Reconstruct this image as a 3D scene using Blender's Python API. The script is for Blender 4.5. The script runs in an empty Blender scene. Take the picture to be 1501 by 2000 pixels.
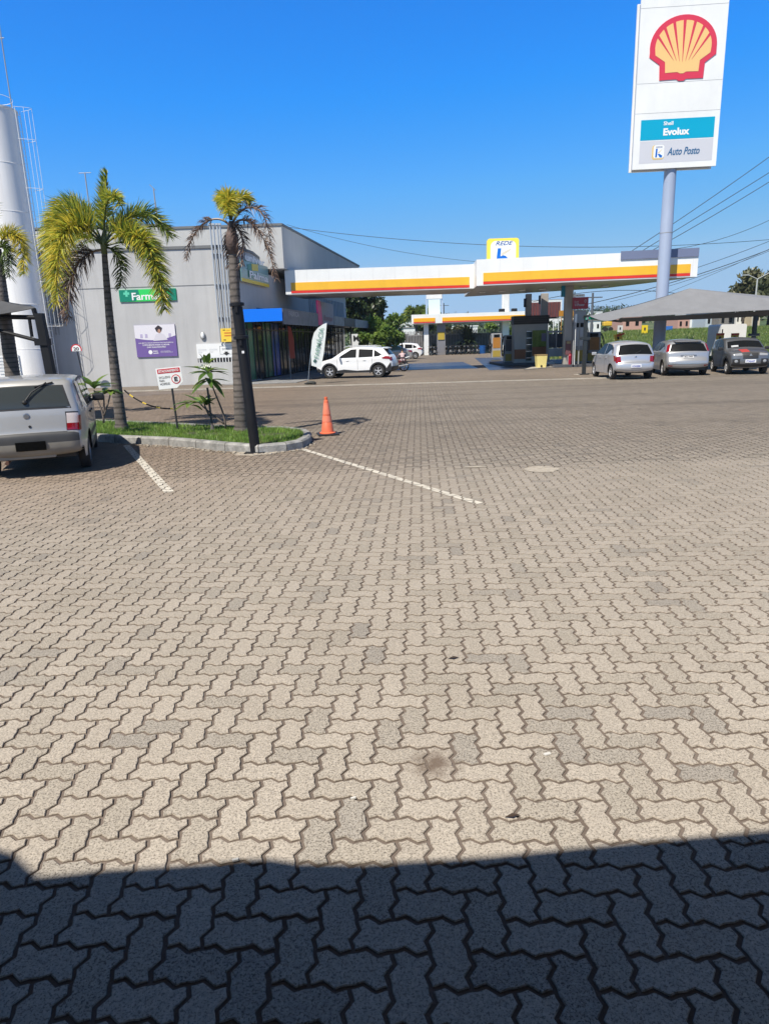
import bpy, bmesh, math, random
import numpy as np
from mathutils import Vector, Matrix, noise
random.seed(7); rng = np.random.default_rng(7)
C = bpy.context.scene.collection
sc = bpy.context.scene
R = math.radians

# ------------------------------------------------------------------ camera
FPX, PITCH, ROLL, CAMH = 1310.0, math.atan(0.2542), 0.033, 1.8
cd = bpy.data.cameras.new('camera'); cam = bpy.data.objects.new('camera', cd); C.objects.link(cam)
sc.camera = cam
F_ = Vector((0, math.cos(PITCH), -math.sin(PITCH)))
U0 = Vector((0, math.sin(PITCH), math.cos(PITCH))); R0 = Vector((1, 0, 0))
R_ = R0*math.cos(ROLL) - U0*math.sin(ROLL); U_ = U0*math.cos(ROLL) + R0*math.sin(ROLL)
cam.matrix_world = Matrix(((R_.x, U_.x, -F_.x, 0), (R_.y, U_.y, -F_.y, 0), (R_.z, U_.z, -F_.z, CAMH), (0, 0, 0, 1)))
cd.sensor_fit = 'VERTICAL'; cd.sensor_height = 36; cd.lens = 36*FPX/2000
cd.clip_start = 0.05; cd.clip_end = 4000
def ray(px, py):
    return (F_ + R_*((px-750.5)/FPX) - U_*((py-1000)/FPX))
def P(px, py, Y):                      # point on the pixel's ray at world depth Y
    d = ray(px, py); t = Y/d.y
    return Vector((d.x*t, Y, CAMH + d.z*t))
def G(px, py, z=0.0):                  # point on the level z
    d = ray(px, py); t = (z-CAMH)/d.z
    return Vector((d.x*t, d.y*t, z))

# ------------------------------------------------------------------ light
SUNV = Vector((-0.42, -0.58, 1.0)).normalized()     # towards the sun
w = bpy.data.worlds.new('World'); sc.world = w; w.use_nodes = True
nt = w.node_tree; nt.nodes.clear()
sky = nt.nodes.new('ShaderNodeTexSky'); sky.sky_type = 'NISHITA'; sky.sun_disc = False
sky.sun_elevation = math.asin(SUNV.z); sky.sun_rotation = math.atan2(SUNV.x, SUNV.y)
sky.altitude = 600; sky.air_density = 1.0; sky.dust_density = 0.25; sky.ozone_density = 3.0
hs = nt.nodes.new('ShaderNodeHueSaturation'); hs.inputs['Saturation'].default_value = 1.22
sc1 = nt.nodes.new('ShaderNodeVectorMath'); sc1.operation = 'SCALE'; sc1.inputs['Scale'].default_value = 0.1
cv = nt.nodes.new('ShaderNodeRGBCurve')
for k, ps in enumerate((((.0, .0), (.064, .007), (.084, .010), (.152, .056), (.356, .18), (1, .24)), ((.0, .0), (.167, .131), (.21, .164), (.325, .235), (.576, .315), (1, .34)), ((.0, .0), (.371, .47), (.432, .52), (.563, .53), (.72, .48), (1, .46)))):
    c_ = cv.mapping.curves[k]
    while len(c_.points) < len(ps): c_.points.new(.5, .5)
    for q, (x, y) in zip(c_.points, ps): q.location = (x, y); q.handle_type = 'VECTOR'
cv.mapping.update()
sc2 = nt.nodes.new('ShaderNodeVectorMath'); sc2.operation = 'SCALE'; sc2.inputs['Scale'].default_value = 10.0
sc3 = nt.nodes.new('ShaderNodeVectorMath'); sc3.operation = 'SCALE'; sc3.inputs['Scale'].default_value = 0.13
tcw = nt.nodes.new('ShaderNodeTexCoord'); spx = nt.nodes.new('ShaderNodeSeparateXYZ'); mrw = nt.nodes.new('ShaderNodeMapRange'); mrw.inputs[1].default_value = .42; mrw.inputs[2].default_value = .60
mw = nt.nodes.new('ShaderNodeMix'); mw.data_type = 'RGBA'
bg = nt.nodes.new('ShaderNodeBackground'); bg.inputs[1].default_value = 0.15
ow = nt.nodes.new('ShaderNodeOutputWorld'); K = nt.links.new
K(sky.outputs[0], hs.inputs['Color']); K(hs.outputs[0], sc1.inputs[0]); K(sc1.outputs[0], cv.inputs['Color']); K(cv.outputs[0], sc2.inputs[0])
hz = nt.nodes.new('ShaderNodeHueSaturation'); hz.inputs['Saturation'].default_value = 0.55; K(sky.outputs[0], hz.inputs['Color']); K(hz.outputs[0], sc3.inputs[0]); K(tcw.outputs['Generated'], spx.inputs[0]); K(spx.outputs[2], mrw.inputs[0]); K(mrw.outputs[0], mw.inputs[0])
K(sc2.outputs[0], mw.inputs[6]); K(sc3.outputs[0], mw.inputs[7]); K(mw.outputs[2], bg.inputs[0]); K(bg.outputs[0], ow.inputs[0])
sl = bpy.data.lights.new('sun', 'SUN'); sl.energy = 5.0; sl.angle = R(0.55); sl.color = (1, 0.935, 0.83)
so = bpy.data.objects.new('sun', sl); C.objects.link(so)
so.rotation_euler = SUNV.to_track_quat('Z', 'Y').to_euler(); so.location = (-10, -20, 40)
sc.view_settings.view_transform = 'Standard'; sc.view_settings.look = 'None'
sc.view_settings.exposure = 0.35; sc.view_settings.gamma = 1

# ------------------------------------------------------------------ materials
def s2l(c):
    return tuple(((v/255)/12.92 if v/255 <= .04045 else ((v/255+.055)/1.055)**2.4) for v in c)
MATS = {}
def mat(name, col, rough=0.6, metal=0.0, noise_=None, bump=None, coat=0.0, spec=0.5, trans=0.0, alpha=1.0, col2=None, emit=None, subs=None):
    if name in MATS: return MATS[name]
    m = bpy.data.materials.new(name); m.use_nodes = True; t = m.node_tree
    b = t.nodes['Principled BSDF']
    b.inputs['Base Color'].default_value = (*col, 1); b.inputs['Roughness'].default_value = rough
    b.inputs['Metallic'].default_value = metal; b.inputs['Specular IOR Level'].default_value = spec
    b.inputs['Coat Weight'].default_value = coat; b.inputs['Coat Roughness'].default_value = 0.05
    b.inputs['Transmission Weight'].default_value = trans; b.inputs['Alpha'].default_value = alpha
    tc = t.nodes.new('ShaderNodeTexCoord')
    if noise_:
        s, a = noise_[:2]
        n = t.nodes.new('ShaderNodeTexNoise'); n.inputs['Scale'].default_value = s; n.inputs['Detail'].default_value = 5
        n.inputs['Roughness'].default_value = 0.65
        t.links.new(tc.outputs['Object'], n.inputs['Vector'])
        mr = t.nodes.new('ShaderNodeMapRange'); mr.inputs[1].default_value = 0.3; mr.inputs[2].default_value = 0.7
        t.links.new(n.outputs['Fac'], mr.inputs[0])
        mx = t.nodes.new('ShaderNodeMix'); mx.data_type = 'RGBA'
        c2 = col2 or tuple(v*(1-a) for v in col)
        mx.inputs[6].default_value = (*c2, 1); mx.inputs[7].default_value = (*[min(1, v*(1+a*.4)) for v in col], 1)
        t.links.new(mr.outputs[0], mx.inputs[0]); t.links.new(mx.outputs[2], b.inputs['Base Color'])
    if bump:
        n2 = t.nodes.new('ShaderNodeTexNoise'); n2.inputs['Scale'].default_value = bump[0]; n2.inputs['Detail'].default_value = 4
        t.links.new(tc.outputs['Object'], n2.inputs['Vector'])
        bp = t.nodes.new('ShaderNodeBump'); bp.inputs['Strength'].default_value = bump[1]; bp.inputs['Distance'].default_value = bump[2] if len(bump) > 2 else 0.01
        t.links.new(n2.outputs['Fac'], bp.inputs['Height']); t.links.new(bp.outputs[0], b.inputs['Normal'])
    if emit:
        b.inputs['Emission Color'].default_value = (*emit[:3], 1); b.inputs['Emission Strength'].default_value = emit[3]
    MATS[name] = m; return m
def streaks(m, amount=.16, sc=(2.2, 2.2, .16), lo=.45, hi=.72):
    t = m.node_tree; b = t.nodes['Principled BSDF']; s_ = b.inputs['Base Color']
    tc = t.nodes.new('ShaderNodeTexCoord'); mp = t.nodes.new('ShaderNodeMapping'); mp.inputs['Scale'].default_value = sc
    n = t.nodes.new('ShaderNodeTexNoise'); n.inputs['Scale'].default_value = 1.0; n.inputs['Detail'].default_value = 7; n.inputs['Roughness'].default_value = .7
    mr = t.nodes.new('ShaderNodeMapRange'); mr.inputs[1].default_value = lo; mr.inputs[2].default_value = hi; mr.inputs[3].default_value = 1.0; mr.inputs[4].default_value = 1-amount
    mx = t.nodes.new('ShaderNodeMix'); mx.data_type = 'RGBA'; mx.blend_type = 'MULTIPLY'; mx.inputs[0].default_value = 1
    t.links.new(tc.outputs['Object'], mp.inputs[0]); t.links.new(mp.outputs[0], n.inputs['Vector']); t.links.new(n.outputs['Fac'], mr.inputs[0])
    if s_.links: t.links.new(s_.links[0].from_socket, mx.inputs[6])
    else: mx.inputs[6].default_value = s_.default_value
    t.links.new(mr.outputs[0], mx.inputs[7]); t.links.new(mx.outputs[2], s_)
def leafmat(name, col, col2=None, trans=0.3, rough=0.45):
    if name in MATS: return MATS[name]
    m = bpy.data.materials.new(name); m.use_nodes = True; t = m.node_tree; t.nodes.clear()
    o = t.nodes.new('ShaderNodeOutputMaterial'); b = t.nodes.new('ShaderNodeBsdfPrincipled'); b.inputs['Roughness'].default_value = rough
    tr = t.nodes.new('ShaderNodeBsdfTranslucent'); mx = t.nodes.new('ShaderNodeMixShader'); mx.inputs[0].default_value = trans
    tc = t.nodes.new('ShaderNodeTexCoord'); n = t.nodes.new('ShaderNodeTexNoise'); n.inputs['Scale'].default_value = 3.0; n.inputs['Detail'].default_value = 4
    t.links.new(tc.outputs['Object'], n.inputs['Vector'])
    mr = t.nodes.new('ShaderNodeMapRange'); mr.inputs[1].default_value = .35; mr.inputs[2].default_value = .65; t.links.new(n.outputs['Fac'], mr.inputs[0])
    mc = t.nodes.new('ShaderNodeMix'); mc.data_type = 'RGBA'
    mc.inputs[6].default_value = (*col, 1); mc.inputs[7].default_value = (*(col2 or tuple(v*.55 for v in col)), 1)
    t.links.new(mr.outputs[0], mc.inputs[0])
    t.links.new(mc.outputs[2], b.inputs['Base Color']); t.links.new(mc.outputs[2], tr.inputs['Color'])
    t.links.new(b.outputs[0], mx.inputs[1]); t.links.new(tr.outputs[0], mx.inputs[2]); t.links.new(mx.outputs[0], o.inputs[0])
    MATS[name] = m; return m

M_white = mat('white_paint', (.78, .79, .78), .45, noise_=(1.5, .06))
M_whiteP = mat('white_panel', (.84, .85, .84), .35, noise_=(.6, .05))
M_grey = mat('grey_paint', (.33, .335, .35), .5, noise_=(2, .12))
M_black = mat('black_metal', (.013, .014, .018), .55, noise_=(3, .3), spec=.25)
M_blackp = mat('black_plastic', (.02, .02, .022), .5)
M_tyre = mat('tyre_rubber', (.02, .02, .02), .8)
M_glassd = mat('dark_glass', (.010, .011, .012), .22, spec=.18)
M_chrome = mat('polished_metal', (.7, .7, .7), .2, metal=1)
M_yel = mat('yellow_stripe', (.90, .50, .035), .45, noise_=(.8, .05))
M_red = mat('red_stripe', (.75, .035, .02), .45, noise_=(.8, .05))

for m_, a_ in ((M_whiteP, .07), (M_yel, .10), (M_red, .12), (M_white, .10)): streaks(m_, a_, (1.2, 1.2, .5))
# ------------------------------------------------------------------ mesh helpers
def wl(o):
    v = Vector((0, 0, 0))
    while o: v = v + o.location; o = o.parent
    return v
def link(name, me, parent=None):
    o = bpy.data.objects.new(name, me); C.objects.link(o)
    if parent: o.parent = parent
    return o
def tag(o, label=None, cat=None, group=None, kind=None):
    if label: o['label'] = label
    if cat: o['category'] = cat
    if group: o['group'] = group
    if kind: o['kind'] = kind
    return o
def thing(name, label, cat, loc=(0, 0, 0), group=None, rz=0):
    o = bpy.data.objects.new(name, None); C.objects.link(o); o.location = loc; o.rotation_euler = (0, 0, rz); o.empty_display_size = .2
    return tag(o, label, cat, group)
class MB:
    def __init__(s): s.v = []; s.f = []; s.m = []
    def add(s, vs, fs, mi=0):
        k = len(s.v); s.v += [tuple(v) for v in vs]; s.f += [tuple(i+k for i in f) for f in fs]; s.m += [mi]*len(fs)
    def box(s, c, d, mi=0, rz=0, mtx=None, bev=0):
        x, y, z = d[0]/2, d[1]/2, d[2]/2; M = mtx or Matrix.Rotation(rz, 4, 'Z')
        if bev:
            b = min(bev, x*.9, y*.9, z*.9); pts = []; 
            bm = bmesh.new(); bmesh.ops.create_cube(bm, size=1)
            for v in bm.verts: v.co = Vector((v.co.x*2*x, v.co.y*2*y, v.co.z*2*z))
            bmesh.ops.bevel(bm, geom=bm.edges[:], offset=b, segments=2, profile=.6, affect='EDGES')
            bm.verts.index_update()
            s.add([Vector(c)+M.to_3x3() @ v.co for v in bm.verts], [[v.index for v in f.verts] for f in bm.faces], mi); bm.free(); return
        vs = [Vector(c)+M.to_3x3() @ Vector((a*x, b_*y, e*z)) for e in (-1, 1) for b_ in (-1, 1) for a in (-1, 1)]
        s.add(vs, [(0, 2, 3, 1), (4, 5, 7, 6), (0, 1, 5, 4), (2, 6, 7, 3), (0, 4, 6, 2), (1, 3, 7, 5)], mi)
    def quad(s, a, b, c, d, mi=0): s.add([a, b, c, d], [(0, 1, 2, 3)], mi)
    def prism(s, poly, z0, z1, mi=0, top=None):
        n = len(poly)
        vs = [(p[0], p[1], z0) for p in poly]+[(p[0], p[1], z1) for p in poly]
        s.add(vs, [tuple(range(n))[::-1]]+[(i, (i+1) % n, (i+1) % n+n, i+n) for i in range(n)], mi)
        s.add(vs[n:], [tuple(range(n))], mi if top is None else top)
    def slab(s, poly3, thick, n=None, mi=0):      # planar polygon in space given thickness along n
        poly3 = [Vector(p) for p in poly3]
        if n is None:
            n = (poly3[1]-poly3[0]).cross(poly3[2]-poly3[1]).normalized()
        k = len(poly3); vs = poly3+[p-n*thick for p in poly3]
        s.add(vs, [tuple(range(k)), tuple(range(2*k-1, k-1, -1))]+[(i, i+k, (i+1) % k+k, (i+1) % k) for i in range(k)], mi)
    def tube(s, pts, r, n=8, mi=0, cap=True):
        pts = [Vector(p) for p in pts]; rs = r if isinstance(r, (list, tuple)) else [r]*len(pts)
        up = None; vs = []
        for i, p in enumerate(pts):
            d = (pts[min(i+1, len(pts)-1)]-pts[max(i-1, 0)]).normalized()
            if up is None: up = d.orthogonal().normalized()
            up = (up-d*up.dot(d)).normalized(); sd = d.cross(up)
            vs += [p+(up*math.cos(2*math.pi*k/n)+sd*math.sin(2*math.pi*k/n))*rs[i] for k in range(n)]
        fs = [(i*n+k, i*n+(k+1) % n, (i+1)*n+(k+1) % n, (i+1)*n+k) for i in range(len(pts)-1) for k in range(n)]
        if cap: fs += [tuple(range(n))[::-1], tuple(range((len(pts)-1)*n, len(pts)*n))]
        s.add(vs, fs, mi)
    def lathe(s, prof, c=(0, 0, 0), n=24, mi=0, mtx=None):
        M = mtx or Matrix.Identity(3); vs = []
        for (r, z) in prof:
            vs += [Vector(c)+M @ Vector((r*math.cos(2*math.pi*k/n), r*math.sin(2*math.pi*k/n), z)) for k in range(n)]
        fs = [(i*n+k, i*n+(k+1) % n, (i+1)*n+(k+1) % n, (i+1)*n+k) for i in range(len(prof)-1) for k in range(n)]
        s.add(vs, fs, mi)
    def ell(s, c, r, nu=12, nv=8, mi=0, mtx=None):
        prof = [(math.sin(math.pi*i/nv), -math.cos(math.pi*i/nv)) for i in range(nv+1)]
        M = (mtx or Matrix.Identity(3)) @ Matrix.Diagonal(Vector(r)); s.lathe([(max(a, 1e-4), b) for a, b in prof], c, nu, mi, M)
    def build(s, name, mats, parent=None, smooth=False, world=True, auto=None):
        me = bpy.data.meshes.new(name)
        off = wl(parent) if (parent and world) else Vector((0, 0, 0))
        vs = [(v[0]-off.x, v[1]-off.y, v[2]-off.z) for v in s.v]
        me.from_pydata(vs, [], s.f)
        if not isinstance(mats, (list, tuple)): mats = [mats]
        for m in mats: me.materials.append(m)
        me.polygons.foreach_set('material_index', s.m)
        if smooth: me.polygons.foreach_set('use_smooth', [True]*len(s.f))
        me.update()
        if smooth and auto:
            try: me.set_sharp_from_angle(angle=R(auto))
            except Exception: pass
        return link(name, me, parent)
def npmesh(name, V, Fq, mats, parent=None, mi=None, tri=False):
    """numpy verts (n,3) and uniform faces (m,k)"""
    me = bpy.data.meshes.new(name); k = Fq.shape[1]
    me.vertices.add(len(V)); me.vertices.foreach_set('co', V.astype(np.float32).ravel())
    me.loops.add(Fq.size); me.loops.foreach_set('vertex_index', Fq.astype(np.int32).ravel())
    me.polygons.add(len(Fq)); me.polygons.foreach_set('loop_start', np.arange(0, Fq.size, k, dtype=np.int32))
    for m in (mats if isinstance(mats, (list, tuple)) else [mats]): me.materials.append(m)
    if mi is not None: me.polygons.foreach_set('material_index', mi.astype(np.int32))
    me.polygons.foreach_set('use_smooth', [False]*len(Fq))
    me.update(calc_edges=True)
    return link(name, me, parent)
def frame(o, u, v):
    u = Vector(u).normalized(); v = Vector(v); v = (v-u*v.dot(u)).normalized(); return (Vector(o), u, v, u.cross(v))
def fp(fr, a, b, c=0): return fr[0]+fr[1]*a+fr[2]*b+fr[3]*c
def text_mesh(body, shear=0.0, bold=0.0):
    cu = bpy.data.curves.new('t', 'FONT'); cu.body = body; cu.shear = shear; cu.offset = bold; cu.resolution_u = 3
    ob = bpy.data.objects.new('t', cu); C.objects.link(ob)
    dg = bpy.context.evaluated_depsgraph_get(); me = bpy.data.meshes.new_from_object(ob.evaluated_get(dg))
    bpy.data.objects.remove(ob); bpy.data.curves.remove(cu)
    vs = [v.co.copy() for v in me.vertices]; fs = [tuple(p.vertices) for p in me.polygons]; bpy.data.meshes.remove(me)
    return vs, fs
def text_on(name, fr, body, cx, cy, wd, ht, m, parent, out=.006, shear=0.0, bold=0.0, rot=0.0, local=False):
    """text fitted in a wd x ht box centred at (cx,cy) of frame"""
    vs, fs = text_mesh(body, shear, bold)
    x0 = min(v.x for v in vs); x1 = max(v.x for v in vs); y0 = min(v.y for v in vs); y1 = max(v.y for v in vs)
    b = MB(); pts = []
    for v in vs:
        a = (v.x-(x0+x1)/2)*wd/(x1-x0); c = (v.y-(y0+y1)/2)*ht/(y1-y0)
        pts.append(fp(fr, cx+a*math.cos(rot)-c*math.sin(rot), cy+a*math.sin(rot)+c*math.cos(rot), out))
    b.add(pts, fs)
    return b.build(name, m, parent, world=not local)
def poly_on(name, fr, pts, m, parent, out=.004, thick=.003, local=False):
    b = MB(); b.slab([fp(fr, a, c, out) for a, c in pts], thick, fr[3]); return b.build(name, m, parent, world=not local)
def rect(x0, y0, x1, y1): return [(x0, y0), (x1, y0), (x1, y1), (x0, y1)]
def sm(a, b, x):
    t = max(0., min(1., (x-a)/(b-a))); return t*t*(3-2*t)
# ------------------------------------------------------------------ ground
RID = [(-900, 24), (-300, 24)]+[(P(px, py, 600).x, P(px, py, 600).z-7.5) for px, py in ((640, 614), (750, 610), (850, 606), (960, 604), (1080, 602), (1180, 594), (1240, 592), (1400, 596), (1501, 590))]+[(500, 40), (1400, 46)]
def ridge(X):
    for (a, ha), (b, hb) in zip(RID, RID[1:]):
        if a <= X <= b: return ha+(hb-ha)*(X-a)/(b-a)
    return 26
def zt(X, Y):
    b = 2.0*sm(41.5, 62, Y)*sm(max(10.5, .27*Y), max(10.5, .27*Y)+4, X)
    h = 0
    if Y > 88:
        t = min(1, (Y-88)/512); h = ridge(X)*(t**1.25)*(1 if Y < 620 else 1-.6*sm(620, 950, Y))
        h += noise.noise(Vector((X*.02, Y*.02, 0)))*1.5*t+noise.noise(Vector((X*.09, Y*.09, 3)))*.8*t
    return b+h
ys = list(np.concatenate([np.arange(-200, -20, 20), np.arange(-20, 36, 4), np.arange(36, 100, 1.5), np.arange(100, 300, 8), np.arange(300, 960, 12)]))
xs = list(np.concatenate([np.arange(-1300, -120, 60), np.arange(-120, 8, 8), np.arange(8, 60, 1.5), np.arange(60, 400, 9), np.arange(400, 1400, 50)]))
b = MB(); vs = []
for y in ys:
    for x in xs: vs.append((x, y, zt(x, y)-.05))
nx = len(xs)
b.add(vs, [(j*nx+i, j*nx+i+1, (j+1)*nx+i+1, (j+1)*nx+i) for j in range(len(ys)-1) for i in range(nx-1)])
# terrain material: grass, scrub and dry patches by noise
m = bpy.data.materials.new('terrain'); m.use_nodes = True; t = m.node_tree; bs = t.nodes['Principled BSDF']; bs.inputs['Roughness'].default_value = .95
tc = t.nodes.new('ShaderNodeTexCoord'); n1 = t.nodes.new('ShaderNodeTexNoise'); n1.inputs['Scale'].default_value = .035; n1.inputs['Detail'].default_value = 8; n1.inputs['Roughness'].default_value = .7
cr = t.nodes.new('ShaderNodeValToRGB'); e = cr.color_ramp.elements
e[0].position = .36; e[0].color = (.028, .05, .018, 1); e[1].position = .68; e[1].color = (.20, .17, .10, 1)
for p_, c_ in ((.46, (.05, .09, .025, 1)), (.55, (.09, .12, .04, 1))):
    q = cr.color_ramp.elements.new(p_); q.color = c_
t.links.new(tc.outputs['Object'], n1.inputs['Vector']); t.links.new(n1.outputs['Fac'], cr.inputs[0]); t.links.new(cr.outputs[0], bs.inputs['Base Color'])
o = b.build('terrain', m, smooth=True); tag(o, kind='structure')

# paver bed (sand joints) and forecourt
def groundmat(name, stops, scale, dirt=None, rough=.85, fine=120, brick=False):
    m = bpy.data.materials.new(name); m.use_nodes = True; t = m.node_tree; bs = t.nodes['Principled BSDF']; bs.inputs['Roughness'].default_value = rough
    tc = t.nodes.new('ShaderNodeTexCoord'); n1 = t.nodes.new('ShaderNodeTexNoise'); n1.inputs['Scale'].default_value = scale; n1.inputs['Detail'].default_value = 6
    cr = t.nodes.new('ShaderNodeValToRGB'); cr.color_ramp.elements[0].position = .35; cr.color_ramp.elements[1].position = .65
    cr.color_ramp.elements[0].color = (*stops[0], 1); cr.color_ramp.elements[1].color = (*stops[1], 1)
    t.links.new(tc.outputs['Object'], n1.inputs['Vector']); t.links.new(n1.outputs['Fac'], cr.inputs[0])
    n2 = t.nodes.new('ShaderNodeTexNoise'); n2.inputs['Scale'].default_value = fine; n2.inputs['Detail'].default_value = 3; t.links.new(tc.outputs['Object'], n2.inputs['Vector'])
    mr = t.nodes.new('ShaderNodeMapRange'); mr.inputs[1].default_value = .3; mr.inputs[2].default_value = .7; mr.inputs[3].default_value = .78; mr.inputs[4].default_value = 1.12
    t.links.new(n2.outputs['Fac'], mr.inputs[0])
    mm = t.nodes.new('ShaderNodeMix'); mm.data_type = 'RGBA'; mm.blend_type = 'MULTIPLY'; mm.inputs[0].default_value = 1
    t.links.new(cr.outputs[0], mm.inputs[6]); t.links.new(mr.outputs[0], mm.inputs[7]); out = mm.outputs[2]
    if brick:
        bt = t.nodes.new('ShaderNodeTexBrick'); bt.inputs['Scale'].default_value = 1; bt.inputs['Brick Width'].default_value = .24; bt.inputs['Row Height'].default_value = .12
        bt.inputs['Mortar Size'].default_value = .008; bt.inputs['Color1'].default_value = (1, 1, 1, 1); bt.inputs['Color2'].default_value = (.82, .82, .82, 1); bt.inputs['Mortar'].default_value = (.5, .47, .45, 1)
        t.links.new(tc.outputs['Object'], bt.inputs['Vector'])
        m2 = t.nodes.new('ShaderNodeMix'); m2.data_type = 'RGBA'; m2.blend_type = 'MULTIPLY'; m2.inputs[0].default_value = 1
        t.links.new(out, m2.inputs[6]); t.links.new(bt.outputs['Color'], m2.inputs[7]); out = m2.outputs[2]
    t.links.new(out, bs.inputs['Base Color'])
    bp = t.nodes.new('ShaderNodeBump'); bp.inputs['Strength'].default_value = .4; bp.inputs['Distance'].default_value = .004
    t.links.new(n2.outputs['Fac'], bp.inputs['Height']); t.links.new(bp.outputs[0], bs.inputs['Normal'])
    return m
M_joint = groundmat('joint_sand', ((.135, .107, .09), (.20, .162, .138)), 1.2, fine=300)
M_fore = groundmat('forecourt_pavers', ((.20, .165, .13), (.26, .215, .17)), .25, brick=True, fine=8)
M_conc = groundmat('light_concrete', ((.36, .33, .28), (.46, .42, .36)), 2.0, fine=30)
b = MB(); b.quad((-70, -30, -.0085), (70, -30, -.0085), (70, 29.8, -.0085), (-70, 29.8, -.0085)); tag(b.build('joint_sand_bed', M_joint), kind='structure')
b = MB(); b.add([(-60, 29.8, -.006), (70, 29.8, -.006), (70, 41.2, -.006), (14.5, 41.2, -.006), (14, 62, -.006), (14, 90, -.006), (-60, 90, -.006)], [(0, 1, 2, 3, 4, 5, 6)])
tag(b.build('forecourt', M_fore), kind='structure')

# interlocking sixteen-sided pavers laid in herringbone, rows turned by ALPHA
UN = 0.1175; ALPHA = -R(3.3)
prof = [(0, 0), (.12, .015), (.34, .105), (.66, -.105), (.88, -.015)]          # unit edge from vertex to vertex
def unit_edge(p, q):
    d = (q[0]-p[0], q[1]-p[1]); n = (-d[1], d[0])
    return [(p[0]+d[0]*a+n[0]*c, p[1]+d[1]*a+n[1]*c) for a, c in prof]
def paver_outline(w_, h_):
    pts = []; cs = []
    for i in range(w_): cs.append((i, 0))
    for j in range(h_): cs.append((w_, j))
    for i in range(w_): cs.append((w_-i, h_))
    for j in range(h_): cs.append((0, h_-j))
    for i in range(len(cs)): pts += unit_edge(cs[i], cs[(i+1) % len(cs)])
    return np.array(pts)
def inset(pl, d):
    n = len(pl); out = []
    for i in range(n):
        a, b_, c = pl[i-1], pl[i], pl[(i+1) % n]
        e1 = (b_-a)/np.linalg.norm(b_-a); e2 = (c-b_)/np.linalg.norm(c-b_)
        n1 = np.array([-e1[1], e1[0]]); n2 = np.array([-e2[1], e2[0]]); s = n1+n2; s = s/np.linalg.norm(s)
        out.append(b_+s*d/max(.5, s.dot(n1)))
    return np.array(out)
H0 = paver_outline(2, 1); V0 = paver_outline(1, 2)
JOINT = .056; CH = .022
shapes = {}
for k, o0 in (('h', H0), ('v', V0)): shapes[k] = (inset(o0, JOINT), inset(o0, JOINT+CH))
NP = len(H0)
ca, sa = math.cos(ALPHA), math.sin(ALPHA)
island = [G(-260, 840), G(60, 852), G(225, 865), G(330, 870), G(440, 881), G(505, 886), G(560, 881), G(592, 875), G(606, 867), G(609, 858), G(600, 851), G(560, 846), G(450, 843), G(240, 832), G(0, 823), G(-260, 812)]
def inpoly(x, y, pl):
    c = False; n = len(pl)
    for i in range(n):
        a, b_ = pl[i], pl[(i+1) % n]
        if (a[1] > y) != (b_[1] > y) and x < (b_[0]-a[0])*(y-a[1])/(b_[1]-a[1])+a[0]: c = not c
    return c
near, far = [], []
N = 420
for j in range(-20, 290):
    for k in range(-80, 80):
        for kind, i, jj in (('h', j+4*k, j), ('v', j+4*k+3, j)):
            cx, cy = (i+(1 if kind == 'h' else .5))*UN, (jj+(.5 if kind == 'h' else 1))*UN
            X = cx*ca-cy*sa; Y = cx*sa+cy*ca
            if Y < -1.5 or Y > 29.6 or abs(X) > .64*max(Y, 0)+3.2: continue
            if inpoly(X, Y, island): continue
            (near if Y < 9.5 else far).append((kind, i, jj))
def build_pavers(lst, full):
    V = []; faces = []; tones = []; tops = []
    r = np.random.default_rng(3)
    for kind, i, jj in lst:
        base, top = shapes[kind]
        tone = r.random(); tilt = (r.random(2)-.5)*(.010 if full else .016); dz = (r.random()-.5)*.002
        dj = (r.random(2)-.5)*.02; ang = (r.random()-.5)*.012
        c0 = np.array([1, .5]) if kind == 'h' else np.array([.5, 1])
        def place(pl, z):
            q = pl-c0; q = np.stack([q[:, 0]*math.cos(ang)-q[:, 1]*math.sin(ang), q[:, 0]*math.sin(ang)+q[:, 1]*math.cos(ang)], 1)
            zz = z+dz+q[:, 0]*UN*tilt[0]+q[:, 1]*UN*tilt[1]
            q = (q+c0+dj+np.array([i, jj]))*UN
            return np.stack([q[:, 0]*ca-q[:, 1]*sa, q[:, 0]*sa+q[:, 1]*ca, zz], 1)
        k = len(V)
        if full:
            A = place(base, -.014); B = place(base, -.0035); D = place(top, 0.0)
            V.append((A, B, D))
        else:
            V.append((place(inset(base, .012), -.001),))
        tones.append(tone)
    return V, tones
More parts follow.
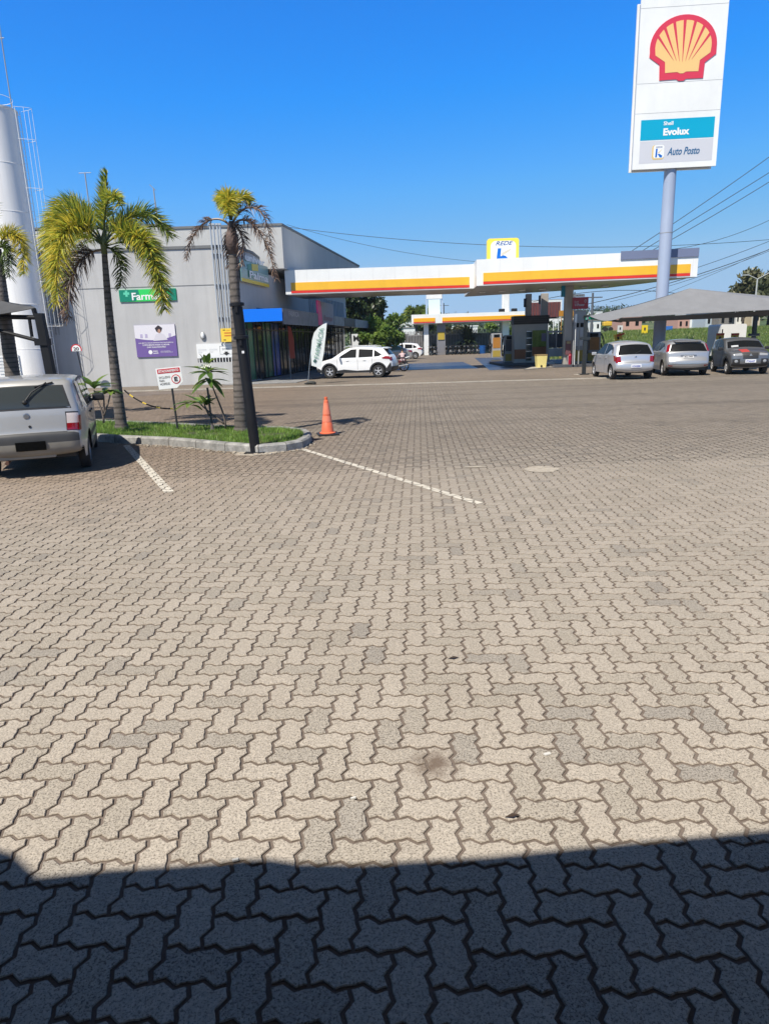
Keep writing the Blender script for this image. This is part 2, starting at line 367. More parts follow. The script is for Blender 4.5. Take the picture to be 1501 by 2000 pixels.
def ngon_mesh(name, groups, tones, full, m):
    nl = 3 if full else 1; n = len(groups)
    allv = np.concatenate([np.concatenate(g) for g in groups])
    per = NP*nl; base = np.arange(n)*per
    idx = np.arange(NP)
    loops = []; starts = []; tn = []
    if full:
        q = []
        for l in range(2):
            a = idx+l*NP; b_ = np.roll(idx, -1)+l*NP
            q.append(np.stack([a, b_, b_+NP, a+NP], 1))
        q = np.concatenate(q).ravel()
        pat = np.concatenate([idx+2*NP, q]); st = np.concatenate([[0], NP+np.arange(0, len(q), 4)])
        mark = np.concatenate([[0.0], np.zeros(NP)+1.0, np.zeros(NP)+.45])     # 1 = side wall, .45 = chamfer
        # per-face: side first ring then chamfer ring
    else:
        pat = idx; st = np.array([0]); mark = np.array([0.0])
    loops = (pat[None, :]+base[:, None]).ravel(); starts = (st[None, :]+np.arange(n)[:, None]*len(pat)).ravel()
    me = bpy.data.meshes.new(name); me.vertices.add(len(allv)); me.vertices.foreach_set('co', allv.astype(np.float32).ravel())
    me.loops.add(len(loops)); me.loops.foreach_set('vertex_index', loops.astype(np.int32))
    me.polygons.add(len(starts)); me.polygons.foreach_set('loop_start', starts.astype(np.int32))
    me.polygons.foreach_set('use_smooth', np.zeros(len(starts), dtype=bool)); me.update(calc_edges=True)
    at = me.attributes.new('tone', 'FLOAT', 'FACE'); at.data.foreach_set('value', np.repeat(np.array(tones), len(st)).astype(np.float32))
    at = me.attributes.new('edge', 'FLOAT', 'FACE'); at.data.foreach_set('value', np.tile(mark, n).astype(np.float32))
    me.materials.append(m); return link(name, me)
# paver shader
m = bpy.data.materials.new('concrete_paver'); m.use_nodes = True; t = m.node_tree; bs = t.nodes['Principled BSDF']; bs.inputs['Roughness'].default_value = .88; bs.inputs['Specular IOR Level'].default_value = .3
N_ = t.nodes.new; L = t.links.new
def mixc(kind, fac, a, b_):
    x = N_('ShaderNodeMix'); x.data_type = 'RGBA'; x.blend_type = kind
    for i, v in ((0, fac), (6, a), (7, b_)):
        if isinstance(v, (int, float)): x.inputs[i].default_value = v
        elif isinstance(v, tuple): x.inputs[i].default_value = (*v, 1)
        else: L(v, x.inputs[i])
    return x.outputs[2]
def mrange(v, a, b_, c=0., d=1.):
    x = N_('ShaderNodeMapRange'); L(v, x.inputs[0])
    for i, q in enumerate((a, b_, c, d)): x.inputs[i+1].default_value = q
    return x.outputs[0]
def nz(scale, det=4, rough=.6, vec=None):
    x = N_('ShaderNodeTexNoise'); x.inputs['Scale'].default_value = scale; x.inputs['Detail'].default_value = det; x.inputs['Roughness'].default_value = rough
    L(vec or tc.outputs['Object'], x.inputs['Vector']); return x.outputs['Fac']
tc = N_('ShaderNodeTexCoord'); at = N_('ShaderNodeAttribute'); at.attribute_name = 'tone'; ae = N_('ShaderNodeAttribute'); ae.attribute_name = 'edge'
sx = N_('ShaderNodeSeparateXYZ'); L(tc.outputs['Object'], sx.inputs[0])
cr = N_('ShaderNodeValToRGB'); cr.color_ramp.interpolation = 'LINEAR'
e = cr.color_ramp.elements; e[0].position = 0; e[0].color = (.41, .375, .33, 1); e[1].position = 1; e[1].color = (.56, .50, .425, 1)
for p_, c_ in ((.03, (.445, .405, .35, 1)), (.10, (.49, .44, .37, 1)), (.6, (.53, .472, .40, 1))):
    q = e.new(p_); q.color = c_
L(at.outputs['Fac'], cr.inputs[0])
col = cr.outputs[0]
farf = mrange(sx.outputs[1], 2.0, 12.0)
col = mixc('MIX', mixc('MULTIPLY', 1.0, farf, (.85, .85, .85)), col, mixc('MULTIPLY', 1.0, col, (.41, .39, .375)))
pat = mrange(nz(.45, 6, .7), .40, .70)
col = mixc('MIX', pat, col, mixc('MULTIPLY', 1.0, col, (.88, .87, .86)))
red = mrange(nz(.16, 3), .5, .62)
leftf = N_('ShaderNodeMath'); leftf.operation = 'MULTIPLY'; L(mrange(sx.outputs[0], 1.0, -4.0), leftf.inputs[0]); L(mrange(sx.outputs[1], 6., 10.), leftf.inputs[1])
col = mixc('MIX', leftf.outputs[0], col, mixc('MULTIPLY', 1.0, col, (.98, .87, .80)))
mott = mrange(nz(45, 5, .8), .35, .68, .74, 1.12); col = mixc('MULTIPLY', 1.0, col, mott)
sp = mrange(nz(115, 4, .85), .53, .565)          # pores and dark aggregate
tone_sp = mrange(at.outputs['Fac'], .0, .55, 1.0, .75)
mm_ = N_('ShaderNodeMath'); mm_.operation = 'MULTIPLY'; L(sp, mm_.inputs[0]); L(tone_sp, mm_.inputs[1])
nearf = mrange(sx.outputs[1], 4.0, 9.0, .85, .25); mm2 = N_('ShaderNodeMath'); mm2.operation = 'MULTIPLY'; L(mm_.outputs[0], mm2.inputs[0]); L(nearf, mm2.inputs[1])
lite = mrange(nz(95, 3, .8), .56, .62, 0, .5); col = mixc('MIX', lite, col, (.58, .52, .43))
col = mixc('MIX', mm2.outputs[0], col, (.085, .07, .058))
# oil stain by the joint
stv = G(850, 1492)
dn = N_('ShaderNodeVectorMath'); dn.operation = 'DISTANCE'; L(tc.outputs['Object'], dn.inputs[0]); dn.inputs[1].default_value = stv
dsum = N_('ShaderNodeMath'); dsum.operation = 'ADD'; L(dn.outputs['Value'], dsum.inputs[0]); L(mrange(nz(14), .3, .7, -.04, .04), dsum.inputs[1])
col = mixc('MIX', mrange(dsum.outputs[0], .13, .02, 0, .85), col, (.13, .09, .065))
mpn = N_('ShaderNodeMapping'); mpn.inputs['Scale'].default_value = (.06, .9, 1); mpn.inputs['Rotation'].default_value = (0, 0, .06); L(tc.outputs['Object'], mpn.inputs['Vector'])
trk = N_('ShaderNodeMath'); trk.operation = 'MULTIPLY'; L(mrange(nz(1.0, 4, .6, mpn.outputs[0]), .50, .66), trk.inputs[0]); L(mrange(sx.outputs[1], 8., 18.), trk.inputs[1])
col = mixc('MIX', trk.outputs[0], col, mixc('MULTIPLY', 1.0, col, (.76, .76, .77)))
edgecol = mixc('MIX', mrange(ae.outputs['Fac'], .2, 1.0, 0, .85), col, (.17, .135, .11))
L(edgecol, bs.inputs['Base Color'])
hsum = N_('ShaderNodeMath'); hsum.operation = 'MULTIPLY_ADD'; L(nz(170, 4, .7), hsum.inputs[0]); hsum.inputs[1].default_value = 1.0; L(sp, hsum.inputs[2]); hsum.use_clamp = False
bp = N_('ShaderNodeBump'); bp.invert = True; bp.inputs['Strength'].default_value = .45; bp.inputs['Distance'].default_value = .0015; L(hsum.outputs[0], bp.inputs['Height']); L(bp.outputs[0], bs.inputs['Normal'])
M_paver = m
gN, tN = build_pavers(near, True); gF, tF = build_pavers(far, False)
# painted and worn spots vary per paver
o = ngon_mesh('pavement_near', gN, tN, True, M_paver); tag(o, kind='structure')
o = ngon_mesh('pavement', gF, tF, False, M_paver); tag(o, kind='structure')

# painted markings: the strip clipped to the paver tops so that the joints stay bare
def clip_poly(poly, quadp):
    out = [tuple(p) for p in poly]
    for i in range(4):
        a, b_ = quadp[i], quadp[(i+1) % 4]; inp = out; out = []
        def side(p): return (b_[0]-a[0])*(p[1]-a[1])-(b_[1]-a[1])*(p[0]-a[0])
        for k in range(len(inp)):
            p, q = inp[k-1], inp[k]; sp_, sq = side(p), side(q)
            if (sp_ >= 0) != (sq >= 0):
                t_ = sp_/(sp_-sq); out.append((p[0]+(q[0]-p[0])*t_, p[1]+(q[1]-p[1])*t_))
            if sq >= 0: out.append(q)
        if not out: return out
    return out
M_paint = mat('worn_road_paint', (.66, .61, .52), .8, noise_=(9, .30), bump=(60, .3))
def marking(label, a, b_, wd):
    d = (b_-a); d.z = 0; d.normalize(); n = Vector((-d.y, d.x, 0))*wd/2
    qd = [a-n, b_-n, b_+n, a+n]; mb = MB()
    for g in gN+gF:
        tp = g[-1]; c = tp.mean(0)
        w_ = Vector((c[0], c[1], 0))-a; s_ = w_.dot(d)
        if s_ < -.3 or s_ > (b_-a).length+.3 or abs(w_.dot(n.normalized())) > wd/2+.2: continue
        pl = clip_poly(tp[:, :2], qd)
        if len(pl) >= 3: mb.add([(p[0], p[1], .0045) for p in pl], [tuple(range(len(pl)))])
    o = mb.build('parking_line', M_paint); tag(o, label, 'parking line', 'painted parking lines'); return o
marking('long off-white painted line running from the kerb tip out across the pavers', G(592, 878), G(936, 984), .105)
marking('short off-white painted line between the silver car and the black post', G(247, 870), G(331, 962), .125)
M_worn = mat('pale_mortar', (.43, .38, .31), .9, noise_=(12, .35))
def patchy(name, label, cx, cy, rx, ry, kind_cat, m_=M_worn):
    c = G(cx, cy); mb = MB(); rr = random.Random(cx); pts = []
    for k in range(22):
        a = 2*math.pi*k/22; q = 1+.22*(rr.random()-.5)
        pts.append((c.x+rx*q*math.cos(a), c.y+ry*q*math.sin(a), .0055))
    mb.add(pts, [tuple(range(22))]); tag(mb.build(name, m_), label, kind_cat)
patchy('mortar_patch', 'pale oval mortar patch on the pavers right of centre', 1057, 917, .23, .24, 'mortar patch')
patchy('mortar_patch', 'small pale sliver of mortar left of the oval patch', 928, 912, .17, .06, 'mortar patch')
# litter on the ground
M_litter = mat('paper_scrap', (.62, .61, .58), .7)
for lab, px, py, s in (('white scrap of paper in a joint just above the shadow edge', 460, 1681, .022), ('white cigarette end lying in a joint left of centre', 690, 1560, .02), ('folded white paper scrap at the upper right of the stained paver', 1068, 1474, .03)):
    c = G(px, py); mb = MB(); mb.box((c.x, c.y, .004), (s, s*.45, .006), rz=.3); tag(mb.build('paper_scrap', M_litter), lab, 'litter', 'white scraps on the pavers')
M_leafd = leafmat('dry_leaf', (.06, .04, .03), trans=.1)
for lab, px, py, s in (('dark dry leaf on the lit pavers right of centre', 1000, 1597, .03), ('dark dry leaf in the middle of the pavers', 885, 1287, .035)):
    c = G(px, py); mb = MB()
    mb.add([(c.x-s, c.y, .004), (c.x, c.y-s*.35, .010), (c.x+s, c.y+.01, .006), (c.x, c.y+s*.4, .012)], [(0, 1, 2, 3)]); tag(mb.build('dry_leaf', M_leafd), lab, 'leaf', 'dry leaves on the pavers')

# far flush kerb band
k0, k1 = G(-300, 780), G(1250, 737)
d = (k1-k0).normalized(); n = Vector((-d.y, d.x, 0)); L0 = (k1-k0).length
b = MB(); s_ = 0
while s_ < L0:
    e_ = min(L0, s_+1.0)-.012; p0 = k0+d*s_; p1 = k0+d*e_; c = (p0+p1)/2
    b.box((c.x, c.y, .01), ((p1-p0).length, .17, .05), rz=math.atan2(d.y, d.x)); s_ += 1.0
tag(b.build('road_kerb', M_conc), kind='structure')
# sidewalk with darker tiles in front of the shops
M_tile = groundmat('shop_tiles', ((.22, .22, .22), (.30, .30, .30)), 1.0, fine=20)
sdir = Vector((.148, 1, 0)).normalized()
pS = Vector((-7.6, 33.0, 0))
b = MB(); 
for i in range(26):
    a = pS+sdir*(i*1.2)
    for j_ in range(4):
        q = a+Vector((j_*.9, 0, 0)); b.prism([(q.x, q.y), (q.x+.86, q.y), (q.x+.86+sdir.x*1.15, q.y+1.15), (q.x+sdir.x*1.15, q.y+1.15)], -.002, .02)
tag(b.build('shop_pavement', M_tile), kind='structure')
# wet washed slabs under the canopies
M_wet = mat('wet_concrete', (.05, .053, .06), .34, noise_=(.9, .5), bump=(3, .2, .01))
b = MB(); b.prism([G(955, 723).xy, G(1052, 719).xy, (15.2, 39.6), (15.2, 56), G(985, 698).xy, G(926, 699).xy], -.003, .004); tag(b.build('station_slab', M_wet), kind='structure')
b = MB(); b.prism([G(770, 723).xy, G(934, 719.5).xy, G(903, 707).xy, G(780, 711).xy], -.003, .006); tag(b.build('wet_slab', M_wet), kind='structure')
# ------------------------------------------------------------------ tank
TYY = 33.32; c = P(43, 560, TYY); tx = c.x; TH = P(12, 207, TYY).z-.15
t = thing('water_tank', 'tall white cylindrical water tank at the left edge of the lot', 'water tank', (tx, TYY, 0))
tw = mat('tank_paint', (.86, .855, .85), .35, noise_=(.5, .05)); streaks(tw, .12, (3, 3, .12))
mb = MB(); rT = .92
mb.lathe([(rT, 0)]+[q for k in range(1, 6) for q in ((rT, k*2.0-.01), (rT+.012, k*2.0), (rT, k*2.0+.01))]+[(rT, TH-.1), (rT+.03, TH-.08), (rT+.03, TH), (.3, TH), (.01, TH+.15)], (tx, TYY, 0), 48)
mb.build('shell', tw, t, smooth=True, auto=30)
mb = MB(); mb.lathe([(rT-.1, TH-.1), (rT-.1, TH-.05)], (tx, TYY, 0), 32)
for k in range(8):
    a = k*math.pi/4; mb.tube([(tx+.8*math.cos(a), TYY+.8*math.sin(a), TH), (tx+.8*math.cos(a), TYY+.8*math.sin(a), TH+.45)], .010, 6)
mb.tube([(tx+.8*math.cos(k*math.pi/12), TYY+.8*math.sin(k*math.pi/12), TH+.45) for k in range(25)], .010, 6)
mb.build('top_rail', M_whiteP, t)
mb = MB(); lx = tx+rT+.12
for dx in (0, .0): pass
for yy in (TYY-.25, TYY+.15): mb.tube([(lx, yy, .3), (lx, yy, TH)], .016, 6)
z = .5
while z < TH: mb.tube([(lx, TYY-.25, z), (lx, TYY+.15, z)], .009, 5); z += .33
mb.build('ladder', M_whiteP, t)
mb = MB()
for z in (3, 5, 7, 9, 11, TH):
    mb.tube([(lx+.02+.62*math.sin(math.pi*k/10), TYY-.4+.7*k/10, z) for k in range(11)], .009, 5)
for k in (2, 5, 8): mb.tube([(lx+.02+.62*math.sin(math.pi*k/10), TYY-.4+.07*k, z) for z in (3, TH)], .009, 5)
mb.build('ladder_cage', M_whiteP, t)
mb = MB(); p = P(22, 200, 33.2); mb.tube([(p.x, 33.2, TH), (p.x, 33.2, 15.9)], .025, 6); mb.tube([(p.x-.12, 33.2, 15.0), (p.x+.12, 33.2, 15.0)], .02, 5)
mb.build('lightning_rod', M_grey, t)

# ------------------------------------------------------------------ pharmacy building
YF = 34.3
M_wall = mat('grey_render', (.50, .50, .50), .85, noise_=(.45, .10), bump=(25, .15, .01))
M_wallL = mat('pale_render', (.52, .52, .51), .85, noise_=(.45, .10), bump=(25, .15, .01))
streaks(M_wall, .13); streaks(M_wallL, .12)
M_cap = mat('roof_cap', (.16, .165, .17), .6)
cor = P(463, 560, YF).x; zr = P(440, 478, YF).z
b1 = thing('pharmacy_building', 'wide grey rendered two-level commercial building with shops on its right side', 'building', (-12, 36, 0))
sd = Vector((.148, 1, 0))
def sp(t_, z, off=0.): return Vector((cor+off+sd.x*t_, YF+t_, z))
mb = MB(); xl = -34.0
mb.prism([(xl, YF), (cor, YF), (cor+sd.x*2.6, YF+2.6), (cor+sd.x*2.6-.0, YF+5), (xl, YF+5)], 0, zr-.13)
mb.build('front_wall', M_wall, b1)
mb = MB(); mb.prism([(xl-.05, YF-.05), (cor+.05, YF-.05), (cor+sd.x*2.6+.06, YF+2.65), (cor+sd.x*2.6, YF+5), (xl, YF+5)], zr-.128, zr)
mb.build('parapet_cap', M_cap, b1)
# groove line across the wall
mb = MB(); zg = P(300, 560, YF).z; mb.box(((P(150, 560, YF).x+cor)/2, YF-.004, zg), (cor-P(150, 560, YF).x, .012, .035)); mb.build('wall_joint', M_cap, b1)
# lower shop wing side wall (behind the awning), storey band
zl = P(513, 527, 36.9).z; L1 = 27.0
mb = MB(); mb.prism([sp(2.62, 0).xy, sp(L1, 0).xy, (cor-3, YF+L1), (cor-3, YF+5.01), (cor+sd.x*2.6-.02, YF+5.01)], 3.75, zl)
mb.build('side_wall', M_wall, b1)
# side wall above awning up to the corner block
# upper block, set back
YU = 39.6; xu = P(549, 437, YU).x; zu = P(549, 436, YU).z
mb = MB(); xul = P(318, 470, YU).x
mb.prism([(xul, YU), (xu, YU), (xu+.165*22, YU+22), (xul, YU+22)], zr-.6, zu-.12)
mb.build('upper_block', M_wallL, b1)
mb = MB(); mb.prism([(xul-.05, YU-.05), (xu+.05, YU-.05), (xu+.165*22+.06, YU+22), (xul, YU+22)], zu-.118, zu); mb.build('upper_cap', M_cap, b1)
mb = MB(); mb.box(((xul+xl)/2+.0, YU+2.5, (zu+.1+zr-1)/2), (xul-xl-.01, 3.0, zu+.25-zr+1)); mb.build('rear_block', M_wallL, b1)
mb = MB(); mb.box(((xul+xl)/2, YU+2.5, zu+.30), (xul-xl, 3.1, .1)); mb.build('rear_cap', M_cap, b1)
mb = MB(); q0 = P(283, 470, YU-.02); q1 = P(312, 470, YU-.02)
mb.box(((q0.x+q1.x)/2, YU-.015, zr+.45), (q1.x-q0.x, .02, 1.0)); mb.build('recess_shade', mat('recess_shade_grey', (.10, .105, .12), .8), b1)  # flat dark panel; the recess's shade is put into its colour
mb = MB(); q0 = P(88, 600, YF); q1 = P(126, 632, YF)
mb.box((q1.x-.12, YF-.06, (P(118, 470, YF).z+q1.z)/2), (.32, .12, P(118, 470, YF).z-q1.z)); mb.build('wall_shade_strip', mat('strip_shade_grey', (.14, .145, .16), .8), b1)  # dark strip whose colour stands in for shade on the wall
mb = MB(); mb.box(((q0.x+q1.x)/2, YF-.09, q1.z-.03), (q1.x-q0.x+.1, .2, .07)); mb.build('ledge', M_wallL, b1)
mb = MB()
for px in (103, 109): q = P(px, 600, YF); mb.box((q.x, YF-.012, q.z+.2), (.035, .03, 3.0))
mb.build('panel_frame', M_grey, b1)
# conduits on the front wall
for k, px in enumerate((411, 418, 426, 432, 440, 447)):
    top = P(px-3, 438 if k < 4 else 476, YF-.16); bot = P(px+21-k*1.5, 668, YF-.16)
    xx = (top.x+bot.x)/2; mb = MB(); mb.tube([(xx, YF-.14, bot.z), (xx, YF-.14, top.z)], .045, 8)
    if k < 4: mb.box((xx, YF-.14, top.z), (.14, .14, .08))
    for z in (zr-.4, zg, 3.2): mb.box((xx, YF-.07, z), (.12, .14, .04))
    mb.build('conduit', mat('galvanised_pipe', (.52, .54, .56), .35, metal=.3), b1)
# roof slab of shops / storefront glazing along the side
M_frame = mat('storefront_frame', (.02, .02, .022), .35)
M_sglass = mat('storefront_glass', (.012, .016, .018), .08, spec=.35)
for i in range(17):
    t0 = .15+i*1.5; mb = MB()
    a, c_ = sp(t0, .1, .07), sp(t0+1.42, .1, .07)
    mb.quad(a, c_, c_+Vector((0, 0, 2.9)), a+Vector((0, 0, 2.9)))
    mm = M_sglass
    if i == 0: mm = mat('green_film', (.02, .14, .075), .2)
    if i == 2: mm = mat('green_film', (.02, .14, .075), .2)
    if i == 3: mm = mat('blue_film', (.01, .06, .30), .2)
    o = mb.build('shop_window', mm, b1); fr_ = MB()
    for tt in (t0-.04, t0+.55): q = sp(tt, 1.55, .09); fr_.box(q, (.05, .05, 2.95))
    fr_.box(sp(t0+.7, 2.6, .10), (.05, 1.45, .06), mtx=Matrix.Rotation(-math.atan(.148), 4, 'Z'))
    fr_.build('window_frame', M_frame, o)
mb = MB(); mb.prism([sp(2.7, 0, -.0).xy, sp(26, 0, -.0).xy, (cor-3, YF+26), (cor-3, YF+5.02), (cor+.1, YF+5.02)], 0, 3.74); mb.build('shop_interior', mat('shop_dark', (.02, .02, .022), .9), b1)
# upper windows with vertical bars (second storey behind the canopy)
mb = MB()
for k in range(22): q = sp(14+k*.55, 0, .06); mb.box((q.x, q.y, 4.45), (.06, .1, 1.25))
mb.build('facade_louvres', mat('louvre_grey', (.45, .47, .5), .5), b1)

# awning with fascia boards
aw = thing('shop_awning', 'flat awning with a blue end board running along the shop fronts', 'awning', (cor+1, YF, 3))
AWX = P(551, 615, YF-.35).x-cor; ztop = P(510, 603, YF-.35).z; zbot = P(510, 628, YF-.35).z
mb = MB(); mb.prism([(cor+.12, YF-.28), (cor+AWX-.05, YF-.28), (cor+AWX-.05+.148*26, YF+26), (cor+.02+.148*26, YF+26)], zbot+.12, ztop-.08); mb.build('awning_slab', M_grey, aw)
mb = MB(); x0 = P(475, 615, YF-.35).x; mb.box(((x0+cor+AWX)/2, YF-.35, (ztop+zbot)/2), (cor+AWX-x0, .08, ztop-zbot)); mb.build('blue_board', mat('blue_sign', (.0, .17, .82), .4), aw)
def aside(t_, z): return Vector((cor+AWX+.02+.148*t_, YF-.3+t_, z))
boards = [('printed_banner', .1, 7.3, (.13, .14, .18), ztop, zbot-.15), ('grey_board', 11.8, 15.2, (.30, .30, .32), ztop, zbot), ('black_board', 15.3, 19.2, (.015, .016, .03), ztop, zbot), ('silver_board', 19.3, 26.0, (.36, .37, .38), ztop, zbot)]
for nm, a, c_, cc, z1, z0 in boards:
    mb = MB(); mb.slab([aside(a, z0), aside(c_, z0), aside(c_, z1), aside(a, z1)], .06); mb.build(nm, mat(nm+'_face', cc, .5, noise_=(2.5, .5)), aw)
fr = frame(aside(0, zbot), sd, (0, 0, 1))
text_on('lettering', fr, 'FABRICA', 2.0, .38, 1.9, .24, mat('grey_ink', (.45, .46, .5), .5), aw, out=.02)
# pink boutique board standing over the awning edge
mb = MB(); mb.slab([aside(7.4, zbot-.05), aside(8.6, zbot-.05), aside(8.1, ztop+.75), aside(7.4, ztop+.75)], .1); mb.build('pink_board', mat('pink_face', (.80, .045, .22), .5), aw)
mb = MB(); mb.slab([aside(8.3, zbot+.02), aside(11.7, zbot+.02), aside(11.7, ztop+.72), aside(8.3, ztop+.72)], .08); mb.build('boutique_board', mat('boutique_face', (.36, .35, .40), .6, noise_=(5, .2)), aw)
text_on('script_lettering', frame(aside(8.5, zbot+.1), sd, (0, 0, 1)), 'Boutique', 1.5, .25, 2.6, .42, mat('dark_red_ink', (.30, .05, .08), .5), aw, out=.02, shear=.3)
for t_ in (12, 19, 25): q = aside(t_, 0); mb = MB(); mb.tube([(q.x-.3, q.y, 0), (q.x-.3, q.y, zbot+.15)], .05, 8); mb.build('awning_post', M_black, aw)

# signs on the front wall
def wallsign(name, label, cat, px0, py0, px1, py1, m_, Y=YF-.03, thick=.05, group=None):
    a = P(px0, py1, Y); c_ = P(px1, py0, Y); cx, cz = (a.x+c_.x)/2, (a.z+c_.z)/2; wd, ht = abs(c_.x-a.x), c_.z-a.z
    r = thing(name, label, cat, (cx, Y, a.z), group)
    mb = MB(); mb.box((cx, Y, cz), (wd, thick, ht)); mb.build('panel', m_, r)
    return r, frame((a.x, Y-thick/2, a.z), (1, 0, 0), (0, 0, 1)), wd, ht
r_, fr, wd, ht = wallsign('pharmacy_sign', 'long green sign reading Farmácia on the grey front wall behind the palm crown', 'sign', 235, 563, 343, 590, mat('green_sign', (.03, .62, .12), .4))
poly_on('dark_swoosh', fr, [(0.003, .003), (.28*wd, .02), (.36*wd, .5*ht), (.34*wd, ht-.003), (.003, ht-.003)], mat('deep_green', (.005, .22, .14), .4), r_, out=.004)
poly_on('dark_swoosh', fr, [(.70*wd, .003), (wd-.003, .003), (wd-.003, ht-.003), (.8*wd, ht-.003), (.9*wd, .5*ht)], MATS['deep_green'], r_, out=.004)
text_on('lettering', fr, 'Farmácia', .55*wd, .42*ht, .66*wd, .62*ht, mat('white_ink', (.85, .85, .85), .4), r_, out=.010, bold=.02)
cxx, cyy, q = .13*wd, .68*ht, .26*ht
for (x0, y0, x1, y1) in ((-q*.38, -q, q*.38, q), (-q, -q*.38, -q*.39, q*.38), (q*.39, -q*.38, q, q*.38)):
    poly_on('cross', fr, [(cxx+x, cyy+y) for x, y in rect(x0, y0, x1, y1)], mat('mint_ink', (.12, .6, .4), .4), r_, out=.008)
# purple poster
r_, fr, wd, ht = wallsign('wall_poster', 'purple and white advertising poster with a curly-haired woman, on the grey wall', 'poster', 269, 633, 341, 698, mat('poster_purple', (.16, .10, .32), .5))
arc = [(0.002, ht-.002), (0.002, .60*ht)]+[(wd*k/10, ht*(.60-.10*math.sin(math.pi*k/10)+.05*k/10)) for k in range(1, 10)]+[(wd-.002, .65*ht), (wd-.002, ht-.002)]
poly_on('photo_area', fr, arc[::-1], mat('poster_white', (.72, .70, .75), .5), r_, out=.004)
hair = [(wd*.60+.17*(1+.12*math.sin(5*a))*math.cos(a), ht*.86+.16*(1+.12*math.cos(4*a))*math.sin(a)) for a in [2*math.pi*k/20 for k in range(20)]]
poly_on('printed_hair', fr, hair, mat('ink_dark', (.03, .02, .03), .6), r_, out=.008)
poly_on('printed_face', fr, [(wd*.61+.075*math.cos(a), ht*.80+.10*math.sin(a)) for a in [2*math.pi*k/12 for k in range(12)]], mat('ink_skin', (.42, .24, .17), .6), r_, out=.012)
poly_on('printed_blouse', fr, [(wd*.44, ht*.50), (wd*.80, ht*.52), (wd*.72, ht*.70), (wd*.62, ht*.74), (wd*.52, ht*.70)], mat('ink_pale', (.62, .60, .66), .6), r_, out=.010)
for x in (.16, .28, .86): poly_on('printed_jar', fr, rect(wd*x-.06, ht*.60, wd*x+.06, ht*.72), mat('ink_lilac', (.45, .40, .58), .6), r_, out=.009)
for i, (s_, y, ww) in enumerate((('UM JEITO MAIS RÁPIDO,ECONÔMICO', .44, .86), ('E EFICIENTE PARA CUIDAR', .375, .66), ('DAS SUAS ROUPAS', .305, .46))):
    text_on('lettering', fr, s_, wd*.5, ht*y, wd*ww, ht*.045, MATS['white_ink'], r_, out=.008, bold=.02)
poly_on('round_emblem', fr, [(wd*.34+.10*math.cos(a), ht*.15+.10*math.sin(a)) for a in [2*math.pi*k/16 for k in range(16)]], MATS['white_ink'], r_, out=.008)
text_on('lettering', fr, 'mais\nwash', wd*.47, ht*.15, wd*.13, ht*.11, MATS['white_ink'], r_, out=.008, bold=.02)
text_on('lettering', fr, 'LAVANDERIA\nAUTOSSERVIÇO', wd*.74, ht*.15, wd*.30, ht*.06, MATS['white_ink'], r_, out=.008)
# white board, yellow notice, oval mark
r_, fr, wd, ht = wallsign('white_board', 'wide white board with faint lettering and a down arrow, low on the grey wall', 'sign', 386, 670, 456, 700, M_whiteP)
for x in (.15, .45): text_on('faint_lettering', fr, 'ESTACIONE\nAQUI', wd*x, ht*.5, wd*.22, ht*.28, mat('faint_ink', (.6, .62, .64), .5), r_, out=.006)
for q in (rect(.62*wd, .22*ht, .97*wd, .24*ht), rect(.62*wd, .80*ht, .97*wd, .82*ht), rect(.62*wd, .25*ht, .63*wd, .79*ht), rect(.96*wd, .25*ht, .97*wd, .79*ht)):
    poly_on('outline', fr, q, mat('grey_line', (.25, .27, .28), .5), r_, out=.006)
text_on('lettering', fr, 'ENTRADA', wd*.79, ht*.6, wd*.2, ht*.14, MATS['grey_line'], r_, out=.006)
poly_on('down_arrow', fr, [(wd*.79, ht*.14), (wd*.88, ht*.32), (wd*.83, ht*.32), (wd*.83, ht*.42), (wd*.75, ht*.42), (wd*.75, ht*.32), (wd*.70, ht*.32)], mat('dark_ink', (.03, .03, .03), .5), r_, out=.010)
r_, fr, wd, ht = wallsign('yellow_notice', 'small yellow notice board with orange lines at the end of the pipes', 'sign', 433, 641, 453, 668, mat('notice_yellow', (.85, .60, .06), .5), Y=YF-.25)
for y in (.42, .62): poly_on('orange_line', fr, rect(wd*.3, ht*y, wd*.9, ht*(y+.09)), mat('notice_orange', (.65, .2, .03), .5), r_, out=.006)
for x, y in ((.2, .85), (.2, .12)): poly_on('mark', fr, rect(wd*x, ht*y, wd*(x+.2), ht*(y+.06)), MATS['dark_ink'], r_, out=.006)
text_on('lettering', fr, 'GNV', wd*.65, ht*.86, wd*.35, ht*.08, MATS['notice_orange'], r_, out=.006)
p = P(396, 656, YF-.05); t = thing('wall_lamp', 'small oval bulkhead lamp on the grey wall above the white board', 'lamp', p)
mb = MB(); mb.ell(p, (.13, .06, .2), 16, 10); mb.build('housing', mat('lamp_grey', (.25, .26, .26), .3), t, smooth=True)
mb = MB(); mb.ell(p+Vector((0, -.04, .02)), (.09, .05, .15), 12, 8); mb.build('lens', M_whiteP, t, smooth=True)
# low wall with grille under the white board
a = P(386, 720, YF-.35); c_ = P(457, 720, YF-.35)
t = thing('meter_enclosure', 'low pale wall with a dark grille strip below the white board', 'wall', ((a.x+c_.x)/2, YF-.3, 0))
mb = MB(); zz = P(420, 708, YF-.3).z; mb.box(((a.x+c_.x)/2, YF-.22, zz/2), (c_.x-a.x, .3, zz)); mb.build('low_wall', M_wallL, t)
mb = MB(); 
for k in range(12): mb.box((a.x+.1+(c_.x-a.x-.2)*k/11, YF-.25, zz+.12), (.03, .03, .22))
mb.build('grille', M_whiteP, t)
mb = MB(); mb.box(((a.x+c_.x)/2, YF-.1, zz+.12), (c_.x-a.x, .05, .2)); mb.build('backing', M_black, t)

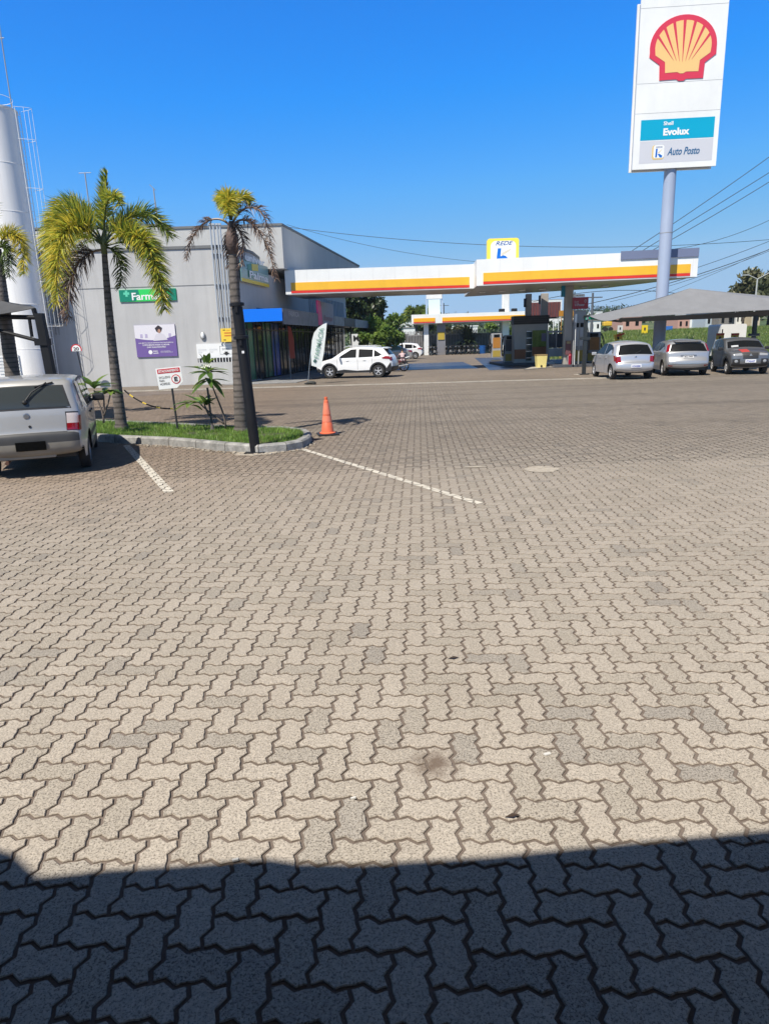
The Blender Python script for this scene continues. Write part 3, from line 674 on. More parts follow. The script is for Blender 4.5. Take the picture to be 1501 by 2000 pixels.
# shop sign on the side wall (glass panel with lettering)
A = Vector((P(478, 560, 35.5).x, 35.5, 0)); u = Vector((.148, 1, 0)).normalized()
zt1, zb1 = P(495, 495, 35.6).z, P(495, 552, 35.6).z
o_ = sp(.25, zb1, .12); fr = frame(o_, u, (0, 0, 1)); wd = 4.4; ht = zt1-zb1
t = thing('shop_sign', 'teal and yellow shop sign reading Univer Palma on the side wall behind the right palm', 'sign', o_)
mb = MB(); mb.slab([fp(fr, *q, .05) for q in rect(0, 0, wd, ht*.78)], .05, fr[3]); mb.build('panel', mat('teal_glass', (.16, .30, .30), .2), t)
poly_on('yellow_strip', fr, rect(0, -.0, wd, .12*ht), mat('sign_yellow', (.75, .55, .02), .4), t, out=.06)
poly_on('pale_field', fr, rect(0.01, .125*ht, wd-.01, .45*ht), mat('pale_teal', (.35, .48, .42), .4), t, out=.058)
text_on('lettering', fr, 'univer', wd*.5, ht*.86, wd*.7, ht*.24, MATS['white_ink'], t, out=.10, bold=.03)
text_on('lettering', fr, 'Palma', wd*.6, ht*.30, wd*.7, ht*.26, MATS['white_ink'], t, out=.10, bold=.03)
poly_on('emblem', fr, [(wd*.22, ht*.2), (wd*.36, ht*.2), (wd*.36, ht*.7), (wd*.22, ht*.62)], MATS['deep_green'], t, out=.07)
poly_on('emblem', fr, [(wd*.37, ht*.46), (wd*.6, ht*.5), (wd*.6, ht*.74), (wd*.37, ht*.7)], MATS['sign_yellow'], t, out=.07)

# antennas on the roofs
for lab, px, py0, py1, Y in (('thin television antenna on the flat roof left of the large palm top', 166, 337, 425, 42.0), ('slim lattice antenna mast on the roof right of the large palm', 300, 368, 445, 41.5)):
    a = P(px, py0, Y); c_ = P(px+4, py1+25, Y); mb = MB(); mb.tube([(a.x, Y, c_.z), (a.x, Y, a.z)], .035, 6)
    if px < 200: mb.tube([(a.x-.35, Y, a.z-.02), (a.x+.35, Y, a.z-.02)], .02, 5)
    else:
        mb.tube([(a.x+.12, Y, c_.z), (a.x+.02, Y, a.z-.5)], .02, 5); mb.tube([(a.x-.2, Y, a.z+.2), (a.x+.1, Y, a.z-.1)], .02, 5)
    tag(mb.build('antenna', M_grey), lab, 'antenna')

# ------------------------------------------------------------------ canopies
M_soffit = mat('soffit_panel', (.50, .47, .43), .35, noise_=(.4, .12))
def canopy_fascia(t, a, c_, z0, z1, ins=.45, stripes=True):
    a = Vector((*a, 0)); c_ = Vector((*c_, 0)); u = (c_-a).normalized(); fr = frame(a, u, (0, 0, 1)); Lf = (c_-a).length; h = z1-z0
    def strip(nm, f0, f1, m_, o):
        mb = MB(); mb.slab([fp(fr, x, z0+h*f, o) for x, f in ((ins, f0), (Lf-ins, f0), (Lf-ins, f1), (ins, f1))], .02, fr[3]); return mb.build(nm, m_, t)
    strip('yellow_band', .165, .49, M_yel, .022); strip('red_band', .06, .155, M_red, .022)
    k = 1
    mb = MB()
    while k*1.25 < Lf: mb.box(fp(fr, k*1.25, (z0+z1)/2, .003), (.006, .006, h-.02), mtx=Matrix.Rotation(math.atan2(u.y, u.x), 4, 'Z')); k += 1
    mb.build('panel_seams', mat('seam_grey', (.55, .56, .57), .5), t)
zc0, zc1 = P(740, 570, 40.3).z, P(740, 522, 40.3).z
ZR0, ZR1 = P(930, 559, 38.5).z, P(930, 507, 38.5).z
YL = 40.3; xl0 = P(557, 555, YL).x; xl1 = P(927, 540, YL).x
t = thing('forecourt_canopy', 'lower left wing of the petrol station canopy in white with yellow and red bands', 'canopy', ((xl0+xl1)/2, YL+1.6, zc0), 'petrol station canopies')
mb = MB(); mb.prism([(xl0, YL), (xl1, YL), (xl1, YL+3.9), (xl0+.6, YL+3.9)], zc0+.02, zc1); mb.build('fascia', M_whiteP, t)
mb = MB(); mb.prism([(xl0+.05, YL+.05), (xl1-.05, YL+.05), (xl1-.05, YL+3.85), (xl0+.62, YL+3.85)], zc0-.01, zc0+.015); mb.build('soffit', M_soffit, t)
canopy_fascia(t, (xl0, YL), (xl1, YL), zc0, zc1, ins=.32)
A_ = P(930, 540, 38.5); B_ = P(1362, 515, 37.2); C_ = P(1185, 563, 43.4); D_ = P(906, 580, 47.6)
t = thing('forecourt_canopy', 'larger right wing of the petrol station canopy, over the pumps', 'canopy', (9, 36, ZR0), 'petrol station canopies')
pl = [A_.xy, B_.xy, C_.xy, D_.xy]
mb = MB(); mb.prism(pl, ZR0+.02, ZR1); mb.build('fascia', M_whiteP, t)
cen = (Vector(A_.xy)+B_.xy+C_.xy+D_.xy)/4
mb = MB(); mb.prism([cen+(Vector(p)-cen)*.99 for p in pl], ZR0-.01, ZR0+.015); mb.build('soffit', M_soffit, t)
canopy_fascia(t, A_.xy, B_.xy, ZR0, ZR1, ins=.36)
u = (Vector(B_.xy)-A_.xy).normalized(); e0 = Vector(B_.xy)-u*3.92
mb = MB(); c_ = (e0+Vector(B_.xy))/2; mb.box((c_.x-.02, c_.y-.01, ZR1-.13), (3.95, .1, .42), mtx=Matrix.Rotation(math.atan2(u.y, u.x), 4, 'Z')); mb.build('cap_strip', mat('slate_blue', (.16, .19, .30), .5), t)
for k in range(7): mb = MB(); mb.box((6.4+k*1.15, 43.0-.3*k, ZR0-.05), (.35, .35, .06)); mb.build('soffit_lamp', M_whiteP, t)
M_col = mat('column_paint', (.40, .37, .33), .5, noise_=(1.2, .12))
for px, Y, wd in ((1031, 46.6, .38), (1062, 46.6, .46), (1109, 40.6, .46)):
    q = P(px, 600, Y); mb = MB(); mb.box((q.x, Y, ZR0/2), (wd, wd*.8, ZR0-.03), bev=.03); mb.build('column', M_col, t)
# price boards hung on columns
for px, Y, x0, x1, y0, y1, cc, lab in ((1099, 40.2, 1095, 1103, 556, 580, (.0, .17, .26), 'teal hanging pump sign at the left of the front column'), (1023, 46.3, 1022, 1027, 583, 600, (.02, .03, .06), 'small dark hanging sign left of the rearmost column'), (1054, 46.3, 1051, 1055, 577, 594, (.02, .05, .08), 'small dark hanging sign left of the middle column')):
    a = P(x0, y1, Y); c_ = P(x1, y0, Y); mb = MB(); mb.box(((a.x+c_.x)/2, Y, (a.z+c_.z)/2), (c_.x-a.x, .12, c_.z-a.z), bev=.01); tag(mb.build('pump_sign', mat('pump_sign_'+str(px), cc, .5)), lab, 'sign', 'hanging signs on the station columns')
# far canopy
YQ = 83.0; z0q, z1q = P(830, 632, 83).z, P(830, 614, 83).z; a = P(803, 625, YQ); c_ = P(1026, 612, YQ)
t = thing('far_canopy', 'distant low white canopy with yellow and red bands beyond the wet forecourt', 'canopy', ((a.x+c_.x)/2, YQ+2, z0q), 'petrol station canopies')
mb = MB(); mb.prism([(a.x, YQ), (c_.x, YQ), (c_.x+1, YQ+6), (a.x+1, YQ+6)], z0q, z1q); mb.build('fascia', M_whiteP, t)
xm = P(855, 625, YQ).x
for x0, x1 in ((a.x+.25, xm-.35), (xm+.5, c_.x-.1)):
    for nm, f0, f1, m_ in (('yellow_band', .2, .60, mat('amber_band', (.85, .42, .01), .45)), ('red_band', .07, .17, M_red)):
        mb = MB(); mb.box(((x0+x1)/2, YQ-.02, z0q+(z1q-z0q)*(f0+f1)/2), (x1-x0, .05, (z1q-z0q)*(f1-f0))); mb.build(nm, m_, t)
for px, wd, m_ in ((832, .55, M_white), (861, 1.0, mat('pillar_grey', (.2, .2, .22), .6))):
    q = P(px, 665, YQ+1); mb = MB(); mb.box((q.x, YQ+1, z0q/2), (wd, .5, z0q-.01)); mb.build('column', m_, t)
q = P(861, 656, YQ+.7); mb = MB(); mb.box((q.x, YQ+.7, q.z), (.8, .06, .9)); mb.build('yellow_plate', mat('dull_yellow', (.45, .33, .04), .6), t)
q = P(986, 640, 85); t = thing('white_pillar', 'thick white pillar rising behind the far canopy', 'pillar', (q.x, 85, 0)); mb2 = MB(); mb2.box((q.x, 85, 4.3), (.85, .8, 8.6), bev=.1); mb2.build('shaft', M_white, t)
mb2 = MB(); mb2.box((q.x, 85, .15), (1.4, 1.3, .3)); mb2.build('plinth', M_conc, t)
for dx in (-.6, .9): mb2 = MB(); mb2.box((q.x+dx, 84.2, P(985, 607, 84).z), (.7, .5, .5), bev=.1); mb2.build('floodlight', M_black, t)
# price totem behind it
a = P(834, 611, 86); c_ = P(864, 572, 86)
t = thing('price_totem', 'pale box sign on two posts above the far canopy', 'sign', ((a.x+c_.x)/2, 86, 0))
mb = MB(); mb.box(((a.x+c_.x)/2-.1, 86, (P(850, 588, 86).z+a.z)/2-.2), (1.45, .5, 2.1), bev=.05); mb.build('panel', mat('pale_screen', (.62, .72, .70), .5), t)
mb = MB(); mb.box(((a.x+c_.x)/2-.1, 86, P(850, 577, 86).z), (1.9, .5, .8)); mb.build('header', M_white, t)
for x in (a.x-.1, c_.x-.1): mb = MB(); mb.box((x, 86, 3.9), (.18, .3, 7.8)); mb.build('post', mat('post_blue', (.35, .45, .6), .5), t)

# REDE k roof sign
Yk = 42.5; a = P(950, 510, Yk); c_ = P(1012, 465, Yk); wd = c_.x-a.x; ht = c_.z-a.z+.15; fr = frame((a.x, Yk-.15, a.z-.15), (1, 0, 0), (0, 0, 1))
t = thing('roof_sign', 'yellow-framed white sign reading REDE above a blue letter, standing on the canopy roof', 'sign', (a.x+wd/2, Yk, ZR1))
def rr(x0, y0, x1, y1, r, n=5):
    pts = []
    for cx_, cy_, a0 in ((x1-r, y0+r, -90), (x1-r, y1-r, 0), (x0+r, y1-r, 90), (x0+r, y0+r, 180)):
        pts += [(cx_+r*math.cos(R(a0+90*k/n)), cy_+r*math.sin(R(a0+90*k/n))) for k in range(n+1)]
    return pts
mb = MB(); mb.slab([fp(fr, *q) for q in rr(0, 0, wd, ht, .15)], .3, fr[3]); mb.build('frame', mat('sign_frame_yellow', (.88, .68, .08), .4), t)
poly_on('white_field', fr, rr(.20, -.0, wd-.18, ht-.14, .3), M_whiteP, t, out=.006)
text_on('lettering', fr, 'REDE', wd*.54, ht*.80, wd*.56, ht*.17, mat('navy_ink', (.02, .08, .30), .4), t, out=.012, shear=.35, bold=.015)
poly_on('letter_stem', fr, [(wd*.28, .0), (wd*.40, .0), (wd*.44, ht*.60), (wd*.33, ht*.60)], mat('royal_blue', (.0, .13, .55), .4), t, out=.012)
poly_on('letter_leg', fr, [(wd*.40, ht*.05), (wd*.66, ht*.05), (wd*.65, ht*.20), (wd*.58, ht*.29), (wd*.50, ht*.31), (wd*.42, ht*.27)], MATS['royal_blue'], t, out=.012)
poly_on('wing_stroke', fr, [(wd*.44, ht*.27), (wd*.72, ht*.48), (wd*.76, ht*.60), (wd*.60, ht*.50), (wd*.46, ht*.42)], mat('beige_ink', (.60, .55, .45), .5), t, out=.012)
for x in (.3, wd-.3): mb = MB(); mb.box((a.x+x, Yk+.05, (ZR1+a.z)/2-.05), (.12, .12, max(.3, a.z-ZR1+.3))); mb.build('support', M_grey, t)

# ------------------------------------------------------------------ big pylon sign
YP = 36.2
q = P(1287, 660, YP); px_ = P(1301, 450, YP).x
t = thing('pylon_sign', 'tall pylon sign with a red and yellow shell emblem on a single grey-blue pole', 'sign', (px_, YP, 0))
M_pole = mat('pole_paint', (.33, .39, .52), .4, noise_=(.8, .06))
zb = P(1312, 331, YP).z; zt_ = P(1334, -2, YP).z
mb = MB(); mb.lathe([(.305, 0), (.30, 7.4), (.295, 7.42), (.285, zb+.3)], (px_, YP+.05, 0), 32); mb.build('pole', M_pole, t, smooth=True, auto=30)
mb = MB(); mb.lathe([(.308, P(1300, 456, 36.2).z), (.308, P(1300, 456, 36.2).z+.03)], (px_, YP+.05, 0), 32); mb.build('pole_joint', M_grey, t)
al = R(-4); u = Vector((math.cos(al), math.sin(al), 0)); W = 3.98; H = zt_-zb
cen = P(1313, 330, YP-.35); cen.z = 0
mid = Vector((px_+.03, YP, 0))
fr = frame(mid-u*W/2+Vector((0, 0, zb))-Vector((-u.y, u.x, 0))*.34, u, (0, 0, 1))
mb = MB(); mb.slab([fp(fr, *q) for q in rect(0, 0, W, H)], .10, fr[3]); mb.build('front_face', M_whiteP, t)
mb = MB(); mb.slab([fp(fr, x, y, -.105) for x, y in rect(.10, .06, W-.10, H-.06)], .46, fr[3]); mb.build('cabinet', mat('cabinet_grey', (.28, .30, .38), .5), t)
mb = MB(); mb.slab([fp(fr, x, y, -.57) for x, y in rect(0, 0, W, H)], .10, fr[3]); mb.build('rear_face', M_whiteP, t)
for f in (.943, .513, .337):
    poly_on('panel_joint', fr, rect(0, H*f-.008, W, H*f+.008), mat('joint_grey', (.35, .36, .38), .6), t, out=.003, thick=.002)
yb0, yb1 = .175*H, .298*H; x0_, x1_ = .075*W, .945*W
poly_on('recess_panel', fr, rect(x0_, .035*H, x1_, .17*H), mat('pale_grey_panel', (.60, .61, .66), .4), t, out=.004)
poly_on('teal_band', fr, rect(x0_, yb0, x1_, yb1), mat('cyan_band', (.0, .37, .58), .35), t, out=.006)
# teal shading line top
text_on('lettering', fr, 'Shell', W*.40, (yb0+yb1)/2+.29*(yb1-yb0), W*.115, (yb1-yb0)*.19, MATS['white_ink'], t, out=.014, bold=.025)
text_on('lettering', fr, 'Evolux', W*.50, (yb0+yb1)/2-.13*(yb1-yb0), W*.31, (yb1-yb0)*.36, MATS['white_ink'], t, out=.014, bold=.045)
kx, ky, kw, kh = W*.225, .055*H, W*.145, .088*H
fk = frame(fp(fr, kx, ky, .006), u, (0, 0, 1))
poly_on('emblem_frame', fk, rr(0, 0, kw, kh, .12), mat('emblem_yellow', (.75, .55, .22), .4), t)
poly_on('emblem_field', fk, rr(.07, .06, kw-.0, kh-.0, .10), M_whiteP, t, out=.008)
poly_on('emblem_letter', fk, [(kw*.28, kh*.16), (kw*.42, kh*.16), (kw*.45, kh*.76), (kw*.31, kh*.76)], MATS['royal_blue'], t, out=.012)
poly_on('emblem_letter', fk, [(kw*.46, kh*.36), (kw*.60, kh*.40), (kw*.86, kh*.26), (kw*.82, kh*.14), (kw*.66, kh*.14), (kw*.54, kh*.30)], MATS['royal_blue'], t, out=.012)
poly_on('emblem_wing', fk, [(kw*.46, kh*.46), (kw*.56, kh*.44), (kw*.84, kh*.72)], MATS['emblem_yellow'], t, out=.012)
text_on('lettering', fk, 'REDE', kw*.58, kh*.86, kw*.5, kh*.1, MATS['navy_ink'], t, out=.014)
text_on('lettering', fr, 'Auto Posto', W*.60, .101*H, W*.385, .047*H, mat('slate_ink', (.03, .13, .28), .4), t, out=.012, shear=.32, bold=.02)
# shell emblem
scx, scy, sw, sh = W*.512, H*.708, W*.77, W*.68
def S(x, y): return (scx+x*sw/2, scy+y*sh/2)
def outline(k):
    pts = []
    for i in range(25):
        a = R(200)-R(220)*i/24; pts.append((k*1.0*math.cos(a), .02+k*.98*math.sin(a)))
    pts = [(x, y) for x, y in pts]
    tail = [(k*.97+.0, -.30), (.66+.14*(k-1)*5, -.52), (.60+(k-1)*.9, -.97+(1-k)*.9), (.17, -.97+(1-k)*.9), (.07, -1.04+(1-k)*.9), (-.07, -1.04+(1-k)*.9), (-.17, -.97+(1-k)*.9), (-.60-(k-1)*.9, -.97+(1-k)*.9), (-.66-.14*(k-1)*5, -.52), (-k*.97, -.30)]
    return pts+tail
def ears(pts, z, m_, nm, th=.02):
    poly_on(nm, fr, [S(x, y) for x, y in pts][::-1], m_, t, out=z, thick=th)
ears([( -1.0, -.25), (-.68, -.50), (-.66, -.98), (-.15, -.97), (-.07, -1.03), (.07, -1.03), (.15, -.97), (.66, -.98), (.68, -.50), (1.0, -.25)]+[(1.0*math.cos(R(a)), .03+.97*math.sin(R(a))) for a in range(-4, 190, 8)], .030, mat('emblem_red', (.68, .045, .085), .35), 'shell_border')
inner = [(-.82, -.20), (-.52, -.42), (-.50, -.76), (-.13, -.75), (-.05, -.80), (.05, -.80), (.13, -.75), (.50, -.76), (.52, -.42), (.82, -.20)]
M_sh = mat('emblem_sand', (.86, .56, .22), .35)
ears(inner+[(.84*math.cos(R(a)), .03+.80*math.sin(R(a))) for a in range(-4, 190, 8)], .040, M_sh, 'shell_body', th=.009)
# ribs as thin red wedges between the flutes
for k in range(7):
    a = R(90+(k-3)*21.5); bx = (k-3)*-.09; by = -.44+.02*abs(k-3)
    tx_, ty_ = .86*math.cos(a), .03+.82*math.sin(a); pa = R(0); nx_, ny_ = -math.sin(a), math.cos(a); w0, w1 = .004, .045
    ears([(bx-nx_*w0, by-ny_*w0), (tx_-nx_*w1, ty_-ny_*w1), (tx_+nx_*w1, ty_+ny_*w1), (bx+nx_*w0, by+ny_*w0)][::-1], .046, MATS['emblem_red'], 'shell_rib', th=.005)
# ------------------------------------------------------------------ cars
def car(name, label, cat, loc, rz, sp_, group=None):
    L, W = sp_['L'], sp_['W']; root = thing(name, label, cat, loc, group, rz)
    paint = sp_['paint']; raw = np.array(sp_['outline'], float); tr = np.arange(len(raw), dtype=float)
    pts = raw; tt = tr
    for _ in range(2):                                    # corner cutting keeps the parameter
        a, b_ = pts[:-1], pts[1:]; ta, tb = tt[:-1], tt[1:]
        q = np.empty((2*len(a), 2)); q[0::2] = a*.8+b_*.2; q[1::2] = a*.2+b_*.8
        tq = np.empty(2*len(a)); tq[0::2] = ta*.8+tb*.2; tq[1::2] = ta*.2+tb*.8
        pts = np.vstack([pts[:1], q, pts[-1:]]); tt = np.concatenate([tt[:1], tq, tt[-1:]])
    def oc(t_): return np.array([np.interp(t_, tt, pts[:, 0]), np.interp(t_, tt, pts[:, 1])])
    def nrm(t_):
        a, b_ = oc(max(0, t_-.12)), oc(min(tr[-1], t_+.12)); d_ = b_-a; d_ /= np.linalg.norm(d_)+1e-9
        return np.array([-d_[1], d_[0]])                  # outward (outline runs rear-bottom, roof, front-bottom)
    zb, tum, rr_ = sp_['belt'], sp_['tumble'], sp_.get('round', .06); crown = sp_.get('crown', .05)
    def hw(x, z):
        u_ = abs(x)/(L/2); y = W/2*(1-.16*max(0, (u_-.55)/.45)**2.2)
        if z < zb: y *= 1-.05*((zb-z)/zb)**1.6-.012*math.sin(math.pi*min(1, max(0, (zb-z)/.35)))
        else: y -= (z-zb)*tum
        return y
    def surf(t_, s, off=0.0):
        a = abs(s); q = max(0, (a-.86)/.14); ins = rr_*(1-math.sqrt(max(0, 1-q*q)))+crown*a*a
        p = oc(t_)-nrm(t_)*(ins-off)
        return Vector((p[0], math.copysign(1, s)*a*hw(p[0], p[1])*(1-(0 if a < .86 else 0))*1.0, p[1]))
    S_ = [-1, -.99, -.965, -.92, -.86, -.6, -.3, 0, .3, .6, .86, .92, .965, .99, 1]
    T_ = tt; mb = MB(); vs = [surf(t_, s) for t_ in T_ for s in S_]; ns = len(S_)
    mb.add(vs, [(i*ns+j, (i+1)*ns+j, (i+1)*ns+j+1, i*ns+j+1) for i in range(len(T_)-1) for j in range(ns-1)])
    ins_t = [oc(t_)-nrm(t_)*(rr_+crown) for t_ in T_]; IN = np.array(ins_t)
    wx, rw, sill = sp_['wheels'], sp_['rw'], sp_['sill']; ra = rw*1.16
    x0, x1 = IN[:, 0].min()+.001, IN[:, 0].max()-.001
    def tops(x):
        zs = []
        for (xa, za), (xb, zb_) in zip(IN[:-1], IN[1:]):
            if (xa-x)*(xb-x) <= 0 and xa != xb: zs.append(za+(zb_-za)*(x-xa)/(xb-xa))
        return (min(zs), max(zs)) if zs else (.4, .5)
    bx0, bx1 = IN[0, 0], IN[-1, 0]
    stx = sorted(set([x0+(x1-x0)*(.5-.5*math.cos(math.pi*k/46)) for k in range(47)]+[w_+ra*math.cos(math.pi*k/14) for w_ in wx for k in range(15)]+[w_+s*(ra+.002) for w_ in wx for s in (-1, 1)]))
    stx = [x for x in stx if x0 <= x <= x1]; NR = 14
    def low(x):
        lo, hi = tops(x); z = sill if bx0 <= x <= bx1 else lo
        for w_ in wx:
            if abs(x-w_) < ra: z = max(z, rw+math.sqrt(ra*ra-(x-w_)**2))
        return min(z, hi-.01), hi
    for sgn in (-1, 1):
        vs = []
        for x in stx:
            lo, hi = low(x)
            for r_ in range(NR+1):
                z = lo+(hi-lo)*r_/NR; vs.append((x, sgn*hw(x, z), z))
        fs = []
        for i in range(len(stx)-1):
            for r_ in range(NR):
                f = (i*(NR+1)+r_, (i+1)*(NR+1)+r_, (i+1)*(NR+1)+r_+1, i*(NR+1)+r_+1); fs.append(f if sgn < 0 else f[::-1])
        mb.add(vs, fs)
    body = mb.build('body', paint, root, smooth=True, world=False, auto=38)
    # underbody and inner wheel houses
    mb = MB(); mb.box((0, 0, (sill+.55)/2+.03), (L-.5, W-.42, .55-sill+.04)); mb.build('underbody', M_blackp, root, world=False)
    def side_poly(nm, poly, m_, off=.006, par=None, sides=(-1, 1), sub=0):
        out = []
        for sgn in sides:
            mb = MB(); q = poly if sgn < 0 else poly[::-1]
            # densify edges
            qq = []
            for i in range(len(q)):
                a, b_ = q[i], q[(i+1) % len(q)]
                for k in range(sub+1): qq.append((a[0]+(b_[0]-a[0])*k/(sub+1), a[1]+(b_[1]-a[1])*k/(sub+1)))
            cx, cz = sum(p[0] for p in qq)/len(qq), sum(p[1] for p in qq)/len(qq)
            V = [(x, sgn*(hw(x, z)+off), z) for x, z in qq]+[(cx, sgn*(hw(cx, cz)+off), cz)]
            mb.add(V, [(i, (i+1) % len(qq), len(qq)) for i in range(len(qq))])
            out.append(mb.build(nm, m_, par or root, world=False))
        return out
    def wrap(nm, ta, tb, sa, sb, m_, off=.006, nt=7, ns_=9, taper=0.0, par=None, sa2=None, sb2=None):
        mb = MB(); V = []
        for i in range(nt):
            f = i/(nt-1); t_ = ta+(tb-ta)*f
            s0 = sa+((sa2 if sa2 is not None else sa)-sa)*f; s1 = sb+((sb2 if sb2 is not None else sb)-sb)*f
            for j in range(ns_): V.append(surf(t_, s0+(s1-s0)*j/(ns_-1), off))
        mb.add(V, [(i*ns_+j, (i+1)*ns_+j, (i+1)*ns_+j+1, i*ns_+j+1) for i in range(nt-1) for j in range(ns_-1)])
        return mb.build(nm, m_, par or root, smooth=True, world=False)
    for a in sp_.get('wraps', []): wrap(*a[:6], **(a[6] if len(a) > 6 else {}))
    for a in sp_.get('sides', []): side_poly(*a[:3], **(a[3] if len(a) > 3 else {}))
    if sp_.get('cladding'):
        for w_ in wx:
            arc = [(w_+(ra+.0)*math.cos(R(a)), rw+(ra)*math.sin(R(a))) for a in range(-14, 195, 10)]
            arc2 = [(w_+(ra+.07)*math.cos(R(a)), rw+(ra+.07)*math.sin(R(a))) for a in range(-14, 195, 10)]
            for sgn in (-1, 1):
                mb = MB(); n = len(arc); V = [(x, sgn*(hw(x, z)+.012), z) for x, z in arc]+[(x, sgn*(hw(x, z)+.012), z) for x, z in arc2]
                mb.add(V, [(i, i+1, n+i+1, n+i) for i in range(n-1)]); mb.build('arch_trim', M_blackp, root, world=False)
    # wheels
    tw_ = sp_.get('tw', .19); nsp = sp_.get('spokes', 5)
    for w_ in wx:
        for sgn in (-1, 1):
            yc = sgn*(W/2-.03-tw_/2)*.985; M = Matrix.Rotation(R(90), 3, 'X')
            mb = MB(); h_ = tw_/2
            mb.lathe([(rw*.62, -h_*.8), (rw*.66, -h_), (rw*.93, -h_*.95), (rw, -h_*.6), (rw, h_*.6), (rw*.93, h_*.95), (rw*.66, h_), (rw*.62, h_*.8)], (w_, yc, rw), 28, 0, M)
            wh = mb.build('wheel', M_tyre, root, smooth=True, world=False, auto=40)
            mb = MB(); yo = yc+sgn*h_*.72
            mb.lathe([(rw*.64, 0), (rw*.60, -.02*sgn), (rw*.56, 0)], (w_, yo, rw), 28, 0, M)
            mb.lathe([(.001, -.012), (rw*.15, -.012), (rw*.15, .012), (.001, .012)], (w_, yo, rw), 12, 0, M)
            for k in range(nsp):
                a = 2*math.pi*k/nsp+.3; c1, s1 = math.cos(a), math.sin(a)
                for da in ((-.16, .16) if nsp == 5 else (0,)):
                    p0 = Vector((w_+rw*.1*c1, yo, rw+rw*.1*s1)); p1 = Vector((w_+rw*.60*math.cos(a+da), yo, rw+rw*.60*math.sin(a+da))); mb.tube([p0, p1], rw*.045, 4)
            mb.build('rim', sp_.get('rim', mat('alloy_rim', (.62, .62, .64), .35, metal=.4)), wh, smooth=False, world=False)
            mb = MB(); mb.lathe([(.001, 0), (rw*.62, 0)], (w_, yo-sgn*.05, rw), 20, 0, M); mb.build('brake_disc', M_blackp, wh, world=False)
    # mirrors
    mx, mz = sp_['mirror']
    for sgn in (-1, 1):
        mb = MB(); y = sgn*(hw(mx, mz)+.12); mb.box((mx, y, mz), (.10, .20, .13), bev=.035); mb.box((mx+.02, sgn*(hw(mx, mz)+.02), mz-.04), (.05, .08, .04))
        mb.build('mirror', sp_.get('mirror_mat', paint), root, world=False)
    for hx, hz in sp_.get('handles', []):
        for sgn in (-1, 1): mb = MB(); mb.box((hx, sgn*(hw(hx, hz)+.014), hz), (.15, .025, .03), bev=.008); mb.build('door_handle', sp_.get('handle_mat', paint), root, world=False)
    for dx, z0, z1 in sp_.get('doorlines', []):
        for sgn in (-1, 1):
            mb = MB(); n = 8; V = []
            for k in range(n+1):
                z = z0+(z1-z0)*k/n; V += [(dx-.006, sgn*(hw(dx, z)+.002), z), (dx+.006, sgn*(hw(dx, z)+.002), z)]
            mb.add(V, [(2*k, 2*k+1, 2*k+3, 2*k+2) for k in range(n)]); mb.build('door_gap', M_blackp, root, world=False)
    # plates: (t position, height, width, base material, text)
    for (tp, end, body_t, mcol, mtext, *hh) in sp_.get('plates', []):
        p = surf(tp, 0, hh[0] if hh else .02); sgn = -1 if end == 'rear' else 1
        n = nrm(tp); nn = Vector((n[0], 0, n[1])).normalized()
        u_ = Vector((0, -1 if end == 'rear' else 1, 0)); v_ = nn.cross(u_)
        if v_.z < 0: v_ = -v_
        u_ = v_.cross(nn); fr = (p, u_, v_, nn)
        mb = MB(); mb.slab([fp(fr, *q) for q in rect(-.2, -.065, .2, .065)], .012, nn); pl = mb.build('licence_plate', mcol, root, world=False)
        if body_t: 
            text_on('plate_lettering', fr, body_t, 0, -.01, .32, .075, mtext, pl, out=.004, bold=.03, local=True)
    for fn in sp_.get('extra', []): fn(root, surf, hw, oc)
    return root
def place(px, py, wl_, rz):
    g = G(px, py); a = Vector((wl_[0]*math.cos(rz)-wl_[1]*math.sin(rz), wl_[0]*math.sin(rz)+wl_[1]*math.cos(rz), 0)); return g-a
def paintm(name, col, metal=.5, rough=.32): return mat(name, col, rough, metal=metal, coat=.6, noise_=(1.2, .05))
M_silver = paintm('silver_car_paint', (.44, .435, .425), .35, .4); M_silver2 = paintm('pale_silver_paint', (.56, .57, .60)); M_gunm = paintm('grey_silver_paint', (.42, .425, .44)); M_dgrey = paintm('dark_grey_paint', (.19, .195, .21))
M_wcar = mat('white_car_paint', (.80, .81, .82), .3, coat=.6)
M_tail = mat('tail_red', (.26, .006, .010), .15, coat=.8); M_tailw = mat('tail_clear', (.62, .55, .54), .15, coat=.5); M_head = mat('headlamp', (.30, .31, .33), .1, coat=.8)
M_bump = mat('bumper_plastic', (.05, .051, .054), .55, noise_=(4, .15)); M_carglass = mat('car_glass', (.045, .052, .052), .07, spec=.9, coat=.5)
M_plateG = mat('plate_grey', (.55, .55, .56), .5); M_plateW = mat('plate_white', (.75, .76, .78), .5); M_ink = mat('plate_ink', (.02, .02, .03), .5); M_blueink = mat('plate_blue', (.02, .05, .35), .5)

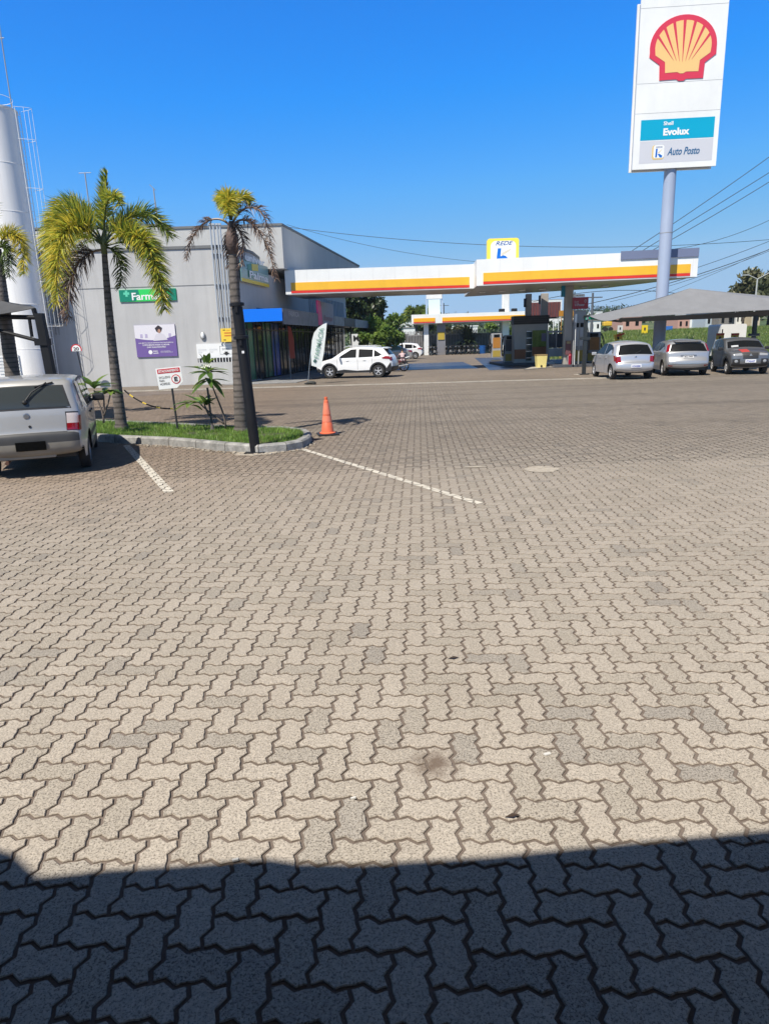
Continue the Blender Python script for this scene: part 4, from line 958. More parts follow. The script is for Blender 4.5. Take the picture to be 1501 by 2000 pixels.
# boxy silver hatchback near the left edge
def uno_extra(root, surf, hw, oc):
    # rear wiper, emblem, lock, lower bumper split, exhaust, number recess
    mb = MB(); p = surf(6.35, .02, .02); mb.ell(p, (.035, .04, .03), 10, 6)
    pts = [p, surf(6.7, -.15, .035), surf(6.95, -.34, .03), surf(7.3, -.50, .028)]
    mb.tube(pts, [.014, .011, .010, .008], 6); mb.tube([surf(6.98, -.22, .018), surf(7.35, -.64, .018)], .012, 5); mb.build('rear_wiper', M_blackp, root, world=False)
    mb = MB(); p = surf(5.75, .02, .004); M = Matrix.Rotation(R(-90), 3, 'Y'); mb.lathe([(.001, .012), (.030, .012), (.042, .008), (.044, 0)], p, 20, 0, M); mb.build('round_emblem', mat('emblem_silver', (.35, .36, .38), .3, metal=.8), root, world=False)
    mb = MB(); p = surf(5.1, -.02, .002); mb.lathe([(.001, .008), (.018, .008), (.02, 0)], p, 14, 0, M); mb.build('boot_lock', M_blackp, root, world=False)
    mb = MB(); mb.tube([(-1.65, .35, .26), (-1.86, .35, .25)], .028, 8); mb.build('exhaust', mat('rusty_steel', (.12, .06, .04), .7), root, world=False)
    mb = MB(); mb.box((-1.70, .15, .33), (.16, .9, .10), bev=.02); mb.build('bumper_skirt', mat('skirt_beige', (.30, .28, .24), .6), root, world=False)
uno = dict(L=3.69, W=1.56, paint=M_silver, belt=.90, tumble=.26, round=.05, crown=.035, sill=.24, rw=.285, wheels=(-1.16, 1.18), tw=.165, spokes=5, rim=mat('steel_rim', (.25, .25, .26), .4, metal=.6),
    outline=[(-1.62, .33), (-1.78, .34), (-1.84, .42), (-1.84, .62), (-1.80, .655), (-1.785, .72), (-1.76, .97), (-1.62, 1.34), (-1.54, 1.42), (-1.2, 1.45), (-.5, 1.465), (.3, 1.44), (.55, 1.36), (1.10, .95), (1.2, .92), (1.65, .83), (1.80, .76), (1.83, .55), (1.82, .35), (1.7, .24)],
    mirror=(.78, .98), mirror_mat=M_blackp, handles=[(-.55, .84), (-.12, .84)], handle_mat=M_blackp,
    wraps=[('rear_window', 6.12, 7.05, -.86, .86, M_carglass, dict(off=.004, sa2=-.80, sb2=.80)), ('window_seal', 6.04, 7.12, -.89, .89, M_blackp, dict(off=.0015, sa2=-.84, sb2=.84)),
           ('windshield', 12.1, 12.92, -.84, .84, M_carglass, dict(off=.004)),
           ('rear_bumper', 2.45, 3.75, -.995, .995, M_bump, dict(off=.03, ns_=25)), ('rear_bumper_lower', .3, 2.46, -.995, .995, mat('bumper_beige', (.24, .225, .195), .6, noise_=(3, .15)), dict(off=.036, ns_=25)),
           ('tailgate_gap', 4.02, 4.12, -.97, .97, M_blackp, dict(off=.002, nt=3)),
           ('taillight', 4.35, 5.2, -.985, -.76, M_tail, dict(off=.008)), ('taillight', 4.35, 5.2, .76, .985, M_tail, dict(off=.008)),
           ('tail_lens', 5.2, 5.8, -.985, -.76, M_tailw, dict(off=.008)), ('tail_lens', 5.2, 5.8, .76, .985, M_tailw, dict(off=.008)),
           ('lamp_surround', 4.27, 5.88, -.99, -.745, M_blackp, dict(off=.004)), ('lamp_surround', 4.27, 5.88, .745, .99, M_blackp, dict(off=.004)),
           ('headlight', 16.2, 16.9, -.95, -.62, M_head), ('headlight', 16.2, 16.9, .62, .95, M_head)],
    sides=[('side_window', [(-1.42, .97), (-1.32, 1.33), (-.92, 1.36), (-.92, .96)], M_carglass), ('side_window', [(-.84, .96), (-.84, 1.365), (-.22, 1.375), (-.22, .95)], M_carglass), ('side_window', [(-.12, .95), (-.12, 1.375), (.32, 1.35), (.82, .98), (.82, .95)], M_carglass),
           ('window_frame', [(-1.50, .94), (-1.36, 1.37), (-.3, 1.41), (.36, 1.39), (.92, .96), (.92, .92)], M_blackp, dict(off=.003, sub=3)),
           ('taillight', [(-1.78, .66), (-1.70, .66), (-1.68, .88), (-1.74, .88)], M_tail), ('side_strip', [(-.85, .45), (-.85, .52), (.85, .52), (.85, .45)], M_bump, dict(sub=4)),
           ('side_skirt', [(-.8, .24), (-.8, .34), (.82, .34), (.82, .24)], M_bump, dict(sub=4))],
    doorlines=[(-.88, .34, .94), (-.17, .34, .94), (.9, .34, .94)],
    plates=[(2.3, 'rear', '', mat('blank_plate', (.005, .005, .005), .95, spec=.05), None, .055)], extra=[uno_extra])
RZU = R(90+20)
car('parked_hatchback', 'old boxy silver hatchback seen from behind at the left edge', 'car', place(176, 911, (-1.16, -.70), RZU), RZU, uno)

# white crossover
kx_wheels = (-1.32, 1.30)
def kicks_extra(root, surf, hw, oc):
    mb = MB(); mb.box((-.35, 0, 1.60), (1.9, .02, .01));
    for s in (-1, 1): mb.tube([(-1.2, s*.55, 1.56), (-.9, s*.56, 1.62), (.3, s*.56, 1.63), (.55, s*.55, 1.57)], .02, 6)
    mb.build('roof_rail', mat('rail_silver', (.5, .5, .5), .3, metal=.7), root, world=False)
    mb = MB(); mb.slab([(-1.50, -.55, 1.50), (-1.76, -.52, 1.44), (-1.76, .52, 1.44), (-1.50, .55, 1.50)], .03); mb.build('spoiler', M_wcar, root, world=False)
kicks = dict(L=4.3, W=1.76, paint=M_wcar, belt=.98, tumble=.36, round=.08, crown=.07, sill=.27, rw=.335, wheels=kx_wheels, tw=.2, cladding=True,
    outline=[(-1.86, .28), (-2.04, .32), (-2.12, .48), (-2.10, .74), (-2.02, .98), (-1.94, 1.10), (-1.66, 1.42), (-1.50, 1.50), (-.9, 1.575), (-.2, 1.60), (.25, 1.57), (.55, 1.47), (1.20, 1.05), (1.30, 1.02), (1.85, .90), (2.05, .78), (2.12, .58), (2.08, .35), (1.9, .27)],
    mirror=(.70, 1.05), handles=[(-.60, .90), (.30, .90)],
    wraps=[('rear_window', 5.15, 6.2, -.8, .8, M_glassd), ('windshield', 11.1, 11.95, -.86, .86, M_glassd, dict(off=.004)), ('rear_bumper', .5, 2.3, -.99, .99, M_blackp, dict(off=.02, ns_=17)),
           ('taillight', 3.5, 4.5, -.99, -.6, M_tail), ('taillight', 3.5, 4.5, .6, .99, M_tail), ('headlight', 14.3, 15.2, -.98, -.66, M_head), ('headlight', 14.3, 15.2, .66, .98, M_head),
           ('front_bumper', 16.2, 17.6, -.99, .99, M_blackp, dict(off=.02, ns_=17)), ('grille', 15.1, 16.2, -.5, .5, M_blackp)],
    sides=[('side_window', [(-1.52, 1.16), (-1.16, 1.39), (-1.12, 1.39), (-1.12, 1.06), (-1.36, 1.08)], M_glassd), ('side_window', [(-1.05, 1.06), (-1.05, 1.42), (-.30, 1.46), (-.30, 1.04)], M_glassd), ('side_window', [(-.17, 1.04), (-.17, 1.46), (.12, 1.45), (.72, 1.10), (.80, 1.03)], M_glassd),
           ('sill_trim', [(-.90, .28), (-.92, .40), (-.2, .38), (.5, .45), (.86, .40), (.86, .28)], M_blackp, dict(off=.014, sub=4)),
           ('taillight', [(-1.98, .92), (-1.60, .95), (-1.52, 1.0), (-1.72, 1.08), (-1.92, 1.06)], M_tail, dict(off=.012, sub=2)), ('headlight', [(1.98, .84), (1.60, .90), (1.85, .80)], M_head, dict(off=.012)),
           ('bumper_corner', [(-2.02, .36), (-1.74, .30), (-1.72, .42), (-1.98, .78)], M_blackp, dict(off=.014, sub=3)), ('bumper_corner', [(1.98, .36), (1.74, .30), (1.72, .42), (1.96, .55)], M_blackp, dict(off=.014, sub=3))],
    doorlines=[(-1.02, .42, 1.0), (-.24, .42, 1.02), (.86, .42, 1.0)], extra=[kicks_extra])
g0, g1 = G(642, 739.5), G(741, 737.5); rz = math.atan2(g0.y-g1.y, g0.x-g1.x); mid = (g0+g1)/2
n_ = Vector((-math.sin(rz), math.cos(rz), 0)); mid = mid-n_*(.84)-Vector((math.cos(rz), math.sin(rz), 0))*(-.01)
car('parked_crossover', 'white crossover parked side-on beside the pharmacy banner', 'car', mid, rz, kicks)
# silver sedan and white hatchback behind
sedan = dict(L=4.5, W=1.72, paint=paintm('warm_silver_paint', (.50, .49, .47)), belt=.93, tumble=.36, round=.07, crown=.06, sill=.22, rw=.31, wheels=(-1.33, 1.30),
    outline=[(-2.0, .26), (-2.2, .32), (-2.24, .6), (-2.2, .92), (-2.1, 1.0), (-1.75, 1.06), (-1.45, 1.2), (-1.0, 1.40), (-.5, 1.46), (.1, 1.46), (.4, 1.38), (1.1, 1.0), (1.3, .95), (1.9, .84), (2.15, .7), (2.22, .45), (2.1, .25)],
    mirror=(.62, 1.0), handles=[(-.62, .86), (.25, .86)],
    wraps=[('rear_window', 5.4, 6.9, -.82, .82, M_glassd), ('windshield', 10.1, 10.9, -.84, .84, M_glassd), ('taillight', 2.6, 3.6, -.99, -.55, M_tail), ('taillight', 2.6, 3.6, .55, .99, M_tail), ('headlight', 13.2, 13.9, -.97, -.6, M_head), ('headlight', 13.2, 13.9, .6, .97, M_head)],
    sides=[('side_window', [(-1.50, 1.06), (-.98, 1.34), (-.35, 1.38), (-.35, .98)], mat('pale_glass', (.16, .24, .22), .1)), ('side_window', [(-.25, .98), (-.25, 1.38), (.15, 1.37), (.68, 1.04), (.75, .98)], MATS['pale_glass']),
           ('taillight', [(-2.14, .80), (-1.78, .92), (-1.86, .98), (-2.10, .98)], M_tail, dict(off=.01))],
    doorlines=[(-.30, .3, .95), (.85, .3, .95)])
car('parked_sedan', 'silver sedan half hidden behind the white crossover', 'car', G(771, 707.5)+Vector((-.6, 1.0, 0)), R(178), sedan)
hatch2 = dict(kicks); hatch2 = {**kicks, 'extra': [], 'cladding': False, 'L': 4.3, 'sides': kicks['sides'][:3]+kicks['sides'][4:5]}
car('parked_wagon', 'white hatchback farthest back, behind the silver sedan', 'car', G(786, 702)+Vector((0, 1.0, 0)), R(176), hatch2)
# silver round-tailed hatchback (left of the three under the shade tent)
def micra_extra(root, surf, hw, oc):
    mb = MB(); mb.tube([surf(5.02, .03, .02), surf(5.15, -.12, .025), surf(5.3, -.30, .02)], .014, 5); mb.build('rear_wiper', M_blackp, root, world=False)
    mb = MB(); mb.ell(surf(4.6, 0, .004), (.02, .05, .035), 12, 6); mb.build('round_emblem', M_chrome, root, world=False)
micra = dict(L=3.82, W=1.68, paint=M_silver2, belt=.95, tumble=.34, round=.10, crown=.09, sill=.24, rw=.30, wheels=(-1.20, 1.24), tw=.19,
    outline=[(-1.62, .26), (-1.80, .30), (-1.90, .42), (-1.89, .62), (-1.80, .76), (-1.76, .98), (-1.50, 1.40), (-1.36, 1.46), (-.8, 1.51), (-.1, 1.52), (.35, 1.46), (1.05, 1.04), (1.2, 1.0), (1.65, .82), (1.82, .66), (1.88, .45), (1.75, .25)],
    mirror=(.78, 1.0), handles=[(-.62, .86), (.22, .86)],
    wraps=[('rear_window', 4.98, 6.02, -.90, .90, M_glassd, dict(sa2=-.80, sb2=.80)), ('windshield', 10.1, 10.9, -.84, .84, M_glassd),
           ('taillight', 3.7, 4.75, -.99, -.77, M_tail, dict(off=.015)), ('taillight', 3.7, 4.75, .77, .99, M_tail, dict(off=.015)), ('bumper_trim', .6, 1.5, -.96, .96, mat('chrome_trim', (.6, .6, .62), .25, metal=.6), dict(off=.012, ns_=17)),
           ('tailgate_gap', 3.45, 3.52, -.8, .8, M_blackp, dict(off=.002, nt=3)), ('headlight', 12.8, 13.6, -.95, -.6, M_head), ('headlight', 12.8, 13.6, .6, .95, M_head)],
    sides=[('side_window', [(-1.40, 1.04), (-1.28, 1.26), (-1.0, 1.37), (-.42, 1.42), (-.42, 1.0)], M_glassd), ('side_window', [(-.34, 1.0), (-.34, 1.42), (.05, 1.41), (.72, 1.05), (.80, .99)], M_glassd), ('taillight', [(-1.74, .72), (-1.58, .74), (-1.56, .95), (-1.70, .95)], M_tail, dict(off=.012))],
    doorlines=[(-.38, .34, 1.0), (-1.0, .55, 1.0), (.86, .34, 1.0)], plates=[(2.6, 'rear', 'KOH2E85', M_plateW, M_blueink)], extra=[micra_extra])
rz = R(88); car('parked_hatchback', 'round-tailed silver hatchback with upright red lamps, leftmost of three under the grey shade', 'car', place(1193, 741, (-1.20, .74), rz), rz, micra, 'cars parked under the right shade tent')
def focus_extra(root, surf, hw, oc):
    mb = MB(); mb.slab([(-1.50, -.55, 1.455), (-1.80, -.50, 1.42), (-1.80, .50, 1.42), (-1.50, .55, 1.455)][::-1], .035); mb.build('spoiler', MATS['grey_silver_paint'], root, world=False)
    mb = MB(); mb.box(surf(4.3, 0, .02), (.02, .62, .035)); mb.build('tailgate_trim', M_chrome, root, world=False)
focus = dict(L=4.34, W=1.82, paint=M_gunm, belt=.96, tumble=.36, round=.09, crown=.08, sill=.22, rw=.32, wheels=(-1.32, 1.32), tw=.205,
    outline=[(-1.82, .26), (-2.02, .30), (-2.12, .44), (-2.11, .62), (-2.0, .78), (-1.96, 1.0), (-1.72, 1.36), (-1.56, 1.43), (-1.0, 1.49), (-.2, 1.50), (.3, 1.44), (1.15, 1.02), (1.3, .98), (1.85, .82), (2.08, .66), (2.14, .45), (2.0, .25)],
    mirror=(.82, 1.0), handles=[(-.72, .88), (.22, .88)],
    wraps=[('rear_window', 5.0, 6.0, -.89, .89, M_glassd, dict(sa2=-.80, sb2=.80)), ('windshield', 10.1, 10.9, -.84, .84, M_glassd),
           ('taillight', 5.1, 6.1, -.998, -.90, M_tail, dict(off=.01)), ('taillight', 5.1, 6.1, .90, .998, M_tail, dict(off=.01)),
           ('reflector', 1.55, 1.95, -.97, -.78, M_tail, dict(off=.012)), ('reflector', 1.55, 1.95, .78, .97, M_tail, dict(off=.012)), ('rear_bumper', .4, 1.2, -.95, .95, M_bump, dict(off=.012, ns_=17)),
           ('bumper_trim', 2.25, 2.45, -.98, .98, M_chrome, dict(off=.012, ns_=17, nt=3)), ('headlight', 12.9, 13.7, -.95, -.6, M_head), ('headlight', 12.9, 13.7, .6, .95, M_head)],
    sides=[('side_window', [(-1.55, 1.10), (-1.2, 1.33), (-.42, 1.38), (-.42, 1.02)], M_glassd), ('side_window', [(-.34, 1.02), (-.34, 1.38), (.1, 1.37), (.78, 1.06), (.85, 1.0)], M_glassd)],
    doorlines=[(-.38, .3, 1.0), (.92, .3, 1.0)], plates=[(4.0, 'rear', 'MCA 9499', M_plateG, M_ink)], extra=[focus_extra])
rz = R(90-11); car('parked_hatchback', 'silver-grey hatchback with its plate on the tailgate, middle of three under the grey shade', 'car', place(1294, 733.5, (-1.32, .80), rz), rz, focus, 'cars parked under the right shade tent')
def kwid_extra(root, surf, hw, oc):
    mb = MB(); fr = (surf(13.35, 0, .012), Vector((0, 1, 0)), Vector((0, 0, 1)), Vector((1, 0, 0)))
    mb.slab([fp(fr, *q) for q in ((0, -.085), (.055, 0), (0, .085), (-.055, 0))], .012, Vector((1, 0, 0))); mb.build('grille_emblem', M_chrome, root, world=False)
    mb = MB(); V = [surf(11.2+(12.4-11.2)*i/4, -.45+.42*j/3, .006) for i in range(5) for j in range(4)]
    mb.add(V, [(i*4+j, (i+1)*4+j, (i+1)*4+j+1, i*4+j+1) for i in range(4) for j in range(3)]); mb.build('bonnet_graphic', mat('graphic_red', (.45, .06, .05), .4), root, world=False)
    for s in (-1, 1):
        mb = MB(); mb.ell(surf(14.4, s*.78, .01), (.03, .07, .065), 16, 8); mb.build('fog_lamp', M_head, root, world=False)
    for k in (0, 1):
        mb = MB(); V = [surf(9.75+k*.12, -.70, .01), surf(9.75+k*.12, -.35, .01), surf(9.68+k*.12, -.35, .01), surf(9.68+k*.12, -.70, .01)]; mb.add(V, [(0, 1, 2, 3)]); mb.build('windshield_sticker', M_plateW, root, world=False)
kwid = dict(L=3.68, W=1.60, paint=paintm('mid_silver_paint', (.17, .172, .18)), belt=.98, tumble=.30, round=.09, crown=.07, sill=.27, rw=.31, wheels=(-1.22, 1.20), tw=.19, cladding=True, spokes=6,
    outline=[(-1.60, .28), (-1.78, .32), (-1.84, .50), (-1.82, .95), (-1.72, 1.05), (-1.52, 1.40), (-1.36, 1.46), (-.6, 1.50), (.15, 1.48), (.40, 1.42), (.98, 1.06), (1.10, 1.03), (1.60, .95), (1.76, .85), (1.82, .62), (1.82, .42), (1.7, .27)],
    mirror=(.72, 1.04), mirror_mat=M_blackp,
    wraps=[('windshield', 9.15, 9.97, -.88, .88, M_glassd), ('rear_window', 4.1, 4.9, -.84, .84, M_glassd), ('grille', 12.75, 13.9, -.42, .42, M_blackp, dict(off=.008)), ('headlight', 12.75, 13.35, -.92, -.48, M_head, dict(off=.012)), ('headlight', 12.75, 13.35, .48, .92, M_head, dict(off=.012)),
           ('lamp_pocket', 13.9, 14.9, -.96, -.58, M_blackp, dict(off=.012)), ('lamp_pocket', 13.9, 14.9, .58, .96, M_blackp, dict(off=.012)), ('front_bumper', 14.95, 15.7, -.98, .98, M_blackp, dict(off=.014, ns_=17))],
    sides=[('side_window', [(-1.36, 1.08), (-1.2, 1.36), (-.45, 1.41), (-.45, 1.03)], M_glassd), ('side_window', [(-.37, 1.03), (-.37, 1.41), (.12, 1.39), (.66, 1.10), (.72, 1.03)], M_glassd)],
    doorlines=[(-.41, .3, 1.0), (.8, .3, 1.0)], plates=[(14.35, 'front', 'FTA5A37', M_plateW, M_blueink)], extra=[kwid_extra])
rz = R(-90-13); car('parked_hatchback', 'grey hatchback facing the camera with black lamp pockets, rightmost of three under the grey shade', 'car', place(1418, 731, (1.20, -.70), rz), rz, kwid, 'cars parked under the right shade tent')

# ------------------------------------------------------------------ motorcycles
def motorcycle(name, label, loc, rz, pm, group=None):
    r = thing(name, label, 'motorcycle', loc, group, rz); M = Matrix.Rotation(R(90), 3, 'X')
    for x in (-.62, .62):
        mb = MB(); mb.lathe([(.24, -.03), (.29, -.045), (.31, 0), (.29, .045), (.24, .03)], (x, 0, .31), 22, 0, M); w_ = mb.build('wheel', M_tyre, r, smooth=True, world=False)
        mb = MB(); mb.lathe([(.235, -.02), (.25, 0), (.235, .02)], (x, 0, .31), 22, 0, M)
        for k in range(6): a = k*math.pi/3; mb.tube([(x, 0, .31), (x+.24*math.cos(a), 0, .31+.24*math.sin(a))], .012, 4)
        mb.build('rim', M_chrome, w_, world=False)
    mb = MB(); mb.box((-.02, 0, .42), (.40, .24, .28), bev=.06); mb.tube([(-.25, .14, .32), (-.85, .16, .40)], .04, 8); mb.build('engine', M_grey, r, world=False)
    mb = MB(); mb.ell((.14, 0, .78), (.28, .14, .13), 14, 8); mb.box((.1, 0, .62), (.5, .1, .12), bev=.03); mb.build('fuel_tank', pm, r, smooth=True, world=False)
    mb = MB(); mb.box((-.38, 0, .80), (.62, .24, .09), bev=.035); mb.build('seat', M_blackp, r, world=False)
    mb = MB(); mb.slab([(-.62, -.08, .80), (-.62, .08, .80), (-.95, .06, .90), (-.95, -.06, .90)], .05); mb.build('tail', pm, r, world=False)
    mb = MB()
    for s in (-.07, .07): mb.tube([(.62, s, .31), (.38, s, .98)], .022, 6)
    mb.tube([(.30, -.34, 1.04), (.36, -.12, 1.02), (.36, .12, 1.02), (.30, .34, 1.04)], .016, 6); mb.build('fork', M_chrome, r, world=False)
    mb = MB(); mb.ell((.47, 0, .88), (.09, .1, .1), 12, 8); mb.build('headlight', M_head, r, smooth=True, world=False)
    mb = MB(); mb.lathe([(.33, -.05), (.34, 0), (.33, .05)], (.62, 0, .31), 10, 0, M); mb.f = mb.f[:6]+mb.f[10:16]; mb.m = mb.m[:len(mb.f)]; mb.build('mudguard', pm, r, world=False)
    mb = MB()
    for s in (-.05, .05): mb.tube([(-.62, s, .31), (-.15, s, .45)], .025, 6)
    mb.tube([(-.7, .1, .34), (-.5, .1, .72)], .03, 6); mb.build('swingarm', M_blackp, r, world=False)
    return r
def copy_tree(o, parent=None):
    c = o.copy(); C.objects.link(c)
    if parent: c.parent = parent
    for ch in list(o.children): copy_tree(ch, c)
    return c
motorcycle('motorcycle', 'black and white motorcycle poking out behind the white crossover', G(769, 726)+Vector((0, .0, 0)), R(187), M_whiteP)
m0 = motorcycle('motorcycle', 'dark motorcycle parked at the left end of the row beside the white canopy column', G(840, 694), R(78), M_black, 'motorcycles in the shade of the far canopy')
spots_m = [(849, 100, 'dark motorcycle left of the grey canopy column'), (871, 84, 'dark motorcycle just right of the grey canopy column'), (880, 96, 'dark motorcycle second to the right of the grey canopy column'), (889, 80, 'dark motorcycle just left of the three before the cycad'), (897, 95, 'dark motorcycle left of the cycad stem'), (906, 82, 'dark motorcycle before the cycad stem'), (915, 98, 'dark motorcycle right of the cycad stem'), (924, 84, 'dark motorcycle one place left of the blue drum'), (932, 95, 'dark motorcycle touching the blue drum'), (957, 82, 'dark motorcycle right of the blue drum'), (966, 97, 'dark motorcycle at the right end of the row')]
for px, rz, lab in spots_m:
    c_ = copy_tree(m0); c_.location = G(px, 694-.03*(px-838)); c_.rotation_euler = (0, 0, R(rz)); c_['label'] = lab
white_m = motorcycle('motorcycle', 'small white scooter at the back left of the white canopy column', G(824, 693), R(110), M_whiteP)

# ------------------------------------------------------------------ person crouching by the motorcycle
def person_mesh(name, joints, edges, mats, rule, parent=None):
    me = bpy.data.meshes.new(name); me.from_pydata([j[0] for j in joints], edges, []); o = link(name, me)
    sk = o.modifiers.new('skin', 'SKIN'); sk.use_smooth_shade = True
    for i, j in enumerate(joints):
        d_ = me.skin_vertices[0].data[i]; d_.radius = (j[1], j[2] if len(j) > 2 else j[1]); d_.use_root = (i == 0)
    ss = o.modifiers.new('sub', 'SUBSURF'); ss.levels = 2; ss.render_levels = 2
    dg = bpy.context.evaluated_depsgraph_get(); m2 = bpy.data.meshes.new_from_object(o.evaluated_get(dg)); bpy.data.objects.remove(o)
    m2.name = name; m2.materials.clear()
    for m_ in mats: m2.materials.append(m_)
    for p_ in m2.polygons: p_.material_index = rule(p_.center); p_.use_smooth = True
    return link(name, m2, parent)
M_skin = mat('skin', (.30, .17, .11), .6)
def stripe_cloth():
    m = mat('striped_shirt', (.70, .62, .62), .8); t_ = m.node_tree; bs_ = t_.nodes['Principled BSDF']
    tc_ = t_.nodes.new('ShaderNodeTexCoord'); wv = t_.nodes.new('ShaderNodeTexWave'); wv.bands_direction = 'Z'; wv.inputs['Scale'].default_value = 4.5; wv.inputs['Distortion'].default_value = .3
    mx_ = t_.nodes.new('ShaderNodeMix'); mx_.data_type = 'RGBA'; mx_.inputs[6].default_value = (.75, .68, .68, 1); mx_.inputs[7].default_value = (.42, .20, .24, 1)
    t_.links.new(tc_.outputs['Object'], wv.inputs['Vector']); t_.links.new(wv.outputs['Fac'], mx_.inputs[0]); t_.links.new(mx_.outputs[2], bs_.inputs['Base Color']); return m
g = G(786, 718)
rt = thing('person', 'person in a striped pink and white shirt and dark red trousers squatting behind the motorcycle', 'person', g)
J = [((0, 0, .42), .15, .12), ((0, .06, .62), .14, .10), ((0, .16, .86), .16, .10), ((0, .24, .98), .07, .07), ((0, .33, 1.04), .085, .10), ((0, .36, 1.14), .075, .085),
     ((-.19, .20, .92), .06), ((-.26, .36, .74), .045), ((-.18, .56, .68), .035), ((-.15, .63, .67), .03), ((.19, .20, .92), .06), ((.26, .36, .74), .045), ((.18, .56, .68), .035), ((.15, .63, .67), .03),
     ((-.12, .05, .38), .10), ((-.22, .42, .46), .075), ((-.16, .16, .10), .055), ((-.17, .34, .05), .045), ((.12, .05, .38), .10), ((.22, .42, .46), .075), ((.16, .16, .10), .055), ((.17, .34, .05), .045)]
E = [(0, 1), (1, 2), (2, 3), (3, 4), (4, 5), (2, 6), (6, 7), (7, 8), (8, 9), (2, 10), (10, 11), (11, 12), (12, 13), (0, 14), (14, 15), (15, 16), (16, 17), (0, 18), (18, 19), (19, 20), (20, 21)]
person_mesh('body', J, E, [stripe_cloth(), mat('dark_red_trousers', (.10, .012, .02), .8), M_skin, M_blackp], lambda c: 3 if c.z < .09 else (2 if (c.z > 1.0 or c.y > .48) else (1 if c.z < .50 or (c.y > .3 and c.z < .56) else 0)), rt)
mb = MB(); mb.ell((g.x, g.y+.355, 1.18), (.085, .095, .07), 12, 8); mb.build('hair', M_blackp, rt, smooth=True)
q = G(785, 712); mb = MB(); mb.tube([(q.x, q.y, 0), (q.x+.02, q.y, 1.75)], .035, 8); mb.lathe([(.16, 0), (.16, .04), (.03, .06)], (q.x, q.y, 0), 14); tag(mb.build('barrier_post', M_black), 'thin dark post beside the squatting person', 'post')
# ------------------------------------------------------------------ grass island
M_kerb = mat('kerb_concrete', (.37, .365, .35), .9, noise_=(5, .45), bump=(40, .5, .01))
KH = .145
isl = [Vector((p.x, p.y)) for p in island]
def off_poly(pl, d_):
    a = np.array([[p.x, p.y] for p in pl]); return [Vector(q) for q in inset(a, d_)]
area = sum(isl[i].x*isl[(i+1) % len(isl)].y-isl[(i+1) % len(isl)].x*isl[i].y for i in range(len(isl)))
if area < 0: isl = isl[::-1]
in1, in2 = off_poly(isl, .03), off_poly(isl, .14)
mb = MB(); n = len(isl)
V = [(p.x, p.y, -.01) for p in isl]+[(p.x, p.y, KH-.03) for p in isl]+[(p.x, p.y, KH) for p in in1]+[(p.x, p.y, KH) for p in in2]+[(p.x, p.y, KH-.05) for p in in2]
mb.add(V, [(l*n+i, l*n+(i+1) % n, (l+1)*n+(i+1) % n, (l+1)*n+i) for l in range(4) for i in range(n)])
for i in range(n):
    a0, a1 = isl[i], isl[(i+1) % n]; c0_, c1_ = in2[i], in2[(i+1) % n]; Ls = (a1-a0).length; ks = max(1, int(round(Ls/.9)))
    for k in range(ks):
        f = (k+.0)/ks; p = a0.lerp(a1, f); q = c0_.lerp(c1_, f); d_ = (a1-a0).normalized()*.006; o_ = (p-q).normalized()*.004
        mb.add([(*(p-d_+o_), 0), (*(p+d_+o_), 0), (*(p+d_+o_), KH-.028), (*(p-d_+o_), KH-.028), (*(q-d_), KH+.003), (*(q+d_), KH+.003), (*(p+d_-o_*6), KH+.003), (*(p-d_-o_*6), KH+.003)], [(0, 1, 2, 3), (7, 6, 5, 4), (3, 2, 6, 7)], 1)
streaks(M_kerb, .45, (7, 7, 5), .42, .7)
tag(mb.build('island_kerb', [M_kerb, mat('kerb_gap', (.08, .07, .06), .9)]), kind='structure')
mb = MB(); mb.add([(p.x, p.y, KH-.03) for p in in2], [tuple(range(n))]); tag(mb.build('island_soil', mat('island_soil', (.07, .085, .03), .95, noise_=(6, .5))), kind='structure')
# crumbled mortar along the foot of the kerb
mb = MB(); rr_ = random.Random(5)
for k in range(150):
    px = 225+rr_.random()*390; py = np.interp(px, [225, 330, 440, 505, 560, 592, 609], [865, 870, 881, 886, 881, 875, 864]); g = G(px, py+1+rr_.random()*3)
    s = .012+.03*rr_.random(); mb.box((g.x, g.y, .004+s*.15), (s*1.5, s, s*.4), rz=rr_.random()*3)
tag(mb.build('crumbled_mortar', M_worn), 'crumbs of pale mortar along the foot of the island kerb', 'mortar crumbs', kind='stuff')
M_gr = [leafmat('grass_light', (.27, .42, .07), (.16, .29, .045)), leafmat('grass_mid', (.17, .31, .05), (.10, .20, .03)), leafmat('grass_dry', (.26, .27, .08), (.14, .17, .05))]
def blades(name, n, pick, hmin, hmax, wd, mats, label, cat):
    V = np.zeros((n, 3, 3)); mi = np.zeros(n, int); r = np.random.default_rng(11)
    for k in range(n):
        x, y, z = pick(r); h = hmin+(hmax-hmin)*r.random()**1.5; a = r.random()*6.28; l = (r.random()-.5)*h*1.2; l2 = (r.random()-.5)*h*1.2
        V[k, 0] = (x-math.cos(a)*wd, y-math.sin(a)*wd, z); V[k, 1] = (x+math.cos(a)*wd, y+math.sin(a)*wd, z); V[k, 2] = (x+l, y+l2, z+h)
        mi[k] = 0 if r.random() < .5 else (1 if r.random() < .8 else 2)
    o = npmesh(name, V.reshape(-1, 3), np.arange(3*n).reshape(-1, 3), mats, mi=mi); tag(o, label, cat, kind='stuff'); return o
inxy = [(p.x, p.y) for p in in2]; bx0, bx1 = min(p[0] for p in inxy), max(p[0] for p in inxy); by0, by1 = min(p[1] for p in inxy), max(p[1] for p in inxy)
def pick_isl(r):
    while True:
        x = bx0+(bx1-bx0)*r.random(); y = by0+(by1-by0)*r.random()
        if inpoly(x, y, inxy) and noise.noise(Vector((x*2.2, y*2.2, 1)))+r.random()*.55 > .02: return x, y, KH-.04
blades('grass', 60000, pick_isl, .025, .10, .006, M_gr, 'bright green grass covering the kerbed island', 'grass')

